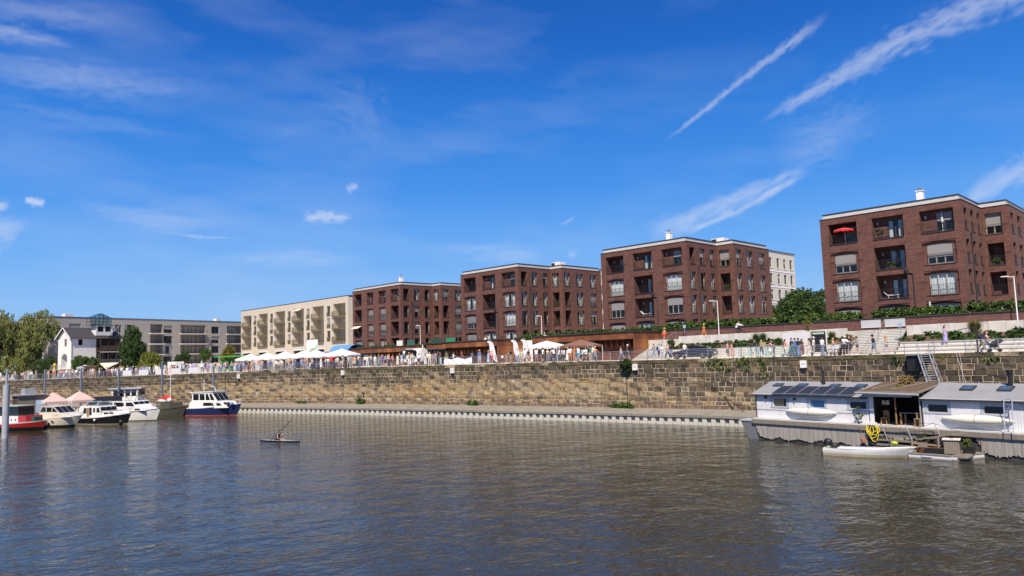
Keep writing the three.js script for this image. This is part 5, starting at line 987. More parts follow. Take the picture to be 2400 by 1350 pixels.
// ---------------------------------------------------------------- houseboat
{
  const hb = thing('houseboat', 'long white houseboat with grey roofs, solar panels and reed-clad hull', 'houseboat', -28.8, 0, -57.4, -0.158);
  const X1 = 24, D = -5.2, whiteW = std([0.8, 0.81, 0.84], { map: T.grime, roughness: 0.6 }), surroundShade = std([0.45, 0.5, 0.58], { map: T.grime, roughness: 0.6 }), roofM = std([0.3, 0.31, 0.33], { map: T.roofing, roughness: 0.85 });
  // hull
  const hullM = std([0.05, 0.05, 0.055], { map: T.grime }), prow = [[-1.75, 1.3], [-1.2, -0.3], [X1, -0.3], [X1, 1.4], [-0.8, 1.4]];
  gb().prism(prow, D, 0.28).mesh('hull', hullM, hb);
  gb().prism([[-1.95, 1.42], [-1.2, -0.05], [-0.3, -0.05], [-0.75, 1.42]], -1.6, 0.34).mesh('prow', std([0.16, 0.17, 0.19], { map: T.grime }), hb);
  gb().box(-2.0, -0.7, 1.423, 1.55, -1.7, 0.4).mesh('prow_rail', std([0.4, 0.47, 0.55], { map: T.grime }), hb);
  // reed mats with a ragged lower edge
  const reedM = std([0.42, 0.4, 0.38], { map: T.reed, roughness: 1 });
  const mat = (x0, x1, y0, label) => { const g = gb(), r = rng(Math.round(x0 * 7 + 50)), n = Math.round((x1 - x0) / 0.1); for (let k = 0; k < n; k++) { const a = mix(x0, x1, k / n), b = mix(x0, x1, (k + 1) / n), lo = y0 + 0.13 * r() + 0.08 * Math.sin(k * 0.35), cut = k < 5 ? (5 - k) * 0.2 : 0; g.box(a, b, lo + cut, 1.3, 0.32, 0.36 + 0.02 * r()); } g.mesh('reed_mat', reedM, hb); };
  mat(-0.65, 8.9, 0.12); mat(16.0, X1, 0.18); mat(9.9, 12.7, 0.75);
  for (const [a, b] of [[-0.75, 8.9], [8.95, 12.9], [12.95, X1]]) gb().box(a, b, 1.3, 1.62, 0.3, 0.5).mesh('rubbing_beam', M.woodGrey, hb);
  gb().box(-0.7, X1, 1.623, 1.72, D, 0.48).mesh('deck', std([0.62, 0.61, 0.57], { map: T.grime }), hb);
  // cabins
  const cabin = (x0, x1, wins, name) => {
    const g = gb(), holes = wins.map(([a, b, y0, y1]) => ({ x0: a, x1: b, y0, y1, d: 0.16 }));
    facade(g, x0, x1, 1.72, 3.62, holes);
    g.quad(V3(x0, 1.72, D), V3(x0, 1.72, 0), V3(x0, 3.62, 0), V3(x0, 3.62, D)).tri(V3(x0, 3.62, D), V3(x0, 3.62, 0), V3(x0, 4.42, D / 2)); g.quad(V3(x1, 1.72, 0), V3(x1, 1.72, D), V3(x1, 3.62, D), V3(x1, 3.62, 0)).tri(V3(x1, 3.62, 0), V3(x1, 3.62, D), V3(x1, 4.42, D / 2)); g.quad(V3(x1, 1.72, D), V3(x0, 1.72, D), V3(x0, 3.62, D), V3(x1, 3.62, D));
    const c = g.mesh(name, whiteW, hb);
    // boarding: upright battens, with clear margins round the windows
    const bt = gb(); for (let x = x0 + 0.06; x < x1 - 0.1; x += 0.16) { const w = wins.find(([a, b]) => x > a - 0.3 && x < b + 0.15); if (w) { bt.box(x, x + 0.145, 1.74, w[2] - 0.14, 0.003, 0.024); } else bt.box(x, x + 0.145, 1.74, 3.4, 0.003, 0.024); }
    bt.mesh('boarding', whiteW, c);
    for (const [a, b, y0, y1, kind] of wins) {
      const f = gb().box(a - 0.24, b + 0.24, y0 - 0.12, y0 - 0.003, 0.001, 0.05).box(a - 0.24, b + 0.24, y1 + 0.003, 3.56, 0.001, 0.022).box(a - 0.22, a - 0.003, y0, y1, 0.001, 0.022).box(b + 0.003, b + 0.22, y0, y1, 0.001, 0.022).mesh('window', surroundShade, c);  // surround coloured blue-grey to paint in the shade below the eaves
      gb().quad(V3(a, y0, -0.15), V3(b, y0, -0.15), V3(b, y1, -0.15), V3(a, y1, -0.15)).mesh('pane', kind === 'blue' ? phys([0.05, 0.16, 0.33], { roughness: 0.12 }) : M.darkGlass, f);
      if (kind === 'blue') gb().tri(V3(a, y1, -0.147), V3(a, y0, -0.147), V3(a + 0.3, y0, -0.147)).mesh('curtain', paint([0.25, 0.4, 0.6]), f);
      if (kind === 'mirror') gb().quad(V3(a + 0.05, y0 + 0.05, -0.145), V3(b - 0.3, y0 + 0.05, -0.145), V3(b - 0.3, y1 - 0.04, -0.145), V3(a + 0.05, y1 - 0.04, -0.145)).mesh('curtain', paint([0.3, 0.24, 0.14]), f);  // tan sheet over the pane: reflected stone put in as colour
    }
    return c;
  };
  cabin(-0.55, 8.95, [[1.05, 2.26, 2.7, 3.3, 'mirror'], [4.28, 5.53, 2.72, 3.28, 'blue'], [7.53, 8.8, 2.76, 3.26]], 'cabin_wall');
  cabin(12.75, X1, [[13.05, 14.34, 2.75, 3.25], [16.51, 17.75, 2.78, 3.25], [20.5, 21.8, 2.76, 3.26]], 'cabin_wall');
  gb().box(-0.58, -0.5, 1.72, 3.6, 0.026, 0.06).mesh('corner_board', M.iron, hb);
  // roofs
  const roof = (x0, x1) => { const g = gb(), e = 0.26, s = (4.5 - 3.66) / (-D / 2), y = 3.66 - s * e, t = 0.08; for (const k of [0, 1]) { const A = V3(x0, y, k ? D - e : e), B = V3(x1, y, k ? D - e : e), C = V3(x1, 4.5, D / 2), E = V3(x0, 4.5, D / 2), up = p => p.clone().add(V3(0, t, 0)); if (k) g.hex([B, A, E, C, up(B), up(A), up(E), up(C)]); else g.hex([A, B, C, E, up(A), up(B), up(C), up(E)]); } const m = g.mesh('roof', roofM, hb); gb().box(x0, x1, y - 0.06, y + 0.07, e + 0.003, e + 0.04).mesh('eaves_trim', M.cap, m); gb().box(x0, x1, y + 0.073, y + 0.1, e - 0.02, e + 0.05).mesh('gutter_edge', M.frameWhite, m); return m; };
  const r1 = roof(-0.85, 9.0), r2 = roof(12.7, X1 + 0.3);
  const onRoof = (x, z) => { const s = (4.5 - 3.66) / (-D / 2); return V3(x, 3.66 - s * z + 0.08, z); };
  const tilt = new THREE.Matrix4().makeRotationX(Math.atan((4.5 - 3.66) / (-D / 2)));
  const slab = (x0, x1, z0, z1, lift, t, name, m, p) => { const a = (x, z, h) => onRoof(x, z).add(V3(0, lift + h, 0)); return gb().hex([a(x0, z1, 0), a(x1, z1, 0), a(x1, z0, 0), a(x0, z0, 0), a(x0, z1, t), a(x1, z1, t), a(x1, z0, t), a(x0, z0, t)]).mesh(name, m, p); };
  for (const x of [0.5, 2.7, 5.5, 7.6]) { const f = slab(x - 0.4, x + 0.4, -1.95, -1.4, 0.005, 0.09, 'skylight', M.cap, r1); slab(x - 0.3, x + 0.3, -1.87, -1.48, 0.097, 0.006, 'pane', phys([0.06, 0.1, 0.16], { roughness: 0.04 }), f); }
  for (const x of [15.05, 17.3, 19.8]) { const f = slab(x - 0.42, x + 0.42, -1.95, -1.2, 0.005, 0.09, 'skylight', M.cap, r2); slab(x - 0.31, x + 0.31, -1.85, -1.3, 0.097, 0.006, 'pane', phys([0.06, 0.1, 0.16], { roughness: 0.04 }), f); }
  const cell = makeTex(256, 256, (x, y) => (((x * 6) % 1) < 0.05 || ((y * 10) % 1) < 0.05) ? [0.16, 0.17, 0.19] : [0.012, 0.016, 0.03]); cell.repeat.set(0.9, 0.6);
  for (let k = 0; k < 6; k++) { const x = 1.2 + k * 1.14, f = slab(x, x + 1.1, -1.2, 0.38, 0.12, 0.035, 'solar_panel', M.steel, r1); slab(x + 0.035, x + 1.065, -1.165, 0.345, 0.158, 0.003, 'cells', phys([1, 1, 1], { map: cell, roughness: 0.6, specularIntensity: 0.5 }), f); }
  gb().cyl(onRoof(4.3, -2.1), onRoof(4.3, -2.1).add(V3(0, 1.0, 0)), 0.1, 0.09).cyl(onRoof(4.3, -2.1).add(V3(0, 0.98, 0)), onRoof(4.3, -2.1).add(V3(0, 1.06, 0)), 0.15).cyl(onRoof(4.3, -2.1), onRoof(4.3, -2.1).add(V3(0, 0.2, 0)), 0.18, 0.12).mesh('chimney', M.iron, r1);
  gb().cyl(onRoof(17.4, -2.1), onRoof(17.4, -2.1).add(V3(0, 0.95, 0)), 0.14).cyl(onRoof(17.4, -2.1).add(V3(0, 0.9, 0)), onRoof(17.4, -2.1).add(V3(0, 1.05, 0)), 0.22).mesh('chimney', M.black, r2);
  // porch between the cabins
  gb().box(8.96, 12.74, 1.72, 4.0, D, D + 0.1).box(8.96, 9.04, 1.72, 4.0, D + 0.1, 0).box(12.66, 12.74, 1.72, 4.0, D + 0.1, -0.02).mesh('porch_wall', M.woodDark, hb);
  const gr = gb().hex([V3(8.7, 3.98, 0.75), V3(12.9, 3.98, 0.75), V3(12.9, 4.45, -2.8), V3(8.7, 4.45, -2.8), V3(8.7, 4.1, 0.75), V3(12.9, 4.1, 0.75), V3(12.9, 4.57, -2.8), V3(8.7, 4.57, -2.8)]).box(8.7, 12.9, 4.3, 4.5, D, -2.8).mesh('green_roof', M.woodGrey, hb);
  gb().hex([V3(8.85, 4.103, 0.6), V3(12.75, 4.103, 0.6), V3(12.75, 4.573, -2.7), V3(8.85, 4.573, -2.7), V3(8.85, 4.15, 0.6), V3(12.75, 4.15, 0.6), V3(12.75, 4.63, -2.7), V3(8.85, 4.63, -2.7)]).mesh('soil', M.soil, gr);
  gb().cyl(V3(8.5, 3.98, 0.85), V3(12.95, 3.93, 0.85), 0.08, 0.08, 8).mesh('gutter', M.galv, hb); gb().box(9.0, 12.3, 3.72, 3.88, 0.5, 0.56).mesh('rolled_awning', M.galv, hb);
  for (const [x, x2] of [[9.4, 10.4], [10.8, 12.2]]) gb().bar(V3(x, 4.25, 0.2), V3(x2, 4.62, -2.2), 0.07).mesh('batten', M.woodGrey, gr);
  gb().cyl(V3(10.95, 1.72, 0.1), V3(10.95, 3.98, 0.1), 0.06, 0.05).mesh('porch_post', M.woodWarm, hb);
  gb().box(9.05, 9.35, 1.72, 3.7, 0.0, 0.06).mesh('porch_door', whiteW, hb); gb().cyl(V3(12.6, 1.72, 0.05), V3(12.6, 3.75, 0.05), 0.05).mesh('downpipe', M.galv, hb);
  foliage([[10.84, 4.8, -2.0, 0.28, 0.25, 0.28]], 700, 0.05, GREEN.straw, 5, { long: 8 }).mesh('dry_grass_tuft', M.leaf, hb); foliage([[10.7, 4.35, -0.6, 0.5, 0.12, 0.3]], 160, 0.09, GREEN.lime, 6).mesh('roof_plants', M.leaf, hb);
  // wall lamps
  for (const [x, y] of [[0.43, 3.4], [3.05, 3.32]]) { const l = gb().box(x - 0.07, x + 0.07, y - 0.1, y + 0.1, 0.026, 0.16).mesh('wall_lamp', M.iron, hb); gb().cyl(V3(x, y - 0.22, 0.1), V3(x, y - 0.1, 0.1), 0.06).mesh('shade', M.galv, l); }
  // a line along the wall, ridge cable
  gb().cyl(V3(-0.5, 2.42, 0.06), V3(8.9, 2.42, 0.06), 0.012, 0.012, 4).mesh('cable', M.cap, hb);
  const W = (x, y, z) => V3(x, y, z).applyMatrix4(RY(-0.158, -28.8, 0, -57.4));
  const own = (name, label, cat, x, y, z, turn = 0, group) => { const p = W(x, y, z); return thing(name, label, cat, p.x, p.y, p.z, -0.158 + turn, group); };
  // canoes hung on the walls
  const canoeGeo = once('canoe', () => { const rows = []; for (let k = 0; k <= 24; k++) { const t = k / 24 * 2 - 1, w = 0.36 * Math.pow(1 - Math.abs(t) ** 2.2, 0.8), x = 2.2 * t, row = []; for (let j = 0; j <= 12; j++) { const a = Math.PI * (j / 12); row.push(V3(x, -w * Math.cos(a) * 0.95 + 0.02 - 0.05 * (1 - t * t), w * 1.15 * Math.sin(a) + 0.02)); } rows.push(row); } return gb().grid(rows, true).geo(); });
  const canoe = (x, label) => { const o = own('canoe', label, 'canoe', x, 2.38, 0.09, 0, 'upturned canoes on the houseboat'); put(canoeGeo, 'hull', std([0.78, 0.75, 0.66], { roughness: 0.4, side: THREE.DoubleSide, map: T.grime }), o); const g = gb(), c = []; for (let j = 0; j <= 12; j++) { const a = Math.PI * j / 12; c.push(V3(0.03 * j / 12, -0.35 * Math.cos(a), 0.43 * Math.sin(a) + 0.02)); } g.tube(c, 0.012, 4).mesh('strap', M.cap, o); };
  canoe(4.4, 'cream canoe strapped to the first cabin wall below the blue window'); canoe(16.1, 'cream canoe strapped to the second cabin wall behind the ladder');
  const lad = own('ladder', 'aluminium ladder leaning against the second cabin roof', 'ladder', 17.9, 1.72, 0.75); for (const x of [0, 0.46]) gb().bar(V3(x, 0, 0), V3(x, 2.35, -0.3), 0.05, 0.03).mesh('rail', std([0.5, 0.56, 0.66], { metalness: 0.3, roughness: 0.4 }), lad); for (let k = 1; k < 8; k++) gb().cyl(V3(0, k * 0.29, -0.037 * k), V3(0.46, k * 0.29, -0.037 * k), 0.016).mesh('rung', M.steel, lad);
  // porch furniture
  const tb = own('wooden_table', 'rustic wooden table inside the houseboat porch', 'table', 11.7, 1.72, -0.5); gb().box(-0.65, 0.65, 0.84, 0.9, -0.4, 0.4).mesh('table_top', M.woodGrey, tb); for (const [a, b] of [[-1, -1], [1, -1], [1, 1], [-1, 1]]) gb().box(a * 0.56 - 0.05, a * 0.56 + 0.05, 0, 0.84, b * 0.32 - 0.05, b * 0.32 + 0.05).mesh('leg', M.woodWarm, tb);
  const st = own('wooden_stool', 'small wooden stool beside the porch table', 'stool', 12.4, 1.72, 0.05); gb().box(-0.2, 0.2, 0.5, 0.55, -0.18, 0.18).mesh('seat', M.woodGrey, st); for (const [a, b] of [[-1, -1], [1, -1], [1, 1], [-1, 1]]) gb().box(a * 0.16 - 0.03, a * 0.16 + 0.03, 0, 0.5, b * 0.14 - 0.03, b * 0.14 + 0.03).mesh('leg', M.woodWarm, st);
  const ch = own('wooden_chair', 'brown wooden chair at the porch doorway', 'chair', 9.9, 1.72, -0.4); gb().box(-0.22, 0.22, 0.42, 0.47, -0.22, 0.22).mesh('seat', M.woodWarm, ch); gb().box(-0.22, 0.22, 0.47, 0.95, -0.22, -0.18).mesh('backrest', M.woodWarm, ch); for (const [a, b] of [[-1, -1], [1, -1], [1, 1], [-1, 1]]) gb().box(a * 0.18 - 0.03, a * 0.18 + 0.03, 0, 0.42, b * 0.18 - 0.03, b * 0.18 + 0.03).mesh('leg', M.woodWarm, ch);
  const lm = own('paper_lantern', 'pair of pale paper lampshades in the dark porch', 'lamp', 9.75, 1.72, -0.9); for (const x of [-0.12, 0.16]) gb().cyl(V3(x, 1.35, 0), V3(x, 1.65, 0), 0.14, 0.11, 10).mesh('shade', paint([0.65, 0.55, 0.42]), lm); gb().cyl(V3(0, 0, 0), V3(0, 1.5, 0), 0.03).mesh('stand', M.black, lm);
  // yellow hose, potted plant, flower pot
  const hs = own('garden_hose', 'coiled yellow garden hose hung on the hull beam', 'hose', 9.45, 1.62, 0.56), hm = paint([0.78, 0.62, 0.05], { roughness: 0.4 });
  for (const [w, h, dx, ph] of [[0.34, 0.95, 0, 0], [0.42, 0.7, 0.08, 0.3], [0.3, 1.2, 0.1, 0.5], [0.38, 0.55, -0.05, 0.1], [0.25, 0.8, -0.18, 0.6]]) { const c = []; for (let k = 0; k <= 24; k++) { const a = k / 24 * 6.283 + ph; c.push(V3(dx + w * Math.sin(a), 0.12 - h / 2 + h / 2 * Math.cos(a), 0.05 + 0.03 * Math.sin(3 * a))); } gb().tube(c, 0.028, 6).mesh('coil', hm, hs); }
  gb().box(-0.25, 0.3, 0.1, 0.28, -0.1, 0.12).mesh('hose_holder', M.white, hs);
  const pt = own('potted_tree', 'slender green potted plant on the houseboat deck', 'plant', 8.35, 1.72, 0.36); gb().cyl(V3(0, 0, 0), V3(0, 0.16, 0), 0.08, 0.1).mesh('pot', M.black, pt); gb().cyl(V3(0, 0.1, 0), V3(0.02, 1.3, 0.02), 0.015, 0.008).mesh('stem', M.bark, pt); foliage([[0, 1.2, 0, 0.14, 0.16, 0.14], [0, 0.55, 0, 0.35, 0.22, 0.25], [0, 0.9, 0, 0.12, 0.2, 0.12]], 260, 0.06, GREEN.mid, 8).mesh('leaves', M.leaf, pt);
  const fp = own('flower_pot', 'terracotta flower pot hanging below the hose', 'flower pot', 8.75, 0.45, 0.62); gb().cyl(V3(0, 0, 0), V3(0, 0.24, 0), 0.13, 0.17, 12).mesh('pot', paint([0.42, 0.13, 0.05]), fp); gb().cyl(V3(-0.1, 0.24, 0), V3(-0.22, 1.1, -0.1), 0.012).mesh('hanger', M.woodWarm, fp);
  // boarding walkway with posts and cables in front of the porch
  const wk = own('boarding_walkway', 'weathered timber walkway and landing beams before the porch', 'walkway', 10.2, 0, 0.55);
  for (let k = 0; k < 3; k++) gb().box(-0.2, 5.0, 1.0 - k * 0.3, 1.12 - k * 0.3, 0.02 + 0.22 * k, 0.2 + 0.22 * k).mesh('beam', M.woodGrey, wk);
  gb().bar(V3(2.6, 1.0, 0.5), V3(5.5, 1.6, 0.7), 0.5, 0.1).mesh('gangplank', M.woodGrey, wk);
  for (const [x, y, t] of [[0.2, 1.1, -0.25], [1.9, 1.2, -0.35], [3.9, 1.35, -0.5]]) gb().cyl(V3(x + 0.3, 0.55, 0.3), V3(x + t * 0.6, y + 0.75, 0.3), 0.03).mesh('stanchion', M.galv, wk);
  gb().tube([V3(0.1, 1.7, 0.3), V3(1.7, 1.95, 0.3), V3(3.5, 2.1, 0.3), V3(5.2, 1.65, 0.4)], 0.012, 4).tube([V3(1.7, 1.95, 0.3), V3(2.6, 1.75, 0.3), V3(3.6, 2.1, 0.3)], 0.012, 4).mesh('cable', M.iron, wk);
  gb().cyl(V3(2.6, 0.78, 1.2), V3(4.4, 0.72, 1.2), 0.07).mesh('spar', M.woodWarm, wk); for (const x of [1.0, 2.4, 4.0]) gb().cyl(V3(x, -0.3, 1.0), V3(x, 1.0, 1.0), 0.08).mesh('pile', M.woodGrey, wk);
  gb().box(-0.2, 5, -0.25, 0.5, 0.02, 0.08).mesh('tarred_boards', M.black, wk);
}
// raft with hut, pot and plants; small motor boat
{
  const r = thing('raft', 'small white raft with timber rim moored before the houseboat', 'raft', -16.3, 0, -52.2, -0.02), wh = std([0.66, 0.68, 0.72], { map: T.grime, roughness: 0.5 });
  const out = [[0, 0], [2.5, 0.1], [3.6, -2.2], [0.2, -2.6]];
  for (let k = 0; k < 4; k++) { const [a, b] = out[k], [c, d] = out[(k + 1) % 4]; gb().bar(V3(a, 0.2, b), V3(c, 0.2, d), 0.24, 0.2).mesh('float', wh, r); gb().bar(V3(a, 0.34, b), V3(c, 0.34, d), 0.3, 0.07).mesh('rim', M.woodGrey, r); gb().bar(V3(a, 0.03, b), V3(c, 0.03, d), 0.28, 0.09).mesh('lower_rim', M.woodGrey, r); }
  for (let k = 0; k < 9; k++) { const x0 = 0.12 + k * 0.36; gb().hex([V3(x0, 0.2, -0.1), V3(x0 + 0.33, 0.2, -0.1), V3(x0 + 0.33, 0.2, -2.4), V3(x0, 0.2, -2.4), V3(x0, 0.3, -0.1), V3(x0 + 0.33, 0.3, -0.1), V3(x0 + 0.33, 0.3, -2.4), V3(x0, 0.3, -2.4)]).mesh('plank', M.woodGrey, r); }
  for (const x of [0.75, 1.35]) gb().box(x, x + 0.06, -0.3, 0.42, 0.13, 0.17).mesh('ladder_rail', M.steel, r); gb().box(0.75, 1.4, 0.15, 0.19, 0.14, 0.2).mesh('ladder_rung', M.steel, r);
  const hut = thing('slatted_bin', 'grey slatted wooden bin with flat lid standing on the raft', 'bin', -14.0, 0.38, -53.0, 0.2); for (let k = 0; k < 7; k++) gb().box(-0.42 + k * 0.121, -0.42 + k * 0.121 + 0.112, 0, 0.86, 0.36, 0.4).mesh('slat', M.woodGrey, hut); for (let k = 0; k < 6; k++) gb().box(0.4, 0.43, 0, 0.86, -0.38 + k * 0.121, -0.38 + k * 0.121 + 0.112).mesh('slat', M.woodGrey, hut); gb().box(-0.4, 0.39, 0, 0.85, -0.4, 0.35).mesh('core', M.woodDark, hut); gb().box(-0.5, 0.5, 0.863, 0.91, -0.48, 0.48).mesh('lid', M.concrete, hut); gb().box(-0.1, 0.1, 0.913, 0.95, -0.1, 0.1).mesh('knob', M.galv, hut);
  const fire = thing('fire_bowl', 'rusty iron fire bowl turned over on the raft', 'fire bowl', -15.6, 0.38, -53.0); gb().cyl(V3(0, 0, 0), V3(0, 0.4, 0), 0.48, 0.25, 14).cyl(V3(0, 0.4, 0), V3(0, 0.45, 0), 0.16, 0.16, 10).mesh('bowl', M.corten[1], fire); gb().box(-0.28, 0.28, 0.3, 0.62, 0.3, 0.33).mesh('grey_board', M.woodGrey, fire);
  const pl = thing('planter_box', 'black planter box with soil on the raft', 'planter', -14.9, 0.38, -52.65); gb().box(-0.55, 0.55, 0, 0.32, -0.2, 0.2).mesh('box', M.black, pl); gb().box(-0.5, 0.5, 0.3, 0.33, -0.16, 0.16).mesh('soil', M.soil, pl);
  const p2 = thing('planter_box', 'dark tub with bright green plant beside the slatted bin', 'planter', -13.2, 0.38, -53.6); gb().box(-0.3, 0.3, 0, 0.35, -0.25, 0.25).mesh('tub', M.black, p2); foliage([[-0.1, 0.6, 0, 0.22, 0.28, 0.2]], 220, 0.09, GREEN.lime.concat(GREEN.mid), 12).mesh('leaves', M.leaf, p2);
  const buoy = thing('lime_float', 'lime green round float on the landing beam', 'float', -17.6, 0.62, -53.6); gb().ball(V3(0, 0.12, 0), 0.16, 10, 0.8, 1.5).mesh('ball', paint([0.4, 0.55, 0.05]), buoy);
  foliage([[-16.0, 1.15, -54.8, 0.5, 0.2, 0.3]], 260, 0.09, GREEN.dark, 14).mesh('trailing_plant', M.leaf, null, { label: 'dark green plant trailing under the gangplank', category: 'plant' });
  const post = (x, z, h, l) => tag(gb().cyl(V3(x, -0.5, z), V3(x + 0.03, h, z), 0.08).mesh('mooring_post', M.woodGrey), l, 'post'); post(-14.9, -53.4, 1.35, 'upright grey timber post on the raft side'); post(-12.7, -54.5, 1.6, 'pale timber post at the raft end near the reed mat');
}
function hull(o, L, B, fs, fb, mats, { band = 0.12, plumb = 0.1, fine = 1.9, sheerMid = 0.35 } = {}) {
  const sheer = t => mix(fs, fb, Math.pow(t, 2)) - sheerMid * 0.2 * Math.sin(Math.PI * t);
  const hw = (t, h) => { const full = B / 2 * (t < 0.35 ? mix(0.88, 1, t / 0.35) : Math.pow(Math.max(0, 1 - Math.pow((t - 0.35) / 0.65, fine)), 0.75)); const low = B / 2 * (t < 0.35 ? 0.86 : Math.pow(Math.max(0, 1 - Math.pow((t - 0.35) / 0.62, 1.7)), 0.9)) * 0.9; return Math.max(0.012, mix(Math.min(low, full), full, Math.pow(clamp(h), 0.55))); };
  const X = (t, h) => -L / 2 + L * t * mix(1 - plumb, 1, Math.pow(clamp(h), 0.9));
  const N = 22, skin = (y0, y1) => { const rows = []; for (let k = 0; k <= N; k++) { const t = k / N, row = [], s = sheer(t); for (let j = 0; j <= 5; j++) { const y = mix(y0(t), y1(t), j / 5), h = (y + 0.25) / (s + 0.25); row.push([X(t, h), y, hw(t, h)]); } rows.push(row); } return rows; };
  const both = (rows, inner) => { const g = gb(); g.grid(rows.map(r => r.map(([x, y, z]) => V3(x, y, z))).reverse(), true); g.grid(rows.map(r => r.map(([x, y, z]) => V3(x, y, -z))), true); const r0 = rows[0]; for (let j = 0; j < r0.length - 1; j++) g.quad(V3(r0[j][0], r0[j][1], -r0[j][2]), V3(r0[j][0], r0[j][1], r0[j][2]), V3(r0[j + 1][0], r0[j + 1][1], r0[j + 1][2]), V3(r0[j + 1][0], r0[j + 1][1], -r0[j + 1][2])); return g; };
  const h = both(skin(() => band, t => sheer(t) - 0.13)).mesh('hull', mats.hull, o);
  both(skin(() => -0.25, () => band)).mesh('waterline_band', mats.band || mats.hull, h);
  both(skin(t => sheer(t) - 0.13, t => sheer(t))).mesh('gunwale', mats.rail || mats.hull, h);
  const d = gb(), rows = []; for (let k = 0; k <= N; k++) { const t = k / N, y = sheer(t) - 0.05, w = hw(t, 1) * 0.98; rows.push([V3(X(t, 1), y, w), V3(X(t, 1), y + 0.02, 0), V3(X(t, 1), y, -w)]); } d.grid(rows.reverse(), true).mesh('deck', mats.deck || M.white, o);
  return { sheer, hw, X };
}
// a cabin: side outline extruded across, windows laid on the sides and the sloping front
function cabin(o, outline, w, mat, name, sideWins = [], front = null, taper = 1) {
  const c = gb().prism(outline, -w / 2, w / 2).mesh(name, mat, o);
  for (const q of sideWins) for (const s of [-1, 1]) { const g = gb(), z = s * (w / 2 + 0.008), p = q.map(([x, y]) => V3(x, y, z)); for (let k = 1; k < p.length - 1; k++) s > 0 ? g.tri(p[0], p[k], p[k + 1]) : g.tri(p[0], p[k + 1], p[k]); g.mesh('window', M.darkGlass, c); }
  if (front) { const [[x0, y0], [x1, y1], n] = front; for (let k = 0; k < n; k++) { const a = -w / 2 + 0.06 + (w - 0.12) * k / n + 0.025, b = -w / 2 + 0.06 + (w - 0.12) * (k + 1) / n - 0.025, e = 0.012; gb().quad(V3(x0 + e, y0, b), V3(x0 + e, y0, a), V3(x1 + e, y1, a), V3(x1 + e, y1, b)).mesh('windscreen', M.darkGlass, c); } }
  return c;
}
const rect = (x0, x1, y0, y1, s = 0) => [[x0, y0], [x1, y0], [x1 - s, y1], [x0, y1]];
function bowRail(o, H, t0, y, mat = M.steel) { const pts = s => { const p = []; for (let k = 0; k <= 10; k++) { const t = mix(t0, 0.99, k / 10); p.push(V3(H.X(t, 1), H.sheer(t) + y, s * H.hw(t, 1) * 0.93)); } return p; }; for (const s of [-1, 1]) { gb().tube(pts(s), 0.018, 5).mesh('rail', mat, o); pts(s).forEach((p, k) => { if (k % 2 === 0) gb().cyl(V3(p.x, p.y - y, p.z), p, 0.014, 0.014, 5).mesh('stanchion', mat, o); }); } }
const gloss = (c, o = {}) => phys(c, { roughness: 0.25, clearcoat: 0.6, clearcoatRoughness: 0.1, ...o });
const whiteG = gloss([0.78, 0.78, 0.76]), creamG = gloss([0.72, 0.68, 0.58]);
const TURN = 20 * Math.PI / 180;
// small white motor boat by the raft
{
  const o = thing('motor_dinghy', 'small white open motor boat with dark outboard beside the houseboat', 'boat', -18.65, 0.02, -51.95, 0.12);
  const H = hull(o, 5.6, 1.7, 0.46, 0.74, { hull: std([0.62, 0.65, 0.68], { map: T.grime, roughness: 0.35 }), band: std([0.42, 0.37, 0.25], { map: T.grime }), rail: whiteG, deck: whiteG }, { band: 0.16, plumb: 0.14 });
  gb().box(-1.9, 1.0, 0.42, 0.5, -0.5, 0.5).mesh('cockpit_sole', std([0.7, 0.72, 0.75], { map: T.grime }), o); gb().cyl(V3(-1.6, 0.62, 0.7), V3(1.0, 0.68, 0.66), 0.02).mesh('grab_rail', M.steel, o);
  gb().ball(V3(-2.62, 0.78, 0), 0.24, 10, 1.1, 1.25, 0.8).ball(V3(-2.2, 0.6, 0.1), 0.25, 10, 0.7, 1.5).mesh('outboard_cover', M.black, o); gb().box(-2.98, -2.8, -0.2, 0.6, -0.1, 0.1).cyl(V3(-3.05, 0.1, 0), V3(-2.95, 0.1, 0), 0.16).mesh('outboard_leg', M.iron, o);
}
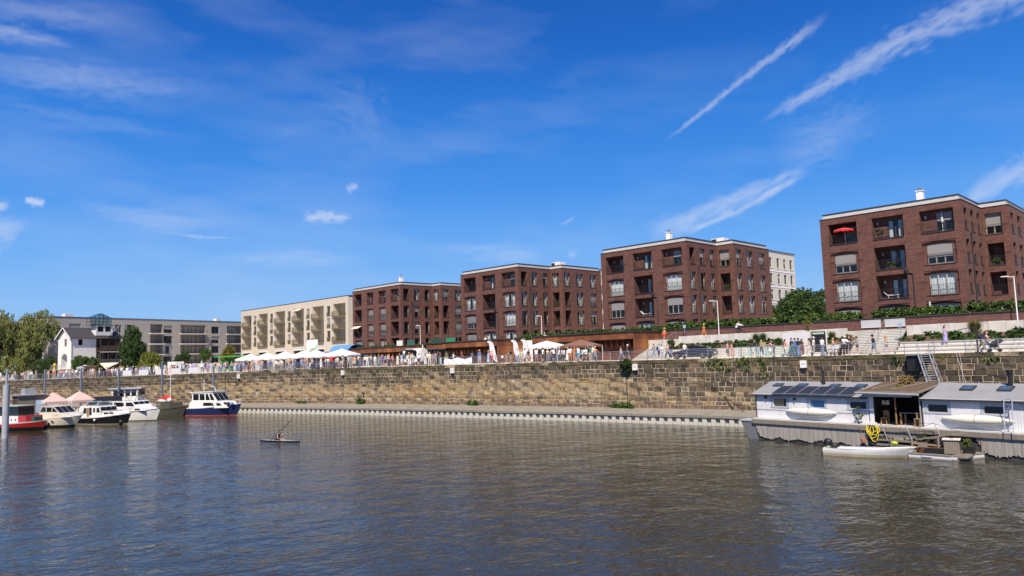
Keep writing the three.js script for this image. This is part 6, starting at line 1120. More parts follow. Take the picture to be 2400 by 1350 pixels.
// navy boat near the quay
{
  const o = thing('navy_motor_cruiser', 'navy blue motor cruiser with white wheelhouse and red waterline', 'boat', -111.5, 0, -46.7, 18 * Math.PI / 180);
  const H = hull(o, 12.3, 3.4, 1.2, 1.85, { hull: gloss([0.014, 0.026, 0.1]), band: paint([0.4, 0.07, 0.04]), rail: whiteG }, { band: 0.13 });
  cabin(o, [[-3.6, 1.0], [4.3, 1.2], [3.3, 2.05], [0.3, 2.15], [-3.2, 2.1]], 2.7, whiteG, 'trunk_cabin', [[[-0.4, 1.45], [2.0, 1.5], [1.6, 1.95], [-0.3, 1.95]], [[2.5, 1.5], [3.6, 1.55], [3.1, 1.9], [2.4, 1.9]]]);
  cabin(o, [[-3.0, 2.1], [2.4, 2.1], [1.3, 3.45], [-2.9, 3.4]], 2.4, whiteG, 'wheelhouse', [rect(-2.7, -1.5, 2.3, 3.25), rect(-1.3, -0.2, 2.3, 3.25, 0.1), [[0, 2.3], [0.95, 2.3], [0.45, 3.25], [0, 3.25]], [[1.1, 2.3], [1.9, 2.3], [1.25, 3.25], [0.75, 3.25]]], [[2.35, 2.3], [1.42, 3.3], 3]);
  gb().hex([V3(-3.5, 3.4, 1.3), V3(1.5, 3.5, 1.3), V3(1.5, 3.5, -1.3), V3(-3.5, 3.4, -1.3), V3(-3.5, 3.5, 1.3), V3(1.5, 3.62, 1.3), V3(1.5, 3.62, -1.3), V3(-3.5, 3.5, -1.3)]).mesh('wheelhouse_roof', whiteG, o);
  gb().cyl(V3(-1.8, 3.5, 0), V3(-1.8, 5.4, 0), 0.03).cyl(V3(-2.4, 4.7, 0), V3(-1.2, 4.7, 0), 0.02).mesh('mast', M.frameWhite, o); gb().cyl(V3(0.8, 3.55, 0), V3(0.4, 4.3, 0), 0.035).cyl(V3(0.4, 4.3, 0), V3(-0.4, 4.3, 0), 0.03).mesh('light_arch', M.frameWhite, o);
  bowRail(o, H, 0.62, 0.6, M.frameWhite); for (const [x, m] of [[4.3, M.black], [3.6, M.black], [5.0, paint([0.15, 0.25, 0.45])]]) gb().ball(V3(x, 1.75, 0.8), 0.28, 8).mesh('fender', m, o);
  gb().box(-5.5, -4.2, 1.15, 1.5, -1.2, 1.2).mesh('stern_locker', M.woodDark, o);
}
// black and white motor yacht
{
  const o = thing('black_white_motor_yacht', 'black hulled motor yacht with white cabin, between two white boats', 'boat', -111.5, 0, -32.1, TURN);
  const H = hull(o, 10.2, 3.3, 0.95, 1.55, { hull: gloss([0.01, 0.011, 0.016]), band: paint([0.3, 0.27, 0.18]), rail: whiteG }, { band: 0.1 });
  cabin(o, [[-3.9, 0.9], [0.8, 1.05], [0.3, 2.45], [-3.4, 2.5], [-3.8, 2.2]], 2.5, whiteG, 'deckhouse', [[[-3.0, 1.45], [-2.3, 1.45], [-2.3, 2.2], [-2.8, 2.2]], rect(-1.7, -1.2, 1.2, 2.25), rect(-0.9, -0.5, 1.6, 2.2), [[-0.2, 1.6], [0.5, 1.65], [0.25, 2.25], [-0.2, 2.2]]], [[0.75, 1.5], [0.42, 2.3], 3]);
  gb().box(-2.25, -1.75, 1.0, 2.2, 1.252, 1.262).mesh('door', M.woodWarm, o);
  cabin(o, [[0.7, 1.0], [3.6, 1.25], [3.0, 1.75], [0.6, 1.8]], 2.1, whiteG, 'fore_cabin', [rect(1.0, 1.9, 1.35, 1.6), rect(2.1, 2.9, 1.4, 1.62)]);
  for (const [x, s] of [[-2.9, 0.5], [-0.5, 0.3]]) { gb().bar(V3(x, 2.5, 1.0), V3(x + s, 3.0, 1.0), 0.05).bar(V3(x, 2.5, -1.0), V3(x + s, 3.0, -1.0), 0.05).bar(V3(x + s, 3.0, 1), V3(x + s, 3.0, -1), 0.05).mesh('screen_frame', M.frameWhite, o); gb().quad(V3(x, 2.5, 1), V3(x, 2.5, -1), V3(x + s, 3.0, -1), V3(x + s, 3, 1)).mesh('screen', M.tintGlass, o); }
  bowRail(o, H, 0.5, 0.55); gb().ball(V3(4.9, 0.35, 1.4), 0.3, 8, 1.3).mesh('fender', M.black, o); gb().ball(V3(0, 0.6, 1.68), 0.13, 8, 1.5).mesh('fender', M.white, o);
  for (const x of [-4.2, -4.8]) gb().ball(V3(x, 1.15, 1.3), 0.25, 8).mesh('fender', M.white, o);
}
// cream express cruiser
{
  const o = thing('cream_express_cruiser', 'cream express cruiser with tinted canopy and black bottom', 'boat', -112, 0, -26.8, TURN);
  const H = hull(o, 8.6, 3.1, 1.15, 1.6, { hull: creamG, band: M.black, rail: creamG, deck: creamG }, { band: 0.34, plumb: 0.22 });
  cabin(o, [[-2.6, 1.1], [3.2, 1.4], [1.8, 1.9], [0.9, 2.0], [-2.6, 1.9]], 2.4, creamG, 'cabin_top');
  cabin(o, [[-2.9, 1.85], [1.5, 1.85], [0.1, 2.75], [-2.3, 2.85]], 2.3, std([0.42, 0.4, 0.36]), 'canopy', [[[-2.5, 2.05], [-1.4, 2.05], [-1.4, 2.65], [-2.1, 2.65]], rect(-1.2, -0.2, 2.05, 2.62), [[0, 2.05], [1.0, 2.05], [0.15, 2.6], [0, 2.6]]], [[1.4, 1.95], [0.2, 2.7], 3]);
  bowRail(o, H, 0.55, 0.45); gb().box(0.2, 0.6, 0.85, 0.95, 1.44, 1.52).mesh('name_flash', paint([0.05, 0.03, 0.12]), o);
}
// white flybridge cruiser with dark hood
{
  const o = thing('white_hooded_cruiser', 'white motor cruiser with dark mesh hood on its upper deck', 'boat', -114, 0, -36.7, TURN);
  const H = hull(o, 10.2, 3.4, 1.2, 1.7, { hull: whiteG, band: M.black, rail: paint([0.04, 0.04, 0.05]), deck: whiteG }, { band: 0.08 });
  cabin(o, [[-4.2, 1.1], [3.4, 1.45], [2.4, 1.8], [1.9, 1.85], [0.9, 2.75], [-4.0, 2.75]], 2.7, whiteG, 'deckhouse', [[[-2.8, 2.0], [-1.0, 2.0], [-0.6, 2.3], [-1.0, 2.6], [-2.8, 2.6]], rect(-4.0, -3.1, 1.8, 2.6), [[-0.3, 2.05], [1.5, 2.05], [0.9, 2.6], [-0.3, 2.6]], rect(1.5, 2.6, 1.5, 1.72)], [[1.75, 1.95], [1.0, 2.68], 3]);
  const fr = gb(); for (const z of [-1.15, 1.15]) { fr.tube([V3(-3.6, 2.75, z), V3(-3.5, 3.9, z), V3(-2.4, 4.05, z), V3(-0.8, 3.95, z), V3(0.2, 2.8, z)], 0.035, 5).tube([V3(-2.6, 2.75, z), V3(-2.2, 4.0, z)], 0.03, 5).tube([V3(-1.6, 2.75, z), V3(-1.0, 3.95, z)], 0.03, 5).tube([V3(-3.5, 3.4, z), V3(-0.3, 3.4, z)], 0.03, 5); } for (const [x, y] of [[-3.5, 3.9], [-2.4, 4.05], [-0.8, 3.95]]) fr.cyl(V3(x, y, -1.15), V3(x, y, 1.15), 0.035, 0.035, 5); fr.mesh('hood_frame', M.iron, o);
  gb().quad(V3(-3.5, 3.92, 1.15), V3(-2.4, 4.07, 1.15), V3(-2.4, 4.07, -1.15), V3(-3.5, 3.92, -1.15)).quad(V3(-2.4, 4.07, 1.15), V3(-0.8, 3.97, 1.15), V3(-0.8, 3.97, -1.15), V3(-2.4, 4.07, -1.15)).mesh('hood', std([0.05, 0.05, 0.055], { side: THREE.DoubleSide }), o);
  bowRail(o, H, 0.55, 0.55); gb().box(-0.3, 0.6, 2.75, 2.8, -1.3, 1.3).mesh('upper_deck', whiteG, o);
}
// tall wheelhouse boat and dark work boat behind
{
  const o = thing('tall_wheelhouse_boat', 'white boat with high windowed wheelhouse behind the hooded cruiser', 'boat', -122.5, 0, -38.8, TURN + 0.5);
  hull(o, 8.5, 3, 1.1, 1.5, { hull: whiteG, rail: whiteG });
  cabin(o, [[-2.2, 1], [2.2, 1.2], [1.4, 2.6], [-2.2, 2.6]], 2.4, whiteG, 'deckhouse', [rect(-0.2, 1.2, 1.6, 2.3, 0.3)]);
  const w = cabin(o, [[-2.4, 2.6], [1.4, 2.6], [1.55, 4.3], [-2.5, 4.3]], 2.3, whiteG, 'wheelhouse', [rect(-2.2, -1.5, 3.2, 4.1), rect(-1.3, -0.6, 3.2, 4.1), rect(-0.4, 0.3, 3.2, 4.1), rect(0.5, 1.2, 3.2, 4.1)], [[1.5, 3.3], [1.56, 4.2], 3]);
  gb().box(-2.9, 2.0, 4.3, 4.45, -1.4, 1.4).mesh('wheelhouse_roof', std([0.4, 0.41, 0.43]), w);
  const k = thing('dark_work_boat', 'dark olive work boat with white dinghy and mast behind the navy cruiser', 'boat', -118.5, 0, -42.9, TURN - 0.1);
  hull(k, 8.5, 3.0, 1.0, 1.4, { hull: std([0.06, 0.06, 0.045]), rail: M.black, deck: std([0.12, 0.11, 0.09]) });
  cabin(k, [[-1.6, 0.95], [2.0, 1.1], [1.8, 2.0], [-1.6, 2.0]], 2.2, std([0.07, 0.07, 0.05]), 'cabin', []);
  gb().ball(V3(-1.2, 2.3, 0), 0.7, 8, 0.45, 2.2).mesh('dinghy', whiteG, k); gb().ball(V3(1.5, 2.4, 0.9), 0.35, 8).ball(V3(-3.4, 1.6, 1.1), 0.3, 8).mesh('fender', M.white, k);
  gb().prism([[-2.4, 2.4], [0.6, 2.4], [-0.4, 3.1]], -0.5, 0.5).mesh('red_cover', paint([0.5, 0.05, 0.03]), k); gb().cyl(V3(0.4, 2, 0), V3(0.4, 8.2, 0), 0.06, 0.04).cyl(V3(-0.9, 5.6, 0), V3(1.7, 5.6, 0), 0.03).mesh('mast', M.frameWhite, k);
}
// red, white and black tug
{
  const o = thing('red_white_tug', 'red, white and black tugboat with dark wheelhouse at the extreme edge', 'boat', -113, 0, -21.8, TURN), red = gloss([0.42, 0.025, 0.025]);
  const H = hull(o, 13.4, 3.6, 0.95, 1.35, { hull: red, band: gloss([0.015, 0.012, 0.012]), rail: whiteG, deck: red }, { band: 0.5, fine: 2.6 });
  gb().prism([[-6, 0.75], [6.4, 1.1], [6.4, 1.32], [-6, 1.0]], -1.55, 1.55);
  cabin(o, [[-2.6, 0.85], [2.6, 0.95], [2.6, 1.9], [-2.6, 1.85]], 2.3, whiteG, 'deckhouse', []);
  cabin(o, [[2.603, 0.95], [4.2, 1.0], [4.0, 1.9], [2.603, 1.9]], 2.1, red, 'fore_house', []);
  for (let k = 0; k < 6; k++) for (const s of [-1, 1]) gb().cyl(V3(-2.1 + k * 0.85, 1.4, s * 1.14), V3(-2.1 + k * 0.85, 1.4, s * 1.165), 0.13, 0.13, 12).mesh('porthole', M.black, o);
  cabin(o, [[-2.2, 1.88], [2.4, 1.9], [2.4, 3.05], [-2.2, 3.05]], 2.0, std([0.02, 0.026, 0.022], { roughness: 0.4 }), 'wheelhouse', [rect(-1.9, -1.1, 2.3, 2.9), rect(-0.9, -0.1, 2.3, 2.9), rect(0.1, 0.9, 2.3, 2.9), rect(1.1, 2.1, 2.3, 2.9)], [[2.4, 2.3], [2.4, 2.95], 3]);
  gb().box(-2.5, 2.6, 3.053, 3.15, -1.2, 1.2).mesh('wheelhouse_roof', std([0.3, 0.32, 0.3]), o); gb().box(4.3, 4.9, 1.2, 1.75, -0.5, 0.5).mesh('winch', paint([0.02, 0.08, 0.06]), o); gb().ball(V3(6.7, 0.75, 0), 0.3, 8).mesh('bow_fender', M.black, o); gb().cyl(V3(-3.4, 1, 0), V3(-3.4, 3.2, 0), 0.3).mesh('funnel', red, o);
}
// pontoon with hut, pink gazebos, black shelter, steel piles
{
  const p = thing('pontoon', 'floating timber pontoon behind the moored boats', 'pontoon', -120.4, 0, -50);
  for (let k = 0; k < 36; k++) gb().box(-1.2, 1.2, 0.45, 0.55, k * 0.92, k * 0.92 + 0.9).mesh('plank', M.woodGrey, p);
  for (let k = 0; k < 6; k++) gb().box(-1.1, 1.1, -0.2, 0.44, k * 5.4 + 0.3, k * 5.4 + 4.8).mesh('float', M.galv, p);
  gb().box(-1.2, 8.5, 0.3, 0.42, 0.0, 1.2).mesh('finger', M.woodGrey, p);
  const hut = thing('pontoon_hut', 'dark slatted timber hut with blue window on the pontoon', 'hut', -121.5, 0.55, -26.6, 0.1); for (let k = 0; k < 11; k++) gb().box(0, 2.2, 0.05 + k * 0.32, 0.34 + k * 0.32, 0.0, 0.05).mesh('board', k % 2 ? M.woodGrey : M.woodDark, hut); for (let k = 0; k < 11; k++) gb().box(2.2, 2.25, 0.05 + k * 0.32, 0.34 + k * 0.32, -0.0, 3.6).mesh('board', M.woodGrey, hut); gb().box(0, 2.19, 0, 3.6, 0.06, 3.55).mesh('core', M.woodDark, hut); gb().box(-0.2, 2.5, 3.6, 3.72, -0.2, 3.8).mesh('roof', M.galv, hut); gb().box(0.3, 1.8, 3.72, 4.5, 1.3, 2.6).mesh('roof_box', M.galv, hut); gb().box(2.253, 2.28, 1.1, 2.9, 0.4, 1.4).mesh('window', paint([0.45, 0.6, 0.75], { roughness: 0.2 }), hut);
  const gaz = (x, z, l) => { const o = thing('pink_gazebo', l, 'gazebo', x, 0.55, z, 0.1, 'pink gazebos on the pontoon'), c = phys([0.72, 0.5, 0.46], { side: THREE.DoubleSide, roughness: 0.9, transmission: 0.2, thickness: 0 }), w = 1.5, P = [[-w, w], [w, w], [w, -w], [-w, -w]], g = gb(); P.forEach(([a, b], k) => { const [e, f] = P[(k + 1) % 4]; g.tri(V3(a, 2.6, b), V3(e, 2.6, f), V3(0, 3.85, 0)).quad(V3(a, 2.3, b), V3(e, 2.3, f), V3(e, 2.6, f), V3(a, 2.6, b)); gb().box(a - 0.03, a + 0.03, 0, 2.6, b - 0.03, b + 0.03).mesh('leg', M.frameWhite, o); }); g.mesh('roof', c, o); };
  gaz(-119.6, -27.6, 'pink peaked gazebo nearer the tug'); gaz(-119.6, -30.9, 'pink peaked gazebo nearer the black shelter');
  const sh = thing('black_shelter', 'black gabled shelter behind the black and white yacht', 'shelter', -119, 0.55, -34.2); gb().prism([[-1.6, 2.0], [1.6, 2.0], [0, 2.9]], -1.9, 1.9).mesh('roof', M.black, sh); gb().box(-1.5, 1.5, 0, 2.0, -1.8, -1.7).box(-1.5, -1.4, 0, 2, -1.7, 1.8).mesh('wall', paint([0.02, 0.03, 0.05]), sh); for (const z of [-1.7, 1.7]) gb().box(1.4, 1.5, 0, 2, z - 0.05, z + 0.05).mesh('post', M.black, sh);
  const tarp = thing('blue_tarpaulin', 'bright blue tarpaulin heap below the pink gazebo', 'tarpaulin', -118.5, 0.5, -28.4); gb().ball(V3(0, 1.35, 0), 0.8, 8, 0.8, 0.8, 1).cyl(V3(0, 0, 0), V3(0, 1.2, 0), 0.5, 0.7, 10).mesh('cover', paint([0.03, 0.12, 0.6]), tarp);
  [[27.1, 7.5, 'steel mooring pile behind the first pink gazebo'], [31.7, 7.4, 'steel mooring pile behind the second pink gazebo'], [36.8, 7.4, 'steel mooring pile beside the tall wheelhouse boat'], [43.1, 8.2, 'tallest dark steel mooring pile beside the white mast'], [49.0, 7.2, 'steel mooring pile behind the navy cruiser']].forEach(([v, h, l], i) => { const o = thing('mooring_pile', l, 'pile', i === 4 ? -116.6 : -122, 0, -v, 0, 'steel mooring piles'); gb().cyl(V3(0, -1, 0), V3(0, h, 0), 0.15, 0.15, 12).mesh('tube', std([0.16, 0.2, 0.27], { metalness: 0.3, roughness: 0.5 }), o); gb().cyl(V3(0, h, 0), V3(0, h + 0.12, 0), 0.21, 0.1, 12).mesh('cap', M.galv, o); });
  const big = thing('mooring_pile', 'thick pale grey mooring pile before the tug', 'pile', -100, 0, -18.45); gb().cyl(V3(0, -1, 0), V3(0, 6, 0), 0.34, 0.34, 20).mesh('tube', std([0.5, 0.52, 0.55], { map: T.grime, roughness: 0.5, metalness: 0.2 }), big); gb().cyl(V3(0.05, 6, 0), V3(0.05, 7.6, 0), 0.12, 0.12, 12).cyl(V3(-0.3, 7.6, 0), V3(0.3, 7.6, 0), 0.1).mesh('lamp_pipe', M.galv, big);
}

// ---------------------------------------------------------------- people
// a closed skin round a distance field (surface nets)
function skin(f, lo, hi, h) {
  const n = [0, 1, 2].map(k => Math.ceil((hi[k] - lo[k]) / h) + 1), [nx, ny, nz] = n, val = new Float32Array(nx * ny * nz), at = (i, j, k) => (k * ny + j) * nx + i;
  for (let k = 0; k < nz; k++) for (let j = 0; j < ny; j++) for (let i = 0; i < nx; i++) val[at(i, j, k)] = f(lo[0] + i * h, lo[1] + j * h, lo[2] + k * h);
  const id = new Int32Array(nx * ny * nz).fill(-1), pos = [], idx = [];
  const C = [[0, 0, 0], [1, 0, 0], [0, 1, 0], [1, 1, 0], [0, 0, 1], [1, 0, 1], [0, 1, 1], [1, 1, 1]], E = [[0, 1], [2, 3], [4, 5], [6, 7], [0, 2], [1, 3], [4, 6], [5, 7], [0, 4], [1, 5], [2, 6], [3, 7]];
  for (let k = 0; k < nz - 1; k++) for (let j = 0; j < ny - 1; j++) for (let i = 0; i < nx - 1; i++) {
    const v = C.map(([a, b, c]) => val[at(i + a, j + b, k + c)]); let m = 0, x = 0, y = 0, z = 0;
    for (const [a, b] of E) if ((v[a] < 0) !== (v[b] < 0)) { const t = v[a] / (v[a] - v[b]); x += mix(C[a][0], C[b][0], t); y += mix(C[a][1], C[b][1], t); z += mix(C[a][2], C[b][2], t); m++; }
    if (m) { id[at(i, j, k)] = pos.length / 3; pos.push(lo[0] + (i + x / m) * h, lo[1] + (j + y / m) * h, lo[2] + (k + z / m) * h); }
  }
  const q = (a, b, c, d, flip) => { if (a < 0 || b < 0 || c < 0 || d < 0) return; flip ? idx.push(a, c, b, a, d, c) : idx.push(a, b, c, a, c, d); };
  for (let k = 1; k < nz - 1; k++) for (let j = 1; j < ny - 1; j++) for (let i = 1; i < nx - 1; i++) {
    const s = val[at(i, j, k)] < 0;
    if (s !== (val[at(i + 1, j, k)] < 0)) q(id[at(i, j - 1, k - 1)], id[at(i, j, k - 1)], id[at(i, j, k)], id[at(i, j - 1, k)], !s);
    if (s !== (val[at(i, j + 1, k)] < 0)) q(id[at(i - 1, j, k - 1)], id[at(i - 1, j, k)], id[at(i, j, k)], id[at(i, j, k - 1)], !s);
    if (s !== (val[at(i, j, k + 1)] < 0)) q(id[at(i - 1, j - 1, k)], id[at(i, j - 1, k)], id[at(i, j, k)], id[at(i - 1, j, k)], !s);
  }
  const g = new THREE.BufferGeometry();
  g.setAttribute('position', new THREE.Float32BufferAttribute(pos, 3)); g.setIndex(idx); g.computeVertexNormals();
  g.setAttribute('uv', new THREE.Float32BufferAttribute(new Float32Array(pos.length / 3 * 2), 2));
  return g;
}
const smin = (a, b, k) => { const h = Math.max(k - Math.abs(a - b), 0) / k; return Math.min(a, b) - h * h * k * 0.25; };
function capsules(bones, grow, cuts, k = 0.035) {
  const B = bones.map(([a, b, r0, r1]) => ({ a, d: [b[0] - a[0], b[1] - a[1], b[2] - a[2]], l: (b[0] - a[0]) ** 2 + (b[1] - a[1]) ** 2 + (b[2] - a[2]) ** 2 || 1e-9, r0: r0 + grow, r1: r1 + grow }));
  return (x, y, z) => {
    let v = 9;
    for (const { a, d, l, r0, r1 } of B) { const px = x - a[0], py = y - a[1], pz = z - a[2], t = clamp((px * d[0] + py * d[1] + pz * d[2]) / l); v = smin(v, Math.hypot(px - d[0] * t, py - d[1] * t, pz - d[2] * t) - mix(r0, r1, t), k); }
    for (const [n, o] of cuts) v = Math.max(v, x * n[0] + y * n[1] + z * n[2] - o);
    return v;
  };
}
const bounds = (bones, grow) => { const lo = [9, 9, 9], hi = [-9, -9, -9]; for (const [a, b, r0, r1] of bones) for (const [p, r] of [[a, r0], [b, r1]]) for (let k = 0; k < 3; k++) { lo[k] = Math.min(lo[k], p[k] - r - grow - 0.09); hi[k] = Math.max(hi[k], p[k] + r + grow + 0.09); } return [lo, hi]; };
// legs: thigh, knee for each side; arms: swing, spread, elbow; lean of the trunk
const POSES = {
  stand: { l: [0.02, 0.02, -0.02, 0.02], sp: 0.05, a: [[0.02, 0.14, 0.15], [0.04, 0.14, 0.25]], lean: 0.02 },
  rest: { l: [0.16, 0.3, -0.03, 0.02], sp: 0.04, a: [[0.1, 0.2, 0.4], [0.35, 0.2, 1.7]], lean: 0.03 },
  phone: { l: [0.03, 0.05, -0.03, 0.04], sp: 0.06, a: [[0.35, 0.16, 1.6], [0.3, 0.12, 1.7]], lean: 0.06 },
  walk: { l: [0.42, 0.12, -0.38, 0.28], sp: 0.02, a: [[-0.42, 0.1, 0.25], [0.42, 0.1, 0.4]], lean: 0.06 },
  stride: { l: [-0.3, 0.45, 0.38, 0.06], sp: 0.02, a: [[0.35, 0.12, 0.5], [-0.35, 0.12, 0.3]], lean: 0.05 },
  lean: { l: [0.0, 0.05, 0.14, 0.2], sp: 0.06, a: [[0.7, 0.15, 0.9], [0.75, 0.15, 0.8]], lean: 0.42 },
  akimbo: { l: [0.05, 0.08, -0.05, 0.05], sp: 0.08, a: [[-0.25, 0.7, 1.3], [0.05, 0.18, 0.3]], lean: 0 },
  raise: { l: [0.02, 0.02, -0.02, 0.02], sp: 0.07, a: [[2.3, 0.25, 0.9], [2.2, 0.3, 1.0]], lean: -0.04 },
  sit: { l: [1.5, 1.45, 1.45, 1.5], sp: 0.08, a: [[0.5, 0.12, 0.7], [0.6, 0.12, 0.6]], lean: 0.12, seat: 0.5 },
  ride: { l: [1.25, 1.2, 0.75, 0.95], sp: 0.04, a: [[1.05, 0.1, 0.25], [1.05, 0.1, 0.25]], lean: 0.45, seat: 0.98 },
  paddle: { l: [1.5, 0.35, 1.5, 0.3], sp: 0.06, a: [[0.85, 0.25, 1.35], [0.35, 0.45, 0.35]], lean: 0.3, seat: 0.2 },
};
function skeleton(pose, woman) {
  const P = POSES[pose], sw = woman ? 0.155 : 0.18, hw = woman ? 0.095 : 0.088, J = { legs: [], arms: [] };
  const leg = (s, a, b) => { const k = [s * (hw + P.sp), -0.44 * Math.cos(a) - 0.02, 0.44 * Math.sin(a)]; return [[s * hw, -0.02, 0], k, [s * (hw + P.sp * 1.4), k[1] - 0.42 * Math.cos(a - b), k[2] + 0.42 * Math.sin(a - b)]]; };
  const L = [leg(1, P.l[0], P.l[1]), leg(-1, P.l[2], P.l[3])], yp = P.seat || -Math.min(L[0][2][1], L[1][2][1]) + 0.08;
  J.legs = L.map(q => q.map(p => [p[0], p[1] + yp, p[2]])); J.pelvis = [0, yp, 0];
  const c = Math.cos(P.lean), s = Math.sin(P.lean), up = (d, x = 0, f = 0) => [x, yp + d * c - f * s, d * s + f * c];
  J.up = up; J.neck = up(0.5); J.head = [0, J.neck[1] + 0.2 * Math.cos(P.lean * 0.5), J.neck[2] + 0.2 * Math.sin(P.lean * 0.5) + 0.025]; J.sw = sw; J.hw = hw; J.yp = yp;
  J.arms = [1, -1].map((sd, i) => { const [a, ab, e] = P.a[i], sh = up(0.47, sd * sw), go = (p, l, g) => [p[0] + sd * l * Math.sin(ab) * Math.cos(g * 0.3), p[1] - l * Math.cos(g + 0) * Math.cos(ab), p[2] + l * Math.sin(g) * Math.cos(ab)], el = go(sh, 0.28, a + P.lean * 0.3), wr = go(el, 0.25, a + e), hd = go(wr, 0.1, a + e + 0.1); return [sh, el, wr, hd]; });
  return J;
}
const lerp3 = (a, b, t) => [mix(a[0], b[0], t), mix(a[1], b[1], t), mix(a[2], b[2], t)];
function figure(part, pose, woman, cell) {
  return once(`fig ${part} ${pose} ${woman} ${cell}`, () => {
    const J = skeleton(pose, woman), w = woman ? 0.9 : 1, up = J.up;
    const trunk = [[up(0.02, 0.06), up(0.26, 0.05), 0.105 * (woman ? 1.06 : 1), 0.088 * w], [up(0.02, -0.06), up(0.26, -0.05), 0.105 * (woman ? 1.06 : 1), 0.088 * w], [up(0.26, 0.055), up(0.43, 0.08), 0.09 * w, 0.085 * w], [up(0.26, -0.055), up(0.43, -0.08), 0.09 * w, 0.085 * w], [up(0.45, J.sw * 0.9), up(0.45, -J.sw * 0.9), 0.055, 0.055]];
    if (woman) trunk.push([up(0.34, 0.06, 0.07), up(0.34, -0.06, 0.07), 0.055, 0.055]);
    const neck = [[up(0.46), lerp3(J.neck, J.head, 0.5), 0.055 * w, 0.05 * w]], head = [[[J.head[0], J.head[1] - 0.05, J.head[2] + 0.015], [J.head[0], J.head[1] + 0.035, J.head[2] - 0.01], 0.072, 0.09], [[0, J.head[1] - 0.01, J.head[2] + 0.085], [0, J.head[1] - 0.03, J.head[2] + 0.1], 0.012, 0.016]];
    const thigh = t => J.legs.map(([h, k]) => [h, lerp3(h, k, t), 0.082, mix(0.082, 0.056, t)]), shin = t => J.legs.map(([, k, a]) => [k, lerp3(k, a, t), 0.055, mix(0.055, 0.037, t)]);
    const feet = J.legs.map(([, , a], i) => [[a[0], a[1] - 0.045, a[2] - 0.035], [a[0] + (i ? -0.02 : 0.02), a[1] - 0.05, a[2] + 0.14], 0.038, 0.03]);
    const uarm = t => J.arms.map(([s, e]) => [s, lerp3(s, e, t), 0.05 * w, mix(0.05, 0.038, t) * w]), farm = t => J.arms.map(([, e, r]) => [e, lerp3(e, r, t), 0.037 * w, mix(0.037, 0.027, t) * w]), hand = J.arms.map(([, , r, h]) => [r, h, 0.026, 0.02]), thumb = J.arms.map(([, , r, h], i) => [lerp3(r, h, 0.3), [lerp3(r, h, 0.75)[0] + (i ? 0.035 : -0.035), lerp3(r, h, 0.75)[1], lerp3(r, h, 0.75)[2] + 0.01], 0.012, 0.01]);
    const mid = t => lerp3(J.pelvis, lerp3(J.legs[0][t > 0.5 ? 2 : 1], J.legs[1][t > 0.5 ? 2 : 1], 0.5), t > 0.5 ? t : t * 2);
    let bones, grow = 0.02, cuts = [];
    const low = y => [[0, -1, 0], -y], high = y => [[0, 1, 0], y], yp = J.yp;
    switch (part) {
      case 'body': bones = [...trunk, ...neck, ...head, ...thigh(1), ...shin(1), ...feet, ...uarm(1), ...farm(1), ...hand, ...thumb]; grow = 0; break;
      case 'tee': bones = [...trunk, ...uarm(0.62)]; grow = 0.022; cuts = [low(yp - 0.07)]; break;
      case 'shirt': bones = [...trunk, ...uarm(1), ...farm(0.85)]; grow = 0.024; cuts = [low(yp - 0.09)]; break;
      case 'vest': bones = trunk.slice(0, -1).concat(woman ? [] : []); grow = 0.018; cuts = [low(yp - 0.02), high(J.neck[1] - 0.06)]; break;
      case 'shorts': bones = [...thigh(0.82), [up(0.0, 0.06), up(0.06, 0.05), 0.105, 0.1], [up(0, -0.06), up(0.06, -0.05), 0.105, 0.1]]; grow = 0.03; cuts = [high(yp + 0.1)]; break;
      case 'hotpants': bones = [...thigh(0.32), [up(0.0, 0.06), up(0.06, 0.05), 0.108, 0.1], [up(0, -0.06), up(0.06, -0.05), 0.108, 0.1]]; grow = 0.02; cuts = [high(yp + 0.12)]; break;
      case 'trousers': bones = [...thigh(1), ...shin(0.98), [up(0.0, 0.06), up(0.06, 0.05), 0.105, 0.1], [up(0, -0.06), up(0.06, -0.05), 0.105, 0.1]]; grow = 0.024; cuts = [high(yp + 0.1)]; break;
      case 'skirt': bones = [[up(0.04), mid(0.5), 0.13, 0.2], ...thigh(0.8)]; cuts = [high(yp + 0.12), low(yp - 0.4)]; break;
      case 'dress': bones = [...trunk.slice(0, -1), [up(0.1), mid(0.92), 0.1, 0.22], ...thigh(1), ...shin(0.5)]; cuts = [high(J.neck[1] - 0.05), low(0.24)]; break;
      case 'shoes': bones = feet; grow = 0.014; cuts = [low(-0.02)]; break;
      case 'hair': bones = [[[0, J.head[1] + 0.02, J.head[2] - 0.012], [0, J.head[1] + 0.045, J.head[2] - 0.01], 0.098, 0.094]]; grow = 0.006; cuts = [[[0, -0.62, 0.78], -0.62 * (J.head[1]) + 0.78 * J.head[2] + 0.018]]; break;
      case 'longhair': bones = [[[0, J.head[1] + 0.02, J.head[2] - 0.012], [0, J.head[1] + 0.045, J.head[2] - 0.01], 0.098, 0.094], [[0, J.head[1], J.head[2] - 0.07], up(0.22, 0, -0.12), 0.075, 0.06]]; grow = 0.006; cuts = [[[0, -0.35, 0.93], -0.35 * (J.head[1]) + 0.93 * J.head[2] + 0.02]]; break;
      case 'cap': bones = [[[0, J.head[1] + 0.05, J.head[2] - 0.01], [0, J.head[1] + 0.06, J.head[2]], 0.1, 0.095], [[0, J.head[1] + 0.06, J.head[2] + 0.06], [0, J.head[1] + 0.05, J.head[2] + 0.15], 0.05, 0.03]]; grow = 0.008; cuts = [low(J.head[1] + 0.035)]; break;
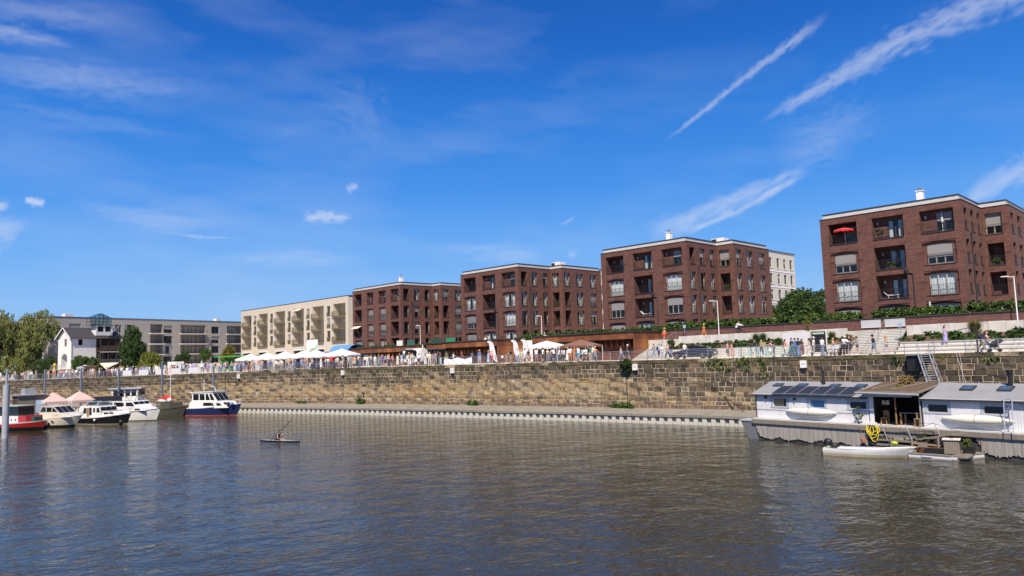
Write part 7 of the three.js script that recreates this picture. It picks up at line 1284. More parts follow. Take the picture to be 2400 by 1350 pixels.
      case 'hat': bones = [[[0, J.head[1] + 0.06, J.head[2]], [0, J.head[1] + 0.11, J.head[2]], 0.1, 0.08], [[-0.09, J.head[1] + 0.055, J.head[2]], [0.09, J.head[1] + 0.055, J.head[2]], 0.11, 0.11], [[0, J.head[1] + 0.055, J.head[2] - 0.09], [0, J.head[1] + 0.055, J.head[2] + 0.09], 0.11, 0.11]]; grow = 0.0; cuts = [low(J.head[1] + 0.03), high(J.head[1] + 0.17)]; break;
      case 'pack': bones = [[up(0.15, 0, -0.2), up(0.38, 0, -0.19), 0.12, 0.11]]; grow = 0; cuts = []; break;
      case 'bag': bones = [[up(-0.02, 0.22, 0.02), up(0.08, 0.22, 0.02), 0.08, 0.07]]; grow = 0; break;
    }
    if (part === 'hat') { const [a, b] = bones.slice(1), crown = capsules(bones.slice(0, 1), 0.01, [low(J.head[1] + 0.03)]); const f = (x, y, z) => Math.min(crown(x, y, z), Math.max(Math.hypot(x, z - J.head[2]) - 0.2, Math.abs(y - J.head[1] - 0.06) - 0.022)); return skin(f, [-0.32, J.head[1] - 0.1, J.head[2] - 0.32], [0.32, J.head[1] + 0.32, J.head[2] + 0.32], cell * 0.8); }
    const [lo, hi] = bounds(bones, grow);
    return skin(capsules(bones, grow, cuts), lo, hi, part === 'body' ? cell : cell * 0.95);
  });
}
const SKIN = [[0.52, 0.33, 0.24], [0.46, 0.28, 0.2], [0.58, 0.38, 0.29], [0.36, 0.2, 0.13]];
const DYE = { white: [0.76, 0.76, 0.77], cream: [0.66, 0.6, 0.48], black: [0.018, 0.018, 0.02], grey: [0.26, 0.27, 0.29], navy: [0.02, 0.03, 0.08], blue: [0.08, 0.16, 0.42], denim: [0.13, 0.21, 0.36], lightblue: [0.36, 0.5, 0.7], palejeans: [0.42, 0.5, 0.6], pink: [0.62, 0.33, 0.35], hotpink: [0.6, 0.08, 0.22], red: [0.5, 0.035, 0.03], maroon: [0.16, 0.025, 0.04], orange: [0.6, 0.2, 0.03], coral: [0.62, 0.25, 0.16], khaki: [0.42, 0.35, 0.22], beige: [0.55, 0.46, 0.34], olive: [0.13, 0.13, 0.06], green: [0.07, 0.16, 0.1], teal: [0.06, 0.25, 0.25], cyan: [0.1, 0.45, 0.62], lavender: [0.34, 0.31, 0.6], purple: [0.16, 0.07, 0.28], brown: [0.14, 0.07, 0.035], yellow: [0.62, 0.45, 0.08], straw: [0.55, 0.4, 0.2] };
const HAIR = { dark: [0.02, 0.014, 0.01], brown: [0.075, 0.04, 0.022], blond: [0.42, 0.29, 0.13], red: [0.18, 0.05, 0.02], grey: [0.35, 0.34, 0.33] };
const NAMES = { tee: 't_shirt', vest: 'top', hotpants: 'shorts', longhair: 'hair', cap: 'cap', hat: 'hat', pack: 'backpack', bag: 'shoulder_bag' };
function person(x, y, z, turn, s) { // s: pose, woman, h, top, tc, bot, bc, hair, hc, extra, skin, label, group, cell
  const o = thing('person', s.label, 'person', x, y, z, turn, s.group), cell = s.cell || 0.036;
  o.scale.setScalar((s.h || 1.75) / 1.75);
  const wear = (part, c) => put(figure(part, s.pose, !!s.woman, cell), NAMES[part] || part, paint(DYE[c] || HAIR[c] || c, { roughness: 0.85 }), o);
  put(figure('body', s.pose, !!s.woman, cell), 'body', paint(SKIN[s.skin || 0], { roughness: 0.6 }), o);
  if (s.top) wear(s.top, s.tc);
  if (s.bot) wear(s.bot, s.bc);
  put(figure(s.hair || 'hair', s.pose, !!s.woman, cell), 'hair', paint(HAIR[s.hc || 'brown'], { roughness: 0.7 }), o);
  wear('shoes', s.shoe || 'white');
  for (const [p, c] of s.extra || []) wear(p, c);
  return o;
}
const FOLK = [
[-51.32, 6.5, -68.79, -1.45, "walk", 1, 1.68, "vest", "white", "trousers", "denim", "longhair", "brown", "", 0, "person in white top and jeans walking before the rusty pavilion end"],
[-50.22, 6.5, -68.43, 1.6, "walk", 0, 1.82, "tee", "black", "shorts", "black", "hair", "dark", "cap:white", 0, "person in black t-shirt and white cap walking towards the stairs"],
[-52.38, 8.69, -79.4, 3.0, "walk", 1, 1.66, "vest", "orange", "skirt", "red", "hair", "blond", "hat:straw", 0, "person in orange top and red skirt at the top of stairs"],
[-46.67, 6.5, -68.48, 1.6, "walk", 0, 1.8, "tee", "grey", "shorts", "lightblue", "hair", "brown", "", 0, "person in grey shirt and pale blue shorts walking by the stairs"],
[-46.47, 6.5, -69.2, 2.6, "stand", 0, 1.78, "tee", "lightblue", "shorts", "navy", "hair", "grey", "pack:navy", 0, "person in light blue shirt with navy backpack by the stairs"],
[-45.97, 6.5, -68.97, 1.2, "phone", 1, 1.64, "tee", "white", "trousers", "palejeans", "longhair", "dark", "", 0, "person in white top and pale jeans beside the backpack wearer"],
[-45.27, 6.5, -69.06, -1.45, "walk", 1, 1.7, "tee", "pink", "trousers", "black", "hair", "blond", "", 0, "person in pink top and black trousers before the car bonnet"],
[-44.97, 6.5, -69.29, -1.45, "stride", 0, 1.8, "tee", "black", "shorts", "denim", "hair", "dark", "", 1, "person in black t-shirt and denim shorts before the car bonnet"],
[-42.87, 6.5, -68.66, 1.6, "stride", 0, 1.84, "tee", "white", "shorts", "navy", "hair", "blond", "", 0, "person in white t-shirt and navy shorts walking past the car"],
[-46.1, 8.84, -78.3, 1.5, "walk", 1, 1.66, "tee", "orange", "trousers", "orange", "hair", "blond", "hat:straw", 0, "person in orange outfit and straw hat on the upper path"],
[-41.8, 8.84, -78.2, 1.6, "ride", 0, 1.78, "shirt", "white", "trousers", "black", "hair", "brown", "", 0, "cyclist in white shirt riding along the upper path"],
[-38.37, 6.5, -69.65, 1.8, "stand", 1, 1.68, "tee", "pink", "skirt", "green", "longhair", "dark", "bag:hotpink", 0, "person in pink top holding a bright pink bag"],
[-38.02, 6.5, -69.98, -1.5, "rest", 1, 1.7, "dress", "coral", "", "", "longhair", "dark", "", 0, "person in coral patterned dress right of the parked car"],
[-35.52, 6.5, -69.92, 0.6, "phone", 0, 1.78, "tee", "black", "shorts", "white", "hair", "dark", "", 1, "person in black t-shirt and white shorts looking at a phone"],
[-34.87, 6.5, -70.08, 1.2, "rest", 1, 1.7, "vest", "black", "trousers", "palejeans", "longhair", "blond", "", 0, "person in black top and pale trousers at the first bar table"],
[-34.62, 6.5, -71.4, 1.3, "lean", 1, 1.68, "tee", "pink", "skirt", "white", "hair", "dark", "", 0, "person in pale pink top leaning on the middle bar table"],
[-34.27, 6.5, -71.62, -1.2, "lean", 0, 1.78, "tee", "black", "trousers", "navy", "hair", "dark", "", 0, "person in black t-shirt leaning on the bar table by the box"],
[-32.62, 6.5, -70.51, 2.4, "rest", 1, 1.7, "tee", "coral", "hotpants", "white", "longhair", "brown", "", 0, "person in coral top and white shorts left of the white screen"],
[-32.17, 6.5, -70.94, 1.6, "walk", 0, 1.84, "tee", "black", "trousers", "teal", "hair", "dark", "", 0, "person in black t-shirt and teal trousers before the white screen"],
[-31.97, 6.5, -71.35, 3.0, "stand", 0, 1.78, "tee", "blue", "trousers", "denim", "hair", "brown", "pack:blue", 0, "person with bright blue backpack in the queue"],
[-31.42, 6.5, -70.88, 2.8, "stand", 0, 1.76, "tee", "black", "trousers", "denim", "hair", "dark", "", 0, "person in black t-shirt and jeans in the queue"],
[-31.32, 6.5, -71.48, 1.6, "rest", 1, 1.68, "tee", "black", "skirt", "maroon", "longhair", "brown", "", 0, "person in black top and maroon skirt in the queue"],
[-30.12, 6.5, -70.45, -1.45, "walk", 1, 1.76, "vest", "cream", "hotpants", "white", "longhair", "brown", "", 0, "person with very long brown hair and white shorts in the queue"],
[-30.07, 6.5, -71.25, 2.2, "stand", 0, 1.8, "tee", "white", "trousers", "grey", "hair", "brown", "cap:white", 0, "person in white shirt and grey trousers by the menu board"],
[-29.02, 6.5, -70.71, 2.7, "stand", 0, 1.76, "tee", "white", "trousers", "denim", "hair", "dark", "cap:black,bag:black", 0, "person in white t-shirt and jeans with black shoulder bag"],
[-28.17, 6.5, -71.16, 1.4, "phone", 1, 1.64, "vest", "orange", "skirt", "lightblue", "longhair", "blond", "", 0, "person in orange top and light blue skirt standing alone"],
[-26.92, 6.5, -70.42, 0.9, "lean", 0, 1.8, "shirt", "white", "shorts", "black", "hair", "grey", "cap:white", 0, "person in loose white shirt and black shorts bending forward"],
[-26.57, 6.5, -70.84, 1.2, "rest", 0, 1.8, "tee", "black", "shorts", "black", "hair", "red", "", 0, "person in black t-shirt and black shorts beside the bending one"],
[-25.92, 6.5, -71.08, -1.4, "rest", 1, 1.7, "tee", "grey", "hotpants", "black", "hair", "brown", "", 0, "person in grey patterned top and black shorts in the trio"],
[-24.22, 6.5, -70.37, -1.45, "stride", 0, 1.82, "tee", "black", "shorts", "denim", "hair", "dark", "cap:black", 0, "person in black t-shirt and dark cap walking at the second stairway"],
[-23.22, 6.5, -70.62, -1.45, "walk", 1, 1.7, "vest", "cream", "hotpants", "denim", "longhair", "blond", "", 0, "blond person in cream top and denim shorts walking at the second stairway"],
[-18.91, 7.2, -72.4, 1.2, "stand", 1, 1.66, "dress", "lavender", "", "", "longhair", "dark", "", 0, "person in long lavender dress standing on the seat steps"],
[-15.67, 6.5, -70.07, 1.6, "stride", 0, 1.86, "shirt", "navy", "shorts", "khaki", "hair", "brown", "", 0, "person in navy jumper and khaki shorts walking at the quay edge"],
[-15.42, 6.5, -70.48, 1.6, "walk", 1, 1.7, "tee", "pink", "trousers", "denim", "hair", "blond", "bag:white", 0, "person in pink top and jeans carrying a bundle beside navy jumper"],
[-94.92, 6.5, -61.18, 0.12, "stand", 1, 1.68, "tee", "beige", "skirt", "beige", "longhair", "brown", "", 1, "person in beige top near the rightmost umbrella"],
[-93.07, 6.5, -60.66, 3.43, "phone", 0, 1.8, "tee", "white", "trousers", "black", "hair", "dark", "", 2, "person in white top right of the largest umbrella"],
[-91.72, 6.5, -60.51, 3.22, "stand", 1, 1.68, "vest", "pink", "hotpants", "maroon", "longhair", "dark", "", 1, "person in pink top at the railing"],
[-91.28, 6.5, -60.93, 1.36, "stand", 1, 1.68, "tee", "white", "trousers", "white", "hair", "blond", "bag:black", 0, "person in white top with black shoulder bag"],
[-92.12, 6.5, -62.11, 1.54, "rest", 0, 1.8, "tee", "beige", "shorts", "denim", "hair", "brown", "", 0, "person in beige top in the crowd before the bar stall"],
[-90.22, 6.5, -61.56, 0.63, "stand", 1, 1.68, "tee", "white", "trousers", "cream", "longhair", "brown", "", 1, "person in white top before the bar stall"],
[-88.57, 6.5, -61.09, 0.35, "stand", 0, 1.8, "tee", "green", "trousers", "lightblue", "hair", "brown", "", 2, "person in green top at the railing before the bar stall"],
[-88.98, 6.5, -62.01, 0.63, "rest", 1, 1.68, "tee", "purple", "hotpants", "purple", "longhair", "dark", "", 1, "person in purple top before the bar stall"],
[-89.28, 6.5, -63.15, 2.93, "phone", 0, 1.8, "tee", "yellow", "trousers", "black", "hair", "dark", "", 0, "person in yellow top under the stall canopy"],
[-85.92, 6.5, -61.62, -1.42, "akimbo", 1, 1.68, "tee", "pink", "skirt", "brown", "longhair", "red", "", 0, "person in pink top at the railing, hands on hips"],
[-85.57, 6.5, -62.19, 3.56, "stand", 1, 1.68, "dress", "cream", "", "", "hair", "dark", "", 2, "person in cream dress beside the brown skirt wearer"],
[-84.07, 6.5, -62.79, -0.07, "rest", 1, 1.68, "tee", "white", "hotpants", "black", "longhair", "dark", "", 1, "person in white top left of the white trailer"],
[-83.88, 6.5, -63.23, 3.57, "stand", 1, 1.68, "dress", "white", "", "", "longhair", "blond", "", 1, "person in white dress left of the white trailer"],
[-82.78, 6.5, -62.84, 1.74, "walk", 1, 1.68, "tee", "lightblue", "shorts", "white", "hair", "dark", "", 2, "person in light blue top by the trailer hatch"],
[-79.47, 6.5, -63.11, 0.64, "stand", 0, 1.8, "tee", "cream", "trousers", "cream", "hair", "grey", "", 2, "person in cream top right of the white trailer"],
[-79.42, 6.5, -63.72, -1.12, "rest", 1, 1.68, "tee", "pink", "shorts", "grey", "longhair", "brown", "", 2, "person in pink top right of the trailer"],
[-80.02, 6.5, -64.59, 3.31, "raise", 0, 1.8, "tee", "grey", "shorts", "grey", "hair", "dark", "", 2, "person in grey top raising arms behind the trailer"],
[-77.97, 6.5, -63.8, -0.23, "phone", 0, 1.8, "tee", "maroon", "trousers", "palejeans", "hair", "dark", "", 1, "person in maroon top between trailer and pavilion door"],
[-76.92, 6.5, -64.02, 0.21, "stand", 0, 1.8, "tee", "olive", "shorts", "khaki", "hair", "brown", "", 1, "person in olive top before the first pavilion door"],
[-75.42, 6.5, -63.91, 2.52, "phone", 1, 1.68, "tee", "white", "hotpants", "black", "longhair", "dark", "", 2, "person in white top looking down before the wooden sign"],
[-76.67, 6.5, -66.47, 3.09, "stand", 0, 1.8, "tee", "maroon", "trousers", "black", "hair", "red", "", 2, "person in maroon top beside the emblem door, behind the white cloth"],
[-71.77, 6.5, -65.32, 0.28, "stand", 0, 1.8, "tee", "blue", "trousers", "palejeans", "hair", "brown", "hat:straw", 2, "person in blue top in straw hat behind the white cloth"],
[-69.62, 6.5, -64.89, 2.87, "rest", 1, 1.68, "dress", "lightblue", "", "", "hair", "dark", "hat:straw", 2, "person in light blue dress in straw hat beside the first flag"],
[-69.37, 6.5, -65.23, 3.36, "stand", 1, 1.68, "tee", "pink", "shorts", "red", "hair", "blond", "", 0, "person in pink top beside the first flag"],
[-66.87, 6.5, -64.75, 3.29, "walk", 0, 1.2, "tee", "white", "shorts", "black", "hair", "brown", "", 1, "person in white top small child at the railing between flags"],
[-66.77, 6.5, -65.36, -0.14, "stand", 0, 1.2, "tee", "grey", "shorts", "grey", "hair", "brown", "", 0, "person in grey top beside the child at the railing"],
[-66.22, 6.5, -65.66, -1.21, "phone", 0, 1.8, "tee", "black", "shorts", "khaki", "hair", "dark", "", 0, "person in black top below the middle flag"],
[-64.82, 6.5, -65.39, 3.59, "stand", 1, 1.68, "tee", "white", "trousers", "lightblue", "hair", "blond", "cap:white", 2, "person in white top in white cap between two flags"],
[-64.67, 6.5, -65.92, 3.29, "rest", 1, 1.68, "tee", "cream", "shorts", "beige", "longhair", "blond", "", 2, "person in cream top below the rightmost flag"],
[-63.72, 6.5, -65.58, 3.54, "stand", 0, 1.8, "tee", "white", "shorts", "white", "hair", "brown", "", 2, "person in white top at the railing below the rightmost flag"],
[-63.87, 6.5, -66.45, -0.03, "rest", 1, 1.68, "tee", "black", "skirt", "coral", "longhair", "dark", "", 2, "person in black top left of the white tent"],
[-62.27, 6.5, -66.12, 3.22, "stand", 0, 1.8, "tee", "white", "shorts", "grey", "hair", "brown", "", 1, "person in white top broad figure before the white tent"],
[-61.52, 6.5, -66.44, 2.81, "stand", 0, 1.8, "tee", "white", "shorts", "black", "hair", "dark", "pack:black", 0, "person in white top with black backpack before the white tent"],
[-61.27, 6.5, -67.09, 1.48, "rest", 1, 1.68, "tee", "cream", "hotpants", "denim", "longhair", "blond", "", 0, "person in cream top in the group before the white tent"],
[-59.67, 6.5, -66.55, -1.47, "lean", 0, 1.8, "tee", "white", "shorts", "navy", "hair", "dark", "", 0, "person in white top bending before the white tent"],
[-59.52, 6.5, -67.18, 2.86, "stand", 1, 1.68, "tee", "white", "trousers", "black", "longhair", "brown", "", 2, "person in white top between the two tents"],
[-58.27, 6.5, -66.58, 3.68, "stand", 1, 1.68, "tee", "white", "skirt", "black", "longhair", "dark", "", 0, "person in white top between the two tents, at the railing"],
[-57.42, 6.5, -66.82, 3.57, "stand", 0, 1.8, "tee", "white", "shorts", "orange", "hair", "dark", "", 1, "person in white top in orange shorts before the brown tent"],
[-57.62, 6.5, -67.89, 1.58, "stand", 0, 1.8, "tee", "orange", "trousers", "orange", "hair", "brown", "", 0, "person in orange top all in orange under the brown tent"],
[-56.27, 6.5, -67.01, 3.01, "stand", 0, 1.8, "tee", "white", "shorts", "cyan", "hair", "dark", "", 0, "person in white top in cyan shorts before the brown tent"],
[-55.92, 6.5, -67.36, 3.09, "walk", 1, 1.68, "tee", "white", "hotpants", "black", "longhair", "dark", "", 2, "person in white top before the brown tent pole"],
[-55.17, 6.5, -67.08, 0.51, "walk", 1, 1.68, "tee", "white", "hotpants", "black", "hair", "brown", "", 2, "person in white top right of the brown tent pole"],
[-54.82, 6.5, -67.44, -1.66, "raise", 0, 1.8, "tee", "green", "shorts", "beige", "hair", "brown", "", 2, "person in green top drinking beside the brown tent"],
[-54.02, 6.5, -67.37, 0.39, "akimbo", 1, 1.68, "vest", "orange", "skirt", "denim", "longhair", "red", "cap:white", 0, "person in orange top at the end of the brown tent"]
];
for (const [x, y, z, turn, pose, woman, h, top, tc, bot, bc, hair, hc, extra, sk, label] of FOLK)
  person(x, y, z, turn, { pose, woman, h, top, tc, bot, bc, hair, hc, skin: sk, label, group: 'people on the promenade', extra: extra ? extra.split(',').map(e => e.split(':')) : [], cell: x > -50 ? 0.032 : 0.04, shoe: hc === 'dark' && !woman ? 'black' : 'white' });
// the dense crowd further along the quay
{
  const r = rng(4242), pick = a => a[Math.floor(r() * a.length)], spots = [];
  const tops = ['white', 'white', 'white', 'black', 'pink', 'grey', 'lightblue', 'cream', 'navy', 'coral', 'beige', 'blue', 'olive', 'green', 'red', 'lavender'], bots = ['denim', 'black', 'navy', 'khaki', 'white', 'palejeans', 'beige', 'grey', 'denim'];
  const zones = [[-79, -97, 26, 'around the white trailer', 'trailer crowd'], [-56, -66, 12, 'behind the tent customers', 'tent crowd'], [-97, -116, 46, 'under the white umbrellas', 'white umbrella crowd'], [-116, -132, 42, 'near the green wagon', 'green wagon crowd'], [-132, -146, 32, 'behind the white boards', 'white board crowd'], [-146, -160, 24, 'before the timber balconies', 'timber balcony crowd'], [-160, -178, 26, 'between porch and willow', 'willow crowd']];
  for (const [a, b, n, where, group] of zones) for (let k = 0; k < n; k++) {
    let x, v, ok = 0;
    for (let t = 0; t < 40 && !ok; t++) { x = mix(a, b, r()); v = QW(x) + 1.1 + 8.5 * r() * r(); ok = spots.every(([p, q]) => Math.hypot(p - x, q - v) > 0.62); }
    spots.push([x, v]);
    const woman = r() < 0.5 ? 1 : 0, top = woman ? pick(['tee', 'tee', 'vest', 'dress']) : pick(['tee', 'tee', 'shirt']), tc = pick(tops), bc = pick(bots), bot = top === 'dress' ? '' : woman ? pick(['trousers', 'hotpants', 'skirt', 'trousers']) : pick(['shorts', 'shorts', 'trousers']);
    const cn = { lightblue: 'light blue' }[tc] || tc, ct = { palejeans: 'pale jeans', denim: 'denim' }[bc] || bc;
    const label = top === 'dress' ? `person in ${cn} dress in the crowd ${where}` : `person in ${cn} top and ${ct} ${bot === 'hotpants' ? 'shorts' : bot} in the crowd ${where}`;
    person(x, PG(x), -v, r() * 6.28, { pose: pick(['stand', 'rest', 'phone', 'stand', 'walk', 'akimbo', 'stride']), woman, h: woman ? 1.62 + 0.12 * r() : 1.72 + 0.16 * r(), top, tc, bot, bc, hair: woman ? pick(['longhair', 'longhair', 'hair']) : 'hair', hc: pick(['dark', 'brown', 'brown', 'blond', 'grey']), skin: Math.floor(r() * 3), label, group, cell: 0.055, extra: r() < 0.12 ? [['hat', 'straw']] : r() < 0.1 ? [['cap', 'white']] : [] });
  }
}
// two people up on the pale wall, two sitting above the pavilion
person(-157.8, 7.9 - 0.5, -63.9, 0.1, { pose: 'sit', woman: 1, h: 1.7, top: 'tee', tc: 'white', bot: 'trousers', bc: 'palejeans', label: 'person in white sitting on the pale garden wall', hc: 'blond', cell: 0.05 });
person(-154.6, 7.9 - 0.5, -63.9, -0.1, { pose: 'sit', woman: 0, h: 1.8, top: 'tee', tc: 'navy', bot: 'trousers', bc: 'navy', label: 'person in navy sitting on the pale garden wall', hc: 'dark', cell: 0.05 });
[[-88.5, 'black', 'dark', 'person in black sitting on the terrace above the pavilion roof'], [-87.2, 'white', 'blond', 'person in white sitting on the terrace above the pavilion roof'], [-74.1, 'white', 'blond', 'person in white top and pale cap standing at the terrace hedge']].forEach(([x, c, hc, label], k) => person(x, k < 2 ? 9.45 : 9.0, k < 2 ? -80.8 : -80.7, 0.2, { pose: k < 2 ? 'sit' : 'stand', woman: 1, h: 1.7, top: 'tee', tc: c, bot: 'trousers', bc: 'khaki', label, hc, cell: 0.045, extra: k === 2 ? [['cap', 'white']] : [] }));
// kayaker
{
  const k = thing('kayak', 'slim white and dark kayak on open water', 'kayak', -66.2, 0, -34.2, 0.36), rows = [], N = 30;
  const sec = (t) => { const w = 0.27 * Math.pow(Math.max(0, 1 - Math.abs(t) ** 2.1), 0.85) + 0.004; return [w * 0.85, 0.1 + 0.04 * t * t]; };
  const half = (lo, hi, name, m) => { const g = gb(); for (const s of [1, -1]) { const rr = []; for (let i = 0; i <= N; i++) { const t = i / N * 2 - 1, [w, top] = sec(t), row = []; for (let j = 0; j <= 6; j++) { const a = mix(lo, hi, j / 6); row.push(V3(2.45 * t, a < 0 ? -0.08 + (top + 0.08) * (1 + a) : top + 0.07 * Math.sin(a * Math.PI / 2) * (1 - t * t), s * w * (a < 0 ? Math.sqrt(Math.max(0.02, 1 - a * a)) : Math.cos(a * Math.PI / 2)))); } rr.push(row); } g.grid(s > 0 ? rr.reverse() : rr, true); } g.mesh(name, m, k); };
  half(-1, 0, 'hull', gloss([0.02, 0.022, 0.03])); half(0, 1, 'deck', gloss([0.3, 0.3, 0.32]));
  gb().box(-0.5, 0.4, 0.15, 0.2, -0.2, 0.2).mesh('cockpit_rim', M.black, k); gb().box(-0.45, 0.3, 0.203, 0.21, -0.16, 0.16).mesh('cockpit', M.black, k);
  const c = person(-66.45, 0.1, -34.15, 0.36 + Math.PI / 2, { pose: 'paddle', woman: 0, h: 1.78, top: 'vest', tc: 'black', bot: 'shorts', bc: 'black', label: 'paddler in black vest sitting in the kayak', hc: 'dark', cell: 0.026, skin: 0 });
  const pd = thing('paddle', 'dark double-bladed paddle held by the kayaker', 'paddle', -66.2, 0.75, -34.0, 0.5); gb().cyl(V3(-0.75, -0.75, 0.35), V3(0.95, 0.85, -0.1), 0.032).mesh('shaft', M.iron, pd); for (const [p, q] of [[V3(-0.75, -0.75, 0.35), V3(-0.98, -0.97, 0.41)], [V3(0.95, 0.85, -0.1), V3(1.25, 1.14, -0.18)]]) gb().bar(p, q, 0.2, 0.04).mesh('blade', M.iron, pd);
}

// ---------------------------------------------------------------- trees, hedge, grasses, ivy
function tree(x, y, z, h, lobes, count, leaf, tones, name, label, opt = {}, trunk = 0.3, group) {
  const o = thing(name, label, 'tree', x, y, z, 0, group), r = rng(Math.round(x * 13 - z * 7 + 1000)), g = gb();
  const top = Math.max(...lobes.map(l => l[1])), fork = h * (opt.fork || 0.28);
  g.tube([V3(0, -0.1, 0), V3(0.1 * r(), fork * 0.5, 0.1 * r()), V3(0.15 * r(), fork, 0)], t => trunk * (1.15 - 0.35 * t), 9);
  for (const [lx, ly, lz, rx, ry] of lobes) { const mid = V3(lx * 0.45 + 0.3 * (r() - 0.5), mix(fork, ly, 0.55), lz * 0.45); g.tube([V3(0.1 * lx, fork * 0.9, 0.1 * lz), mid, V3(lx * 0.9, ly + ry * 0.35, lz * 0.9)], t => trunk * (0.62 - 0.5 * t), 6); for (let k = 0; k < 4; k++) { const a = r() * 6.28; g.tube([mid, V3(lx + rx * 0.6 * Math.cos(a), ly + ry * (r() - 0.3) * 0.7, lz + rx * 0.6 * Math.sin(a))], t => trunk * (0.26 - 0.2 * t), 5); } }
  g.mesh('trunk', M.bark, o);
  foliage(lobes, count, leaf, tones, Math.round(x * 3 + z), opt).mesh('crown', M.leaf, o, {});
  return o;
}
{
  const r = rng(1234), lobes = [];
  for (const [cx, cy, cz, R, n] of [[-1.5, 9.3, 3.4, 4.1, 24], [0.3, 9.6, -2.6, 4.2, 24], [0, 6.4, 1.2, 4.4, 16], [-0.5, 9.0, 0.5, 3.4, 16]]) for (let k = 0; k < n; k++) { const a = r() * 6.283, c = 2 * r() - 1, q = Math.sqrt(1 - c * c), d = R * (0.45 + 0.55 * Math.sqrt(r())), w = 1.1 + 0.8 * r(); lobes.push([cx + d * q * Math.cos(a), cy + d * c * 1.12, cz + d * q * Math.sin(a), w, w * (1.0 + 0.5 * r()), w]); }
  tree(-196, 5.7, -38.5, 16, lobes.map(l => l.map(v => v * 1.07)), 72000, 0.14, GREEN.willow, 'willow_tree', 'large olive green willow left of the white house', { hang: 0.5, long: 2.6, shell: 0.25 }, 0.8);
}
tree(-196, 5.7, -29.5, 11, [[0, 7, 2.5, 2.2, 2.4, 2.2], [0.5, 8.6, 0.6, 1.9, 2, 1.9], [0, 5, 0, 3, 2.4, 2.4], [0, 6.6, -1.4, 2, 2.2, 1.9], [0, 4.6, 3, 2.4, 2.2, 2.2]], 16000, 0.16, GREEN.willow, 'willow_tree', 'smaller olive green willow at the extreme edge of the view', { hang: 0.35, long: 2.4 }, 0.5);
tree(-172, 5.9, -54.8, 11, [[0, 8.6, 0.3, 1.6, 2.3, 1.6], [0.3, 6.0, 1.2, 2.0, 2.4, 1.8], [-0.3, 5.4, -1.0, 2.0, 2.3, 1.7], [0, 3.4, 0.4, 2.0, 1.8, 2.0]], 13000, 0.2, GREEN.dark.concat(GREEN.mid.slice(0, 1)), 'birch_tree', 'tall dark green tree right of the white house', { hang: 0.3, long: 2, shell: 0.4 }, 0.25);
tree(-168.5, 5.9, -57.0, 5, [[0, 3.9, 0, 1.7, 1.3, 1.8], [0, 2.4, 0, 1.9, 1.6, 2.0]], 9000, 0.2, GREEN.lime, 'weeping_willow', 'small yellow green weeping willow beside the dark tree', { hang: 0.9, long: 3.2, floor: 0.3 }, 0.2);
tree(-171, 5.9, -44.9, 4.4, [[0, 2.9, 0.6, 1.7, 1.5, 1.6], [0.2, 2.6, -1.2, 1.6, 1.5, 1.6]], 8000, 0.17, GREEN.mid, 'round_shrub', 'rounded green shrub against the white house wall', {}, 0.2);
tree(-190.5, 5.7, -42.2, 5, [[0, 2.4, 0.6, 2.4, 2.0, 2.0], [-0.6, 2.8, -1.6, 2.2, 2.2, 1.9]], 9000, 0.16, GREEN.dark, 'round_shrub', 'dark green shrubs between the willow and the white house', {}, 0.2);
tree(-163, 5.9, -58.8, 3, [[0, 1.6, 0, 1.6, 1.1, 1.6]], 3500, 0.16, GREEN.mid, 'round_shrub', 'low green shrub left of the grey block kiosk', {}, 0.12);
tree(-185, 5.7, -70, 5, [[0, 3.6, 0, 1.5, 1.3, 1.5], [0.3, 2.6, 1, 1.4, 1.1, 1.4]], 5000, 0.17, GREEN.dark, 'round_shrub', 'dark green bush before the grey apartment block', {}, 0.15);
tree(-188, 5.7, -72, 7, [[0, 4.4, 0, 1.1, 1.2, 1.1]], 3000, 0.15, GREEN.mid, 'young_tree', 'thin young tree before the grey block, near its centre', { shell: 0.3 }, 0.08);
tree(-180.7, 5.7, -74, 7.4, [[0, 4.6, 0, 1.2, 1.4, 1.2]], 3200, 0.15, GREEN.mid, 'young_tree', 'thin young tree before the grey block, second of two', { shell: 0.3 }, 0.08);
tree(-181.3, 5.7, -80, 8, [[0, 5.2, 0, 1.3, 1.2, 1.5], [0.2, 3.9, 0.5, 1.7, 1.1, 1.7], [0, 6.4, 0, 0.6, 0.8, 0.6]], 4200, 0.2, [[0.22, 0.19, 0.03], [0.17, 0.15, 0.03]], 'young_tree', 'yellow green young tree behind the green wagon', { shell: 0.3 }, 0.1);
for (const [x, z, h, k] of [[-54, -124, 9.2, 0], [-51, -126, 8.4, 1], [-48.6, -122, 7.2, 2], [-57, -128, 8.6, 3]]) tree(x, 9, z, h, [[0, h * 0.62, 0, 2.6, 2.6, 2.6], [1.4, h * 0.45, 0.8, 2.4, 2.2, 2.3], [-1.5, h * 0.5, 0.4, 2.2, 2.3, 2.2]], 7000, 0.26, GREEN.mid.concat(GREEN.dark), 'garden_tree', ['tallest green tree between two brick houses', 'green tree second in the gap between brick houses', 'lowest green tree against the red house with parasol', 'green tree beside the cream house'][k], {}, 0.22, 'trees between the brick houses');
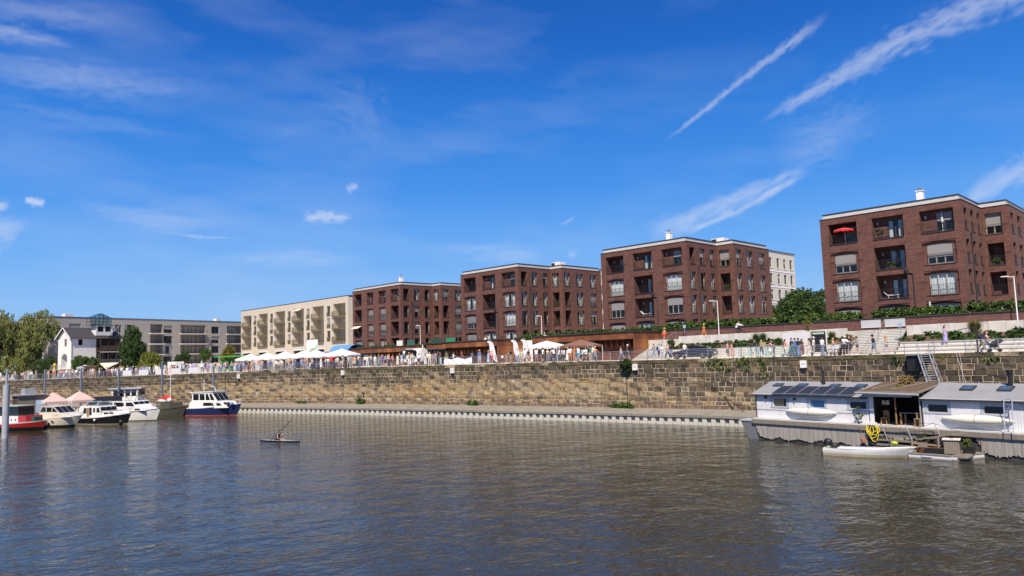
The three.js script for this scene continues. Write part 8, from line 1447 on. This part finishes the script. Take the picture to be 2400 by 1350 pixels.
// the hedge on the terrace edge
{
  const hedge = (a, b, y, v, h, label, seed, n) => { const lobes = []; for (let x = a; x < b; x += 0.8) lobes.push([x + 0.4, y + h / 2, -v, 0.6, h / 2, 0.5]); const o = foliage(lobes, Math.round(n * 1.6), 0.2, GREEN.hedge, seed, { shell: 0.45, long: 1.3 }).mesh('hedge', M.leaf); tag(o, label, 'hedge'); o.userData.group = 'hornbeam hedges on the terrace'; };
  hedge(-53, -29.5, 9.4, 81, 1.55, 'long clipped green hedge below the brick house by the stairs', 1, 17000); hedge(-27.6, -19.6, 9.4, 81, 1.6, 'clipped green hedge below the red house with parasol', 2, 6500); hedge(-19, -2, 9.4, 81, 1.7, 'clipped green hedge at the extreme edge above the brick wall', 3, 9000);
  hedge(-79, -54, 9.2, 81, 1.5, 'clipped green hedge above the rusty pavilions with tents', 4, 14000); hedge(-92, -80.5, 9.2, 81, 1.0, 'low green planting above the pavilion with emblem doors', 5, 3500); hedge(-128, -93, 9.1, 81, 1.1, 'low green planting on the terrace below the four-bay house', 6, 9000);
}
// grasses and low shrubs on the planted slopes
{
  const r = rng(606), spots = []; for (let k = 0; k < 70; k++) spots.push([mix(-48, -28.5, r()), mix(73.8, 76.4, r())]); for (let k = 0; k < 80; k++) spots.push([mix(-22.8, -6, r()), mix(73.8, 76.4, r())]);
  const lob = spots.map(([x, v]) => [x, mix(7.55, 8.25, (v - 73.5) / 3.1), -v, 0.4, 0.25, 0.4]);
  const a = foliage(lob.slice(0, 70), 9000, 0.13, GREEN.dark.concat(GREEN.mid), 61, { long: 2 }).mesh('slope_shrubs', M.leaf, null, { kind: 'stuff', label: 'low shrubs covering the planted slope behind the car', category: 'shrubs' });
  const b = foliage(lob.slice(70), 16000, 0.14, GREEN.dark.concat(GREEN.mid), 62, { long: 2 }).mesh('slope_shrubs', M.leaf, null, { kind: 'stuff', label: 'low shrubs covering the planted slope behind the seat steps', category: 'shrubs' });
  const tuft = (x, y, z, s, tones, label, seed, n = 260) => { const q = rng(seed), g = gb(); for (let k = 0; k < n; k++) { const a2 = q() * 6.283, l = s * (0.6 + 0.5 * q()), sp = 0.55 * q() * s, c = V3(0.12 * s * Math.cos(a2) * q(), 0, 0.12 * s * Math.sin(a2) * q()), m = c.clone().add(V3(Math.cos(a2) * sp * 0.4, l * 0.6, Math.sin(a2) * sp * 0.4)), e = c.clone().add(V3(Math.cos(a2) * sp, l, Math.sin(a2) * sp)), w = V3(-Math.sin(a2), 0, Math.cos(a2)).multiplyScalar(0.014 * s + 0.006), t = tones[Math.floor(q() * tones.length)]; g.col = t; g.quad(c.clone().sub(w), c.clone().add(w), m.clone().add(w), m.clone().sub(w)); g.tri(m.clone().sub(w), m.clone().add(w), e); } const o = thing('grass_tuft', label, 'grass', x, y, z, 0, 'ornamental grasses'); g.mesh('blades', M.leaf, o); };
  tuft(-48, 7.55, -74.1, 1.3, GREEN.mid, 'dark green grass clump at the foot of the broad stairway', 1, 500); tuft(-38.2, 7.9, -75.6, 1.15, GREEN.mid, 'green grass clump on the slope, left of two', 2); tuft(-37.4, 7.9, -75.7, 1.2, GREEN.mid, 'green grass clump on the slope, right of two', 3); tuft(-31.4, 7.7, -75.2, 1.2, GREEN.mid.concat(GREEN.straw), 'grass clump behind the menu board', 4); tuft(-29.8, 7.8, -75.2, 1.1, GREEN.straw.concat(GREEN.mid), 'straw coloured grass clump nearest the second stairway', 5); tuft(-17.4, 7.9, -75.9, 1.45, GREEN.straw.concat(GREEN.lime), 'large golden grass clump on the slope behind the derrick', 6, 500);
  const sap = thing('sapling', 'slender yellow green sapling behind the white screen', 'tree', -31.9, 7.6, -74.4); gb().cyl(V3(0, 0, 0), V3(0, 2.4, 0), 0.03, 0.015).mesh('trunk', M.bark, sap); foliage([[0, 2.2, 0, 0.4, 0.75, 0.4]], 420, 0.09, GREEN.lime, 9, { shell: 0.2 }).mesh('crown', M.leaf, sap);
}
// ivy and weeds on the quay wall
{
  const ivy = (u, w, y0, y1, n, label, seed, tones = GREEN.willow.concat(GREEN.mid)) => { const lobes = [[u, y1, -(QW(u) - 0.12), w / 2, 0.28, 0.22], [u + w * 0.15, mix(y0, y1, 0.55), -(QW(u) - 0.08), w * 0.3, (y1 - y0) * 0.4, 0.14], [u - w * 0.2, mix(y0, y1, 0.65), -(QW(u) - 0.08), w * 0.2, (y1 - y0) * 0.3, 0.14]]; tag(foliage(lobes, n, 0.1, tones, seed, { hang: 0.3, long: 1.8, shell: 0.2 }).mesh('ivy', M.leaf), label, 'ivy', 'ivy on the quay wall'); };
  ivy(-38.6, 3.2, 4.9, 6.35, 1700, 'wide mat of ivy hanging over the quay edge right of the car', 1); ivy(-36.0, 1.9, 5.1, 6.4, 1100, 'ivy hanging below the first bar table', 2); ivy(-33.9, 1.2, 4.2, 6.4, 900, 'narrow long strand of ivy below the white screen', 3);
  tag(foliage([[-48.9, 6.15, -(QW(-48.9) - 0.45), 0.75, 0.62, 0.45], [-48.7, 5.5, -(QW(-48.9) - 0.25), 0.4, 0.5, 0.25]], 2600, 0.09, GREEN.dark, 4, { shell: 0.2 }).mesh('wall_bush', M.leaf), 'round dark bush growing out of the quay wall below the stairs', 'bush'); ivy(-21.9, 0.9, 5.4, 6.3, 420, 'small dark weed on the wall left of the gangway', 5, GREEN.dark); ivy(-15.1, 1.6, 5.6, 6.1, 420, 'flat moss strip on the wall near the derrick', 6);
  const weeds = (u, w, h, n, label, seed, tones = GREEN.hedge) => tag(foliage([[u, 1.3 + h * 0.35, -(Q(u) + 2.75), w / 2, h / 2, 0.3], [u + w * 0.3, 1.3 + h * 0.5, -(Q(u) + 2.85), 0.18, h * 0.8, 0.15]], n, 0.12, tones, seed, { long: 1.7, shell: 0.2, floor: 1.28 }).mesh('weeds', M.leaf), label, 'weeds', 'weeds on the ledge');
  weeds(-49.7, 3.6, 0.7, 1800, 'bright green weeds on the ledge below the dark bush', 11); weeds(-70.8, 2.2, 0.9, 700, 'upright weeds on the ledge below the first flag', 12); weeds(-90.4, 1.8, 1.2, 700, 'tall green weeds on the ledge, centre of the wall', 13, GREEN.mid); weeds(-102, 2.4, 0.6, 380, 'low weeds on the ledge right of the navy boat', 14, GREEN.mid);
  const r = rng(71), lob = []; for (let k = 0; k < 240; k++) { const u = mix(-11, -150, r()); lob.push([u, PG(u) - 0.12 - 0.5 * r() * r(), -(QW(u) - 0.07), 0.25 + 0.3 * r(), 0.12, 0.06]); }
  foliage(lob, 5200, 0.07, GREEN.willow, 72, { hang: 0.4 }).mesh('wall_moss', M.leaf, null, { kind: 'stuff', label: 'moss and small weeds along the top of the quay wall', category: 'moss' });
}
// things on balconies
{
  const p = umbrella(-31.0, -83.9, 1.25, 1.75, 2.2, phys([0.7, 0.02, 0.02], { side: THREE.DoubleSide, roughness: 0.8, transmission: 0.25, thickness: 0 }), 'bright red parasol on the top corner balcony', undefined, 8, 0); p.position.y = 18.66; p.scale.set(1, 0.9, 1);
  const c = thing('closed_parasol', 'closed pale parasol on the top balcony', 'umbrella', -21.2, 18.66, -83.6); gb().cyl(V3(0, 0, 0), V3(0, 2.1, 0), 0.03).mesh('pole', M.frameWhite, c); gb().cyl(V3(0, 0.95, 0), V3(0, 2.05, 0), 0.14, 0.04, 8).mesh('cloth', M.canvas, c); gb().cyl(V3(0, 0, 0), V3(0, 0.08, 0), 0.25).mesh('base', M.concrete, c);
  const c2 = thing('closed_parasol', 'closed pale parasol on the terrace behind the hedge', 'umbrella', -22.6, 9, -82.2); gb().cyl(V3(0, 0, 0), V3(0, 2.6, 0), 0.03).mesh('pole', M.frameWhite, c2); gb().cyl(V3(0, 1.2, 0), V3(0, 2.55, 0), 0.24, 0.06, 8).mesh('cloth', M.canvas, c2);
  const t = thing('potted_bamboo', 'leafy potted bamboo on the middle top balcony', 'plant', -27.2, 18.66, -84.0); gb().cyl(V3(0, 0, 0), V3(0, 0.35, 0), 0.2, 0.25).mesh('pot', M.black, t); foliage([[0, 1.1, 0, 0.5, 0.75, 0.4]], 900, 0.12, GREEN.mid, 21, { long: 2 }).mesh('leaves', M.leaf, t);
  const sw = thing('clothes_stand', 'light timber stand placed on the top balcony', 'stand', -22.6, 18.66, -83.9); gb().box(0, 0.07, 0, 1.7, 0, 0.07).box(-0.6, 0.07, 1.63, 1.7, 0, 0.07).box(-0.6, -0.53, 0.9, 1.63, 0, 0.07).mesh('frame', M.woodWarm, sw);
  const pot = (x, y, z, label, seed, w = 0.9) => { const o = thing('balcony_plants', label, 'plants', x, y, z, 0, 'plants on balconies'); gb().box(-w / 2, w / 2, 0, 0.3, -0.15, 0.15).mesh('planter', M.woodDark, o); foliage([[0, 0.5, 0, w / 2, 0.3, 0.25]], 420, 0.1, GREEN.mid.concat(GREEN.lime.slice(0, 1)), seed, { long: 1.6 }).mesh('leaves', M.leaf, o); };
  pot(-26.4, 15.36, -83.6, 'planter on the middle balcony of the red house with parasol', 31); pot(-18.2, 15.4, -91.2, 'planter on the side balcony of the red house with parasol', 32, 1.2); pot(-49.6, 15.4, -91.2, 'planter on the side balcony of the house by the stairs', 33, 1.2); pot(-80.4, 15.4, -91.2, 'planter on the side balcony of the house behind the flags', 34, 1.2);
  pot(-151, 18.36, -93.9, 'planter on the top right balcony of the pale block', 35, 2.5); pot(-170, 15.5, -93.9, 'planter on a middle balcony of the pale block', 36, 2); pot(-180, 12.4, -93.9, 'red flowering planter low on the pale block', 37, 2.2); pot(-152.5, 12.4, -93.9, 'trailing planter low on the right of the pale block', 38, 2.5);
  const lounge = (x, y, z, label) => { const o = thing('garden_lounger', label, 'lounger', x, y, z, 0.2, 'loungers on balconies'); gb().box(-0.8, 0.3, 0.28, 0.36, -0.28, 0.28).mesh('seat', M.white, o); gb().bar(V3(-0.8, 0.34, 0), V3(-1.15, 0.72, 0), 0.55, 0.06).mesh('backrest', M.white, o); for (const a of [-0.7, 0.2]) for (const b of [-0.24, 0.24]) gb().box(a, a + 0.05, 0, 0.28, b - 0.025, b + 0.025).mesh('leg', M.frameWhite, o); };
  lounge(-26.2, 12.26, -83.8, 'white lounger on the lower middle balcony, red house with parasol'); lounge(-57.6, 12.26, -83.8, 'white lounger on the lower middle balcony, house by the stairs');
  const aw = thing('awning', 'cream sloping awning on a balcony of the four-bay house', 'awning', -128.7, 14.4, -82.98); gb().hex([V3(0, 0, 0.05), V3(2.6, 0, 0.05), V3(2.6, -0.45, 0.9), V3(0, -0.45, 0.9), V3(0, 0.05, 0.05), V3(2.6, 0.05, 0.05), V3(2.6, -0.4, 0.9), V3(0, -0.4, 0.9)]).mesh('cloth', phys([0.75, 0.68, 0.5], { side: THREE.DoubleSide }), aw); gb().cyl(V3(0, -0.45, 0.92), V3(2.6, -0.45, 0.92), 0.03).mesh('front_bar', M.frameWhite, aw);
  const aw2 = thing('awning', 'cream awning on the top balcony of the pale block', 'awning', -171.5, 21.0, -93.2); gb().hex([V3(0, 0, 0.05), V3(3.2, 0, 0.05), V3(3.2, -0.5, 1.2), V3(0, -0.5, 1.2), V3(0, 0.05, 0.05), V3(3.2, 0.05, 0.05), V3(3.2, -0.45, 1.2), V3(0, -0.45, 1.2)]).mesh('cloth', phys([0.75, 0.68, 0.5], { side: THREE.DoubleSide }), aw2); gb().cyl(V3(0, -0.5, 1.22), V3(3.2, -0.5, 1.22), 0.03).mesh('front_bar', M.frameWhite, aw2);
}
scene.traverse(o => { if (o.isMesh) { o.castShadow = true; o.receiveShadow = true; } });
renderer.render(scene, camera);
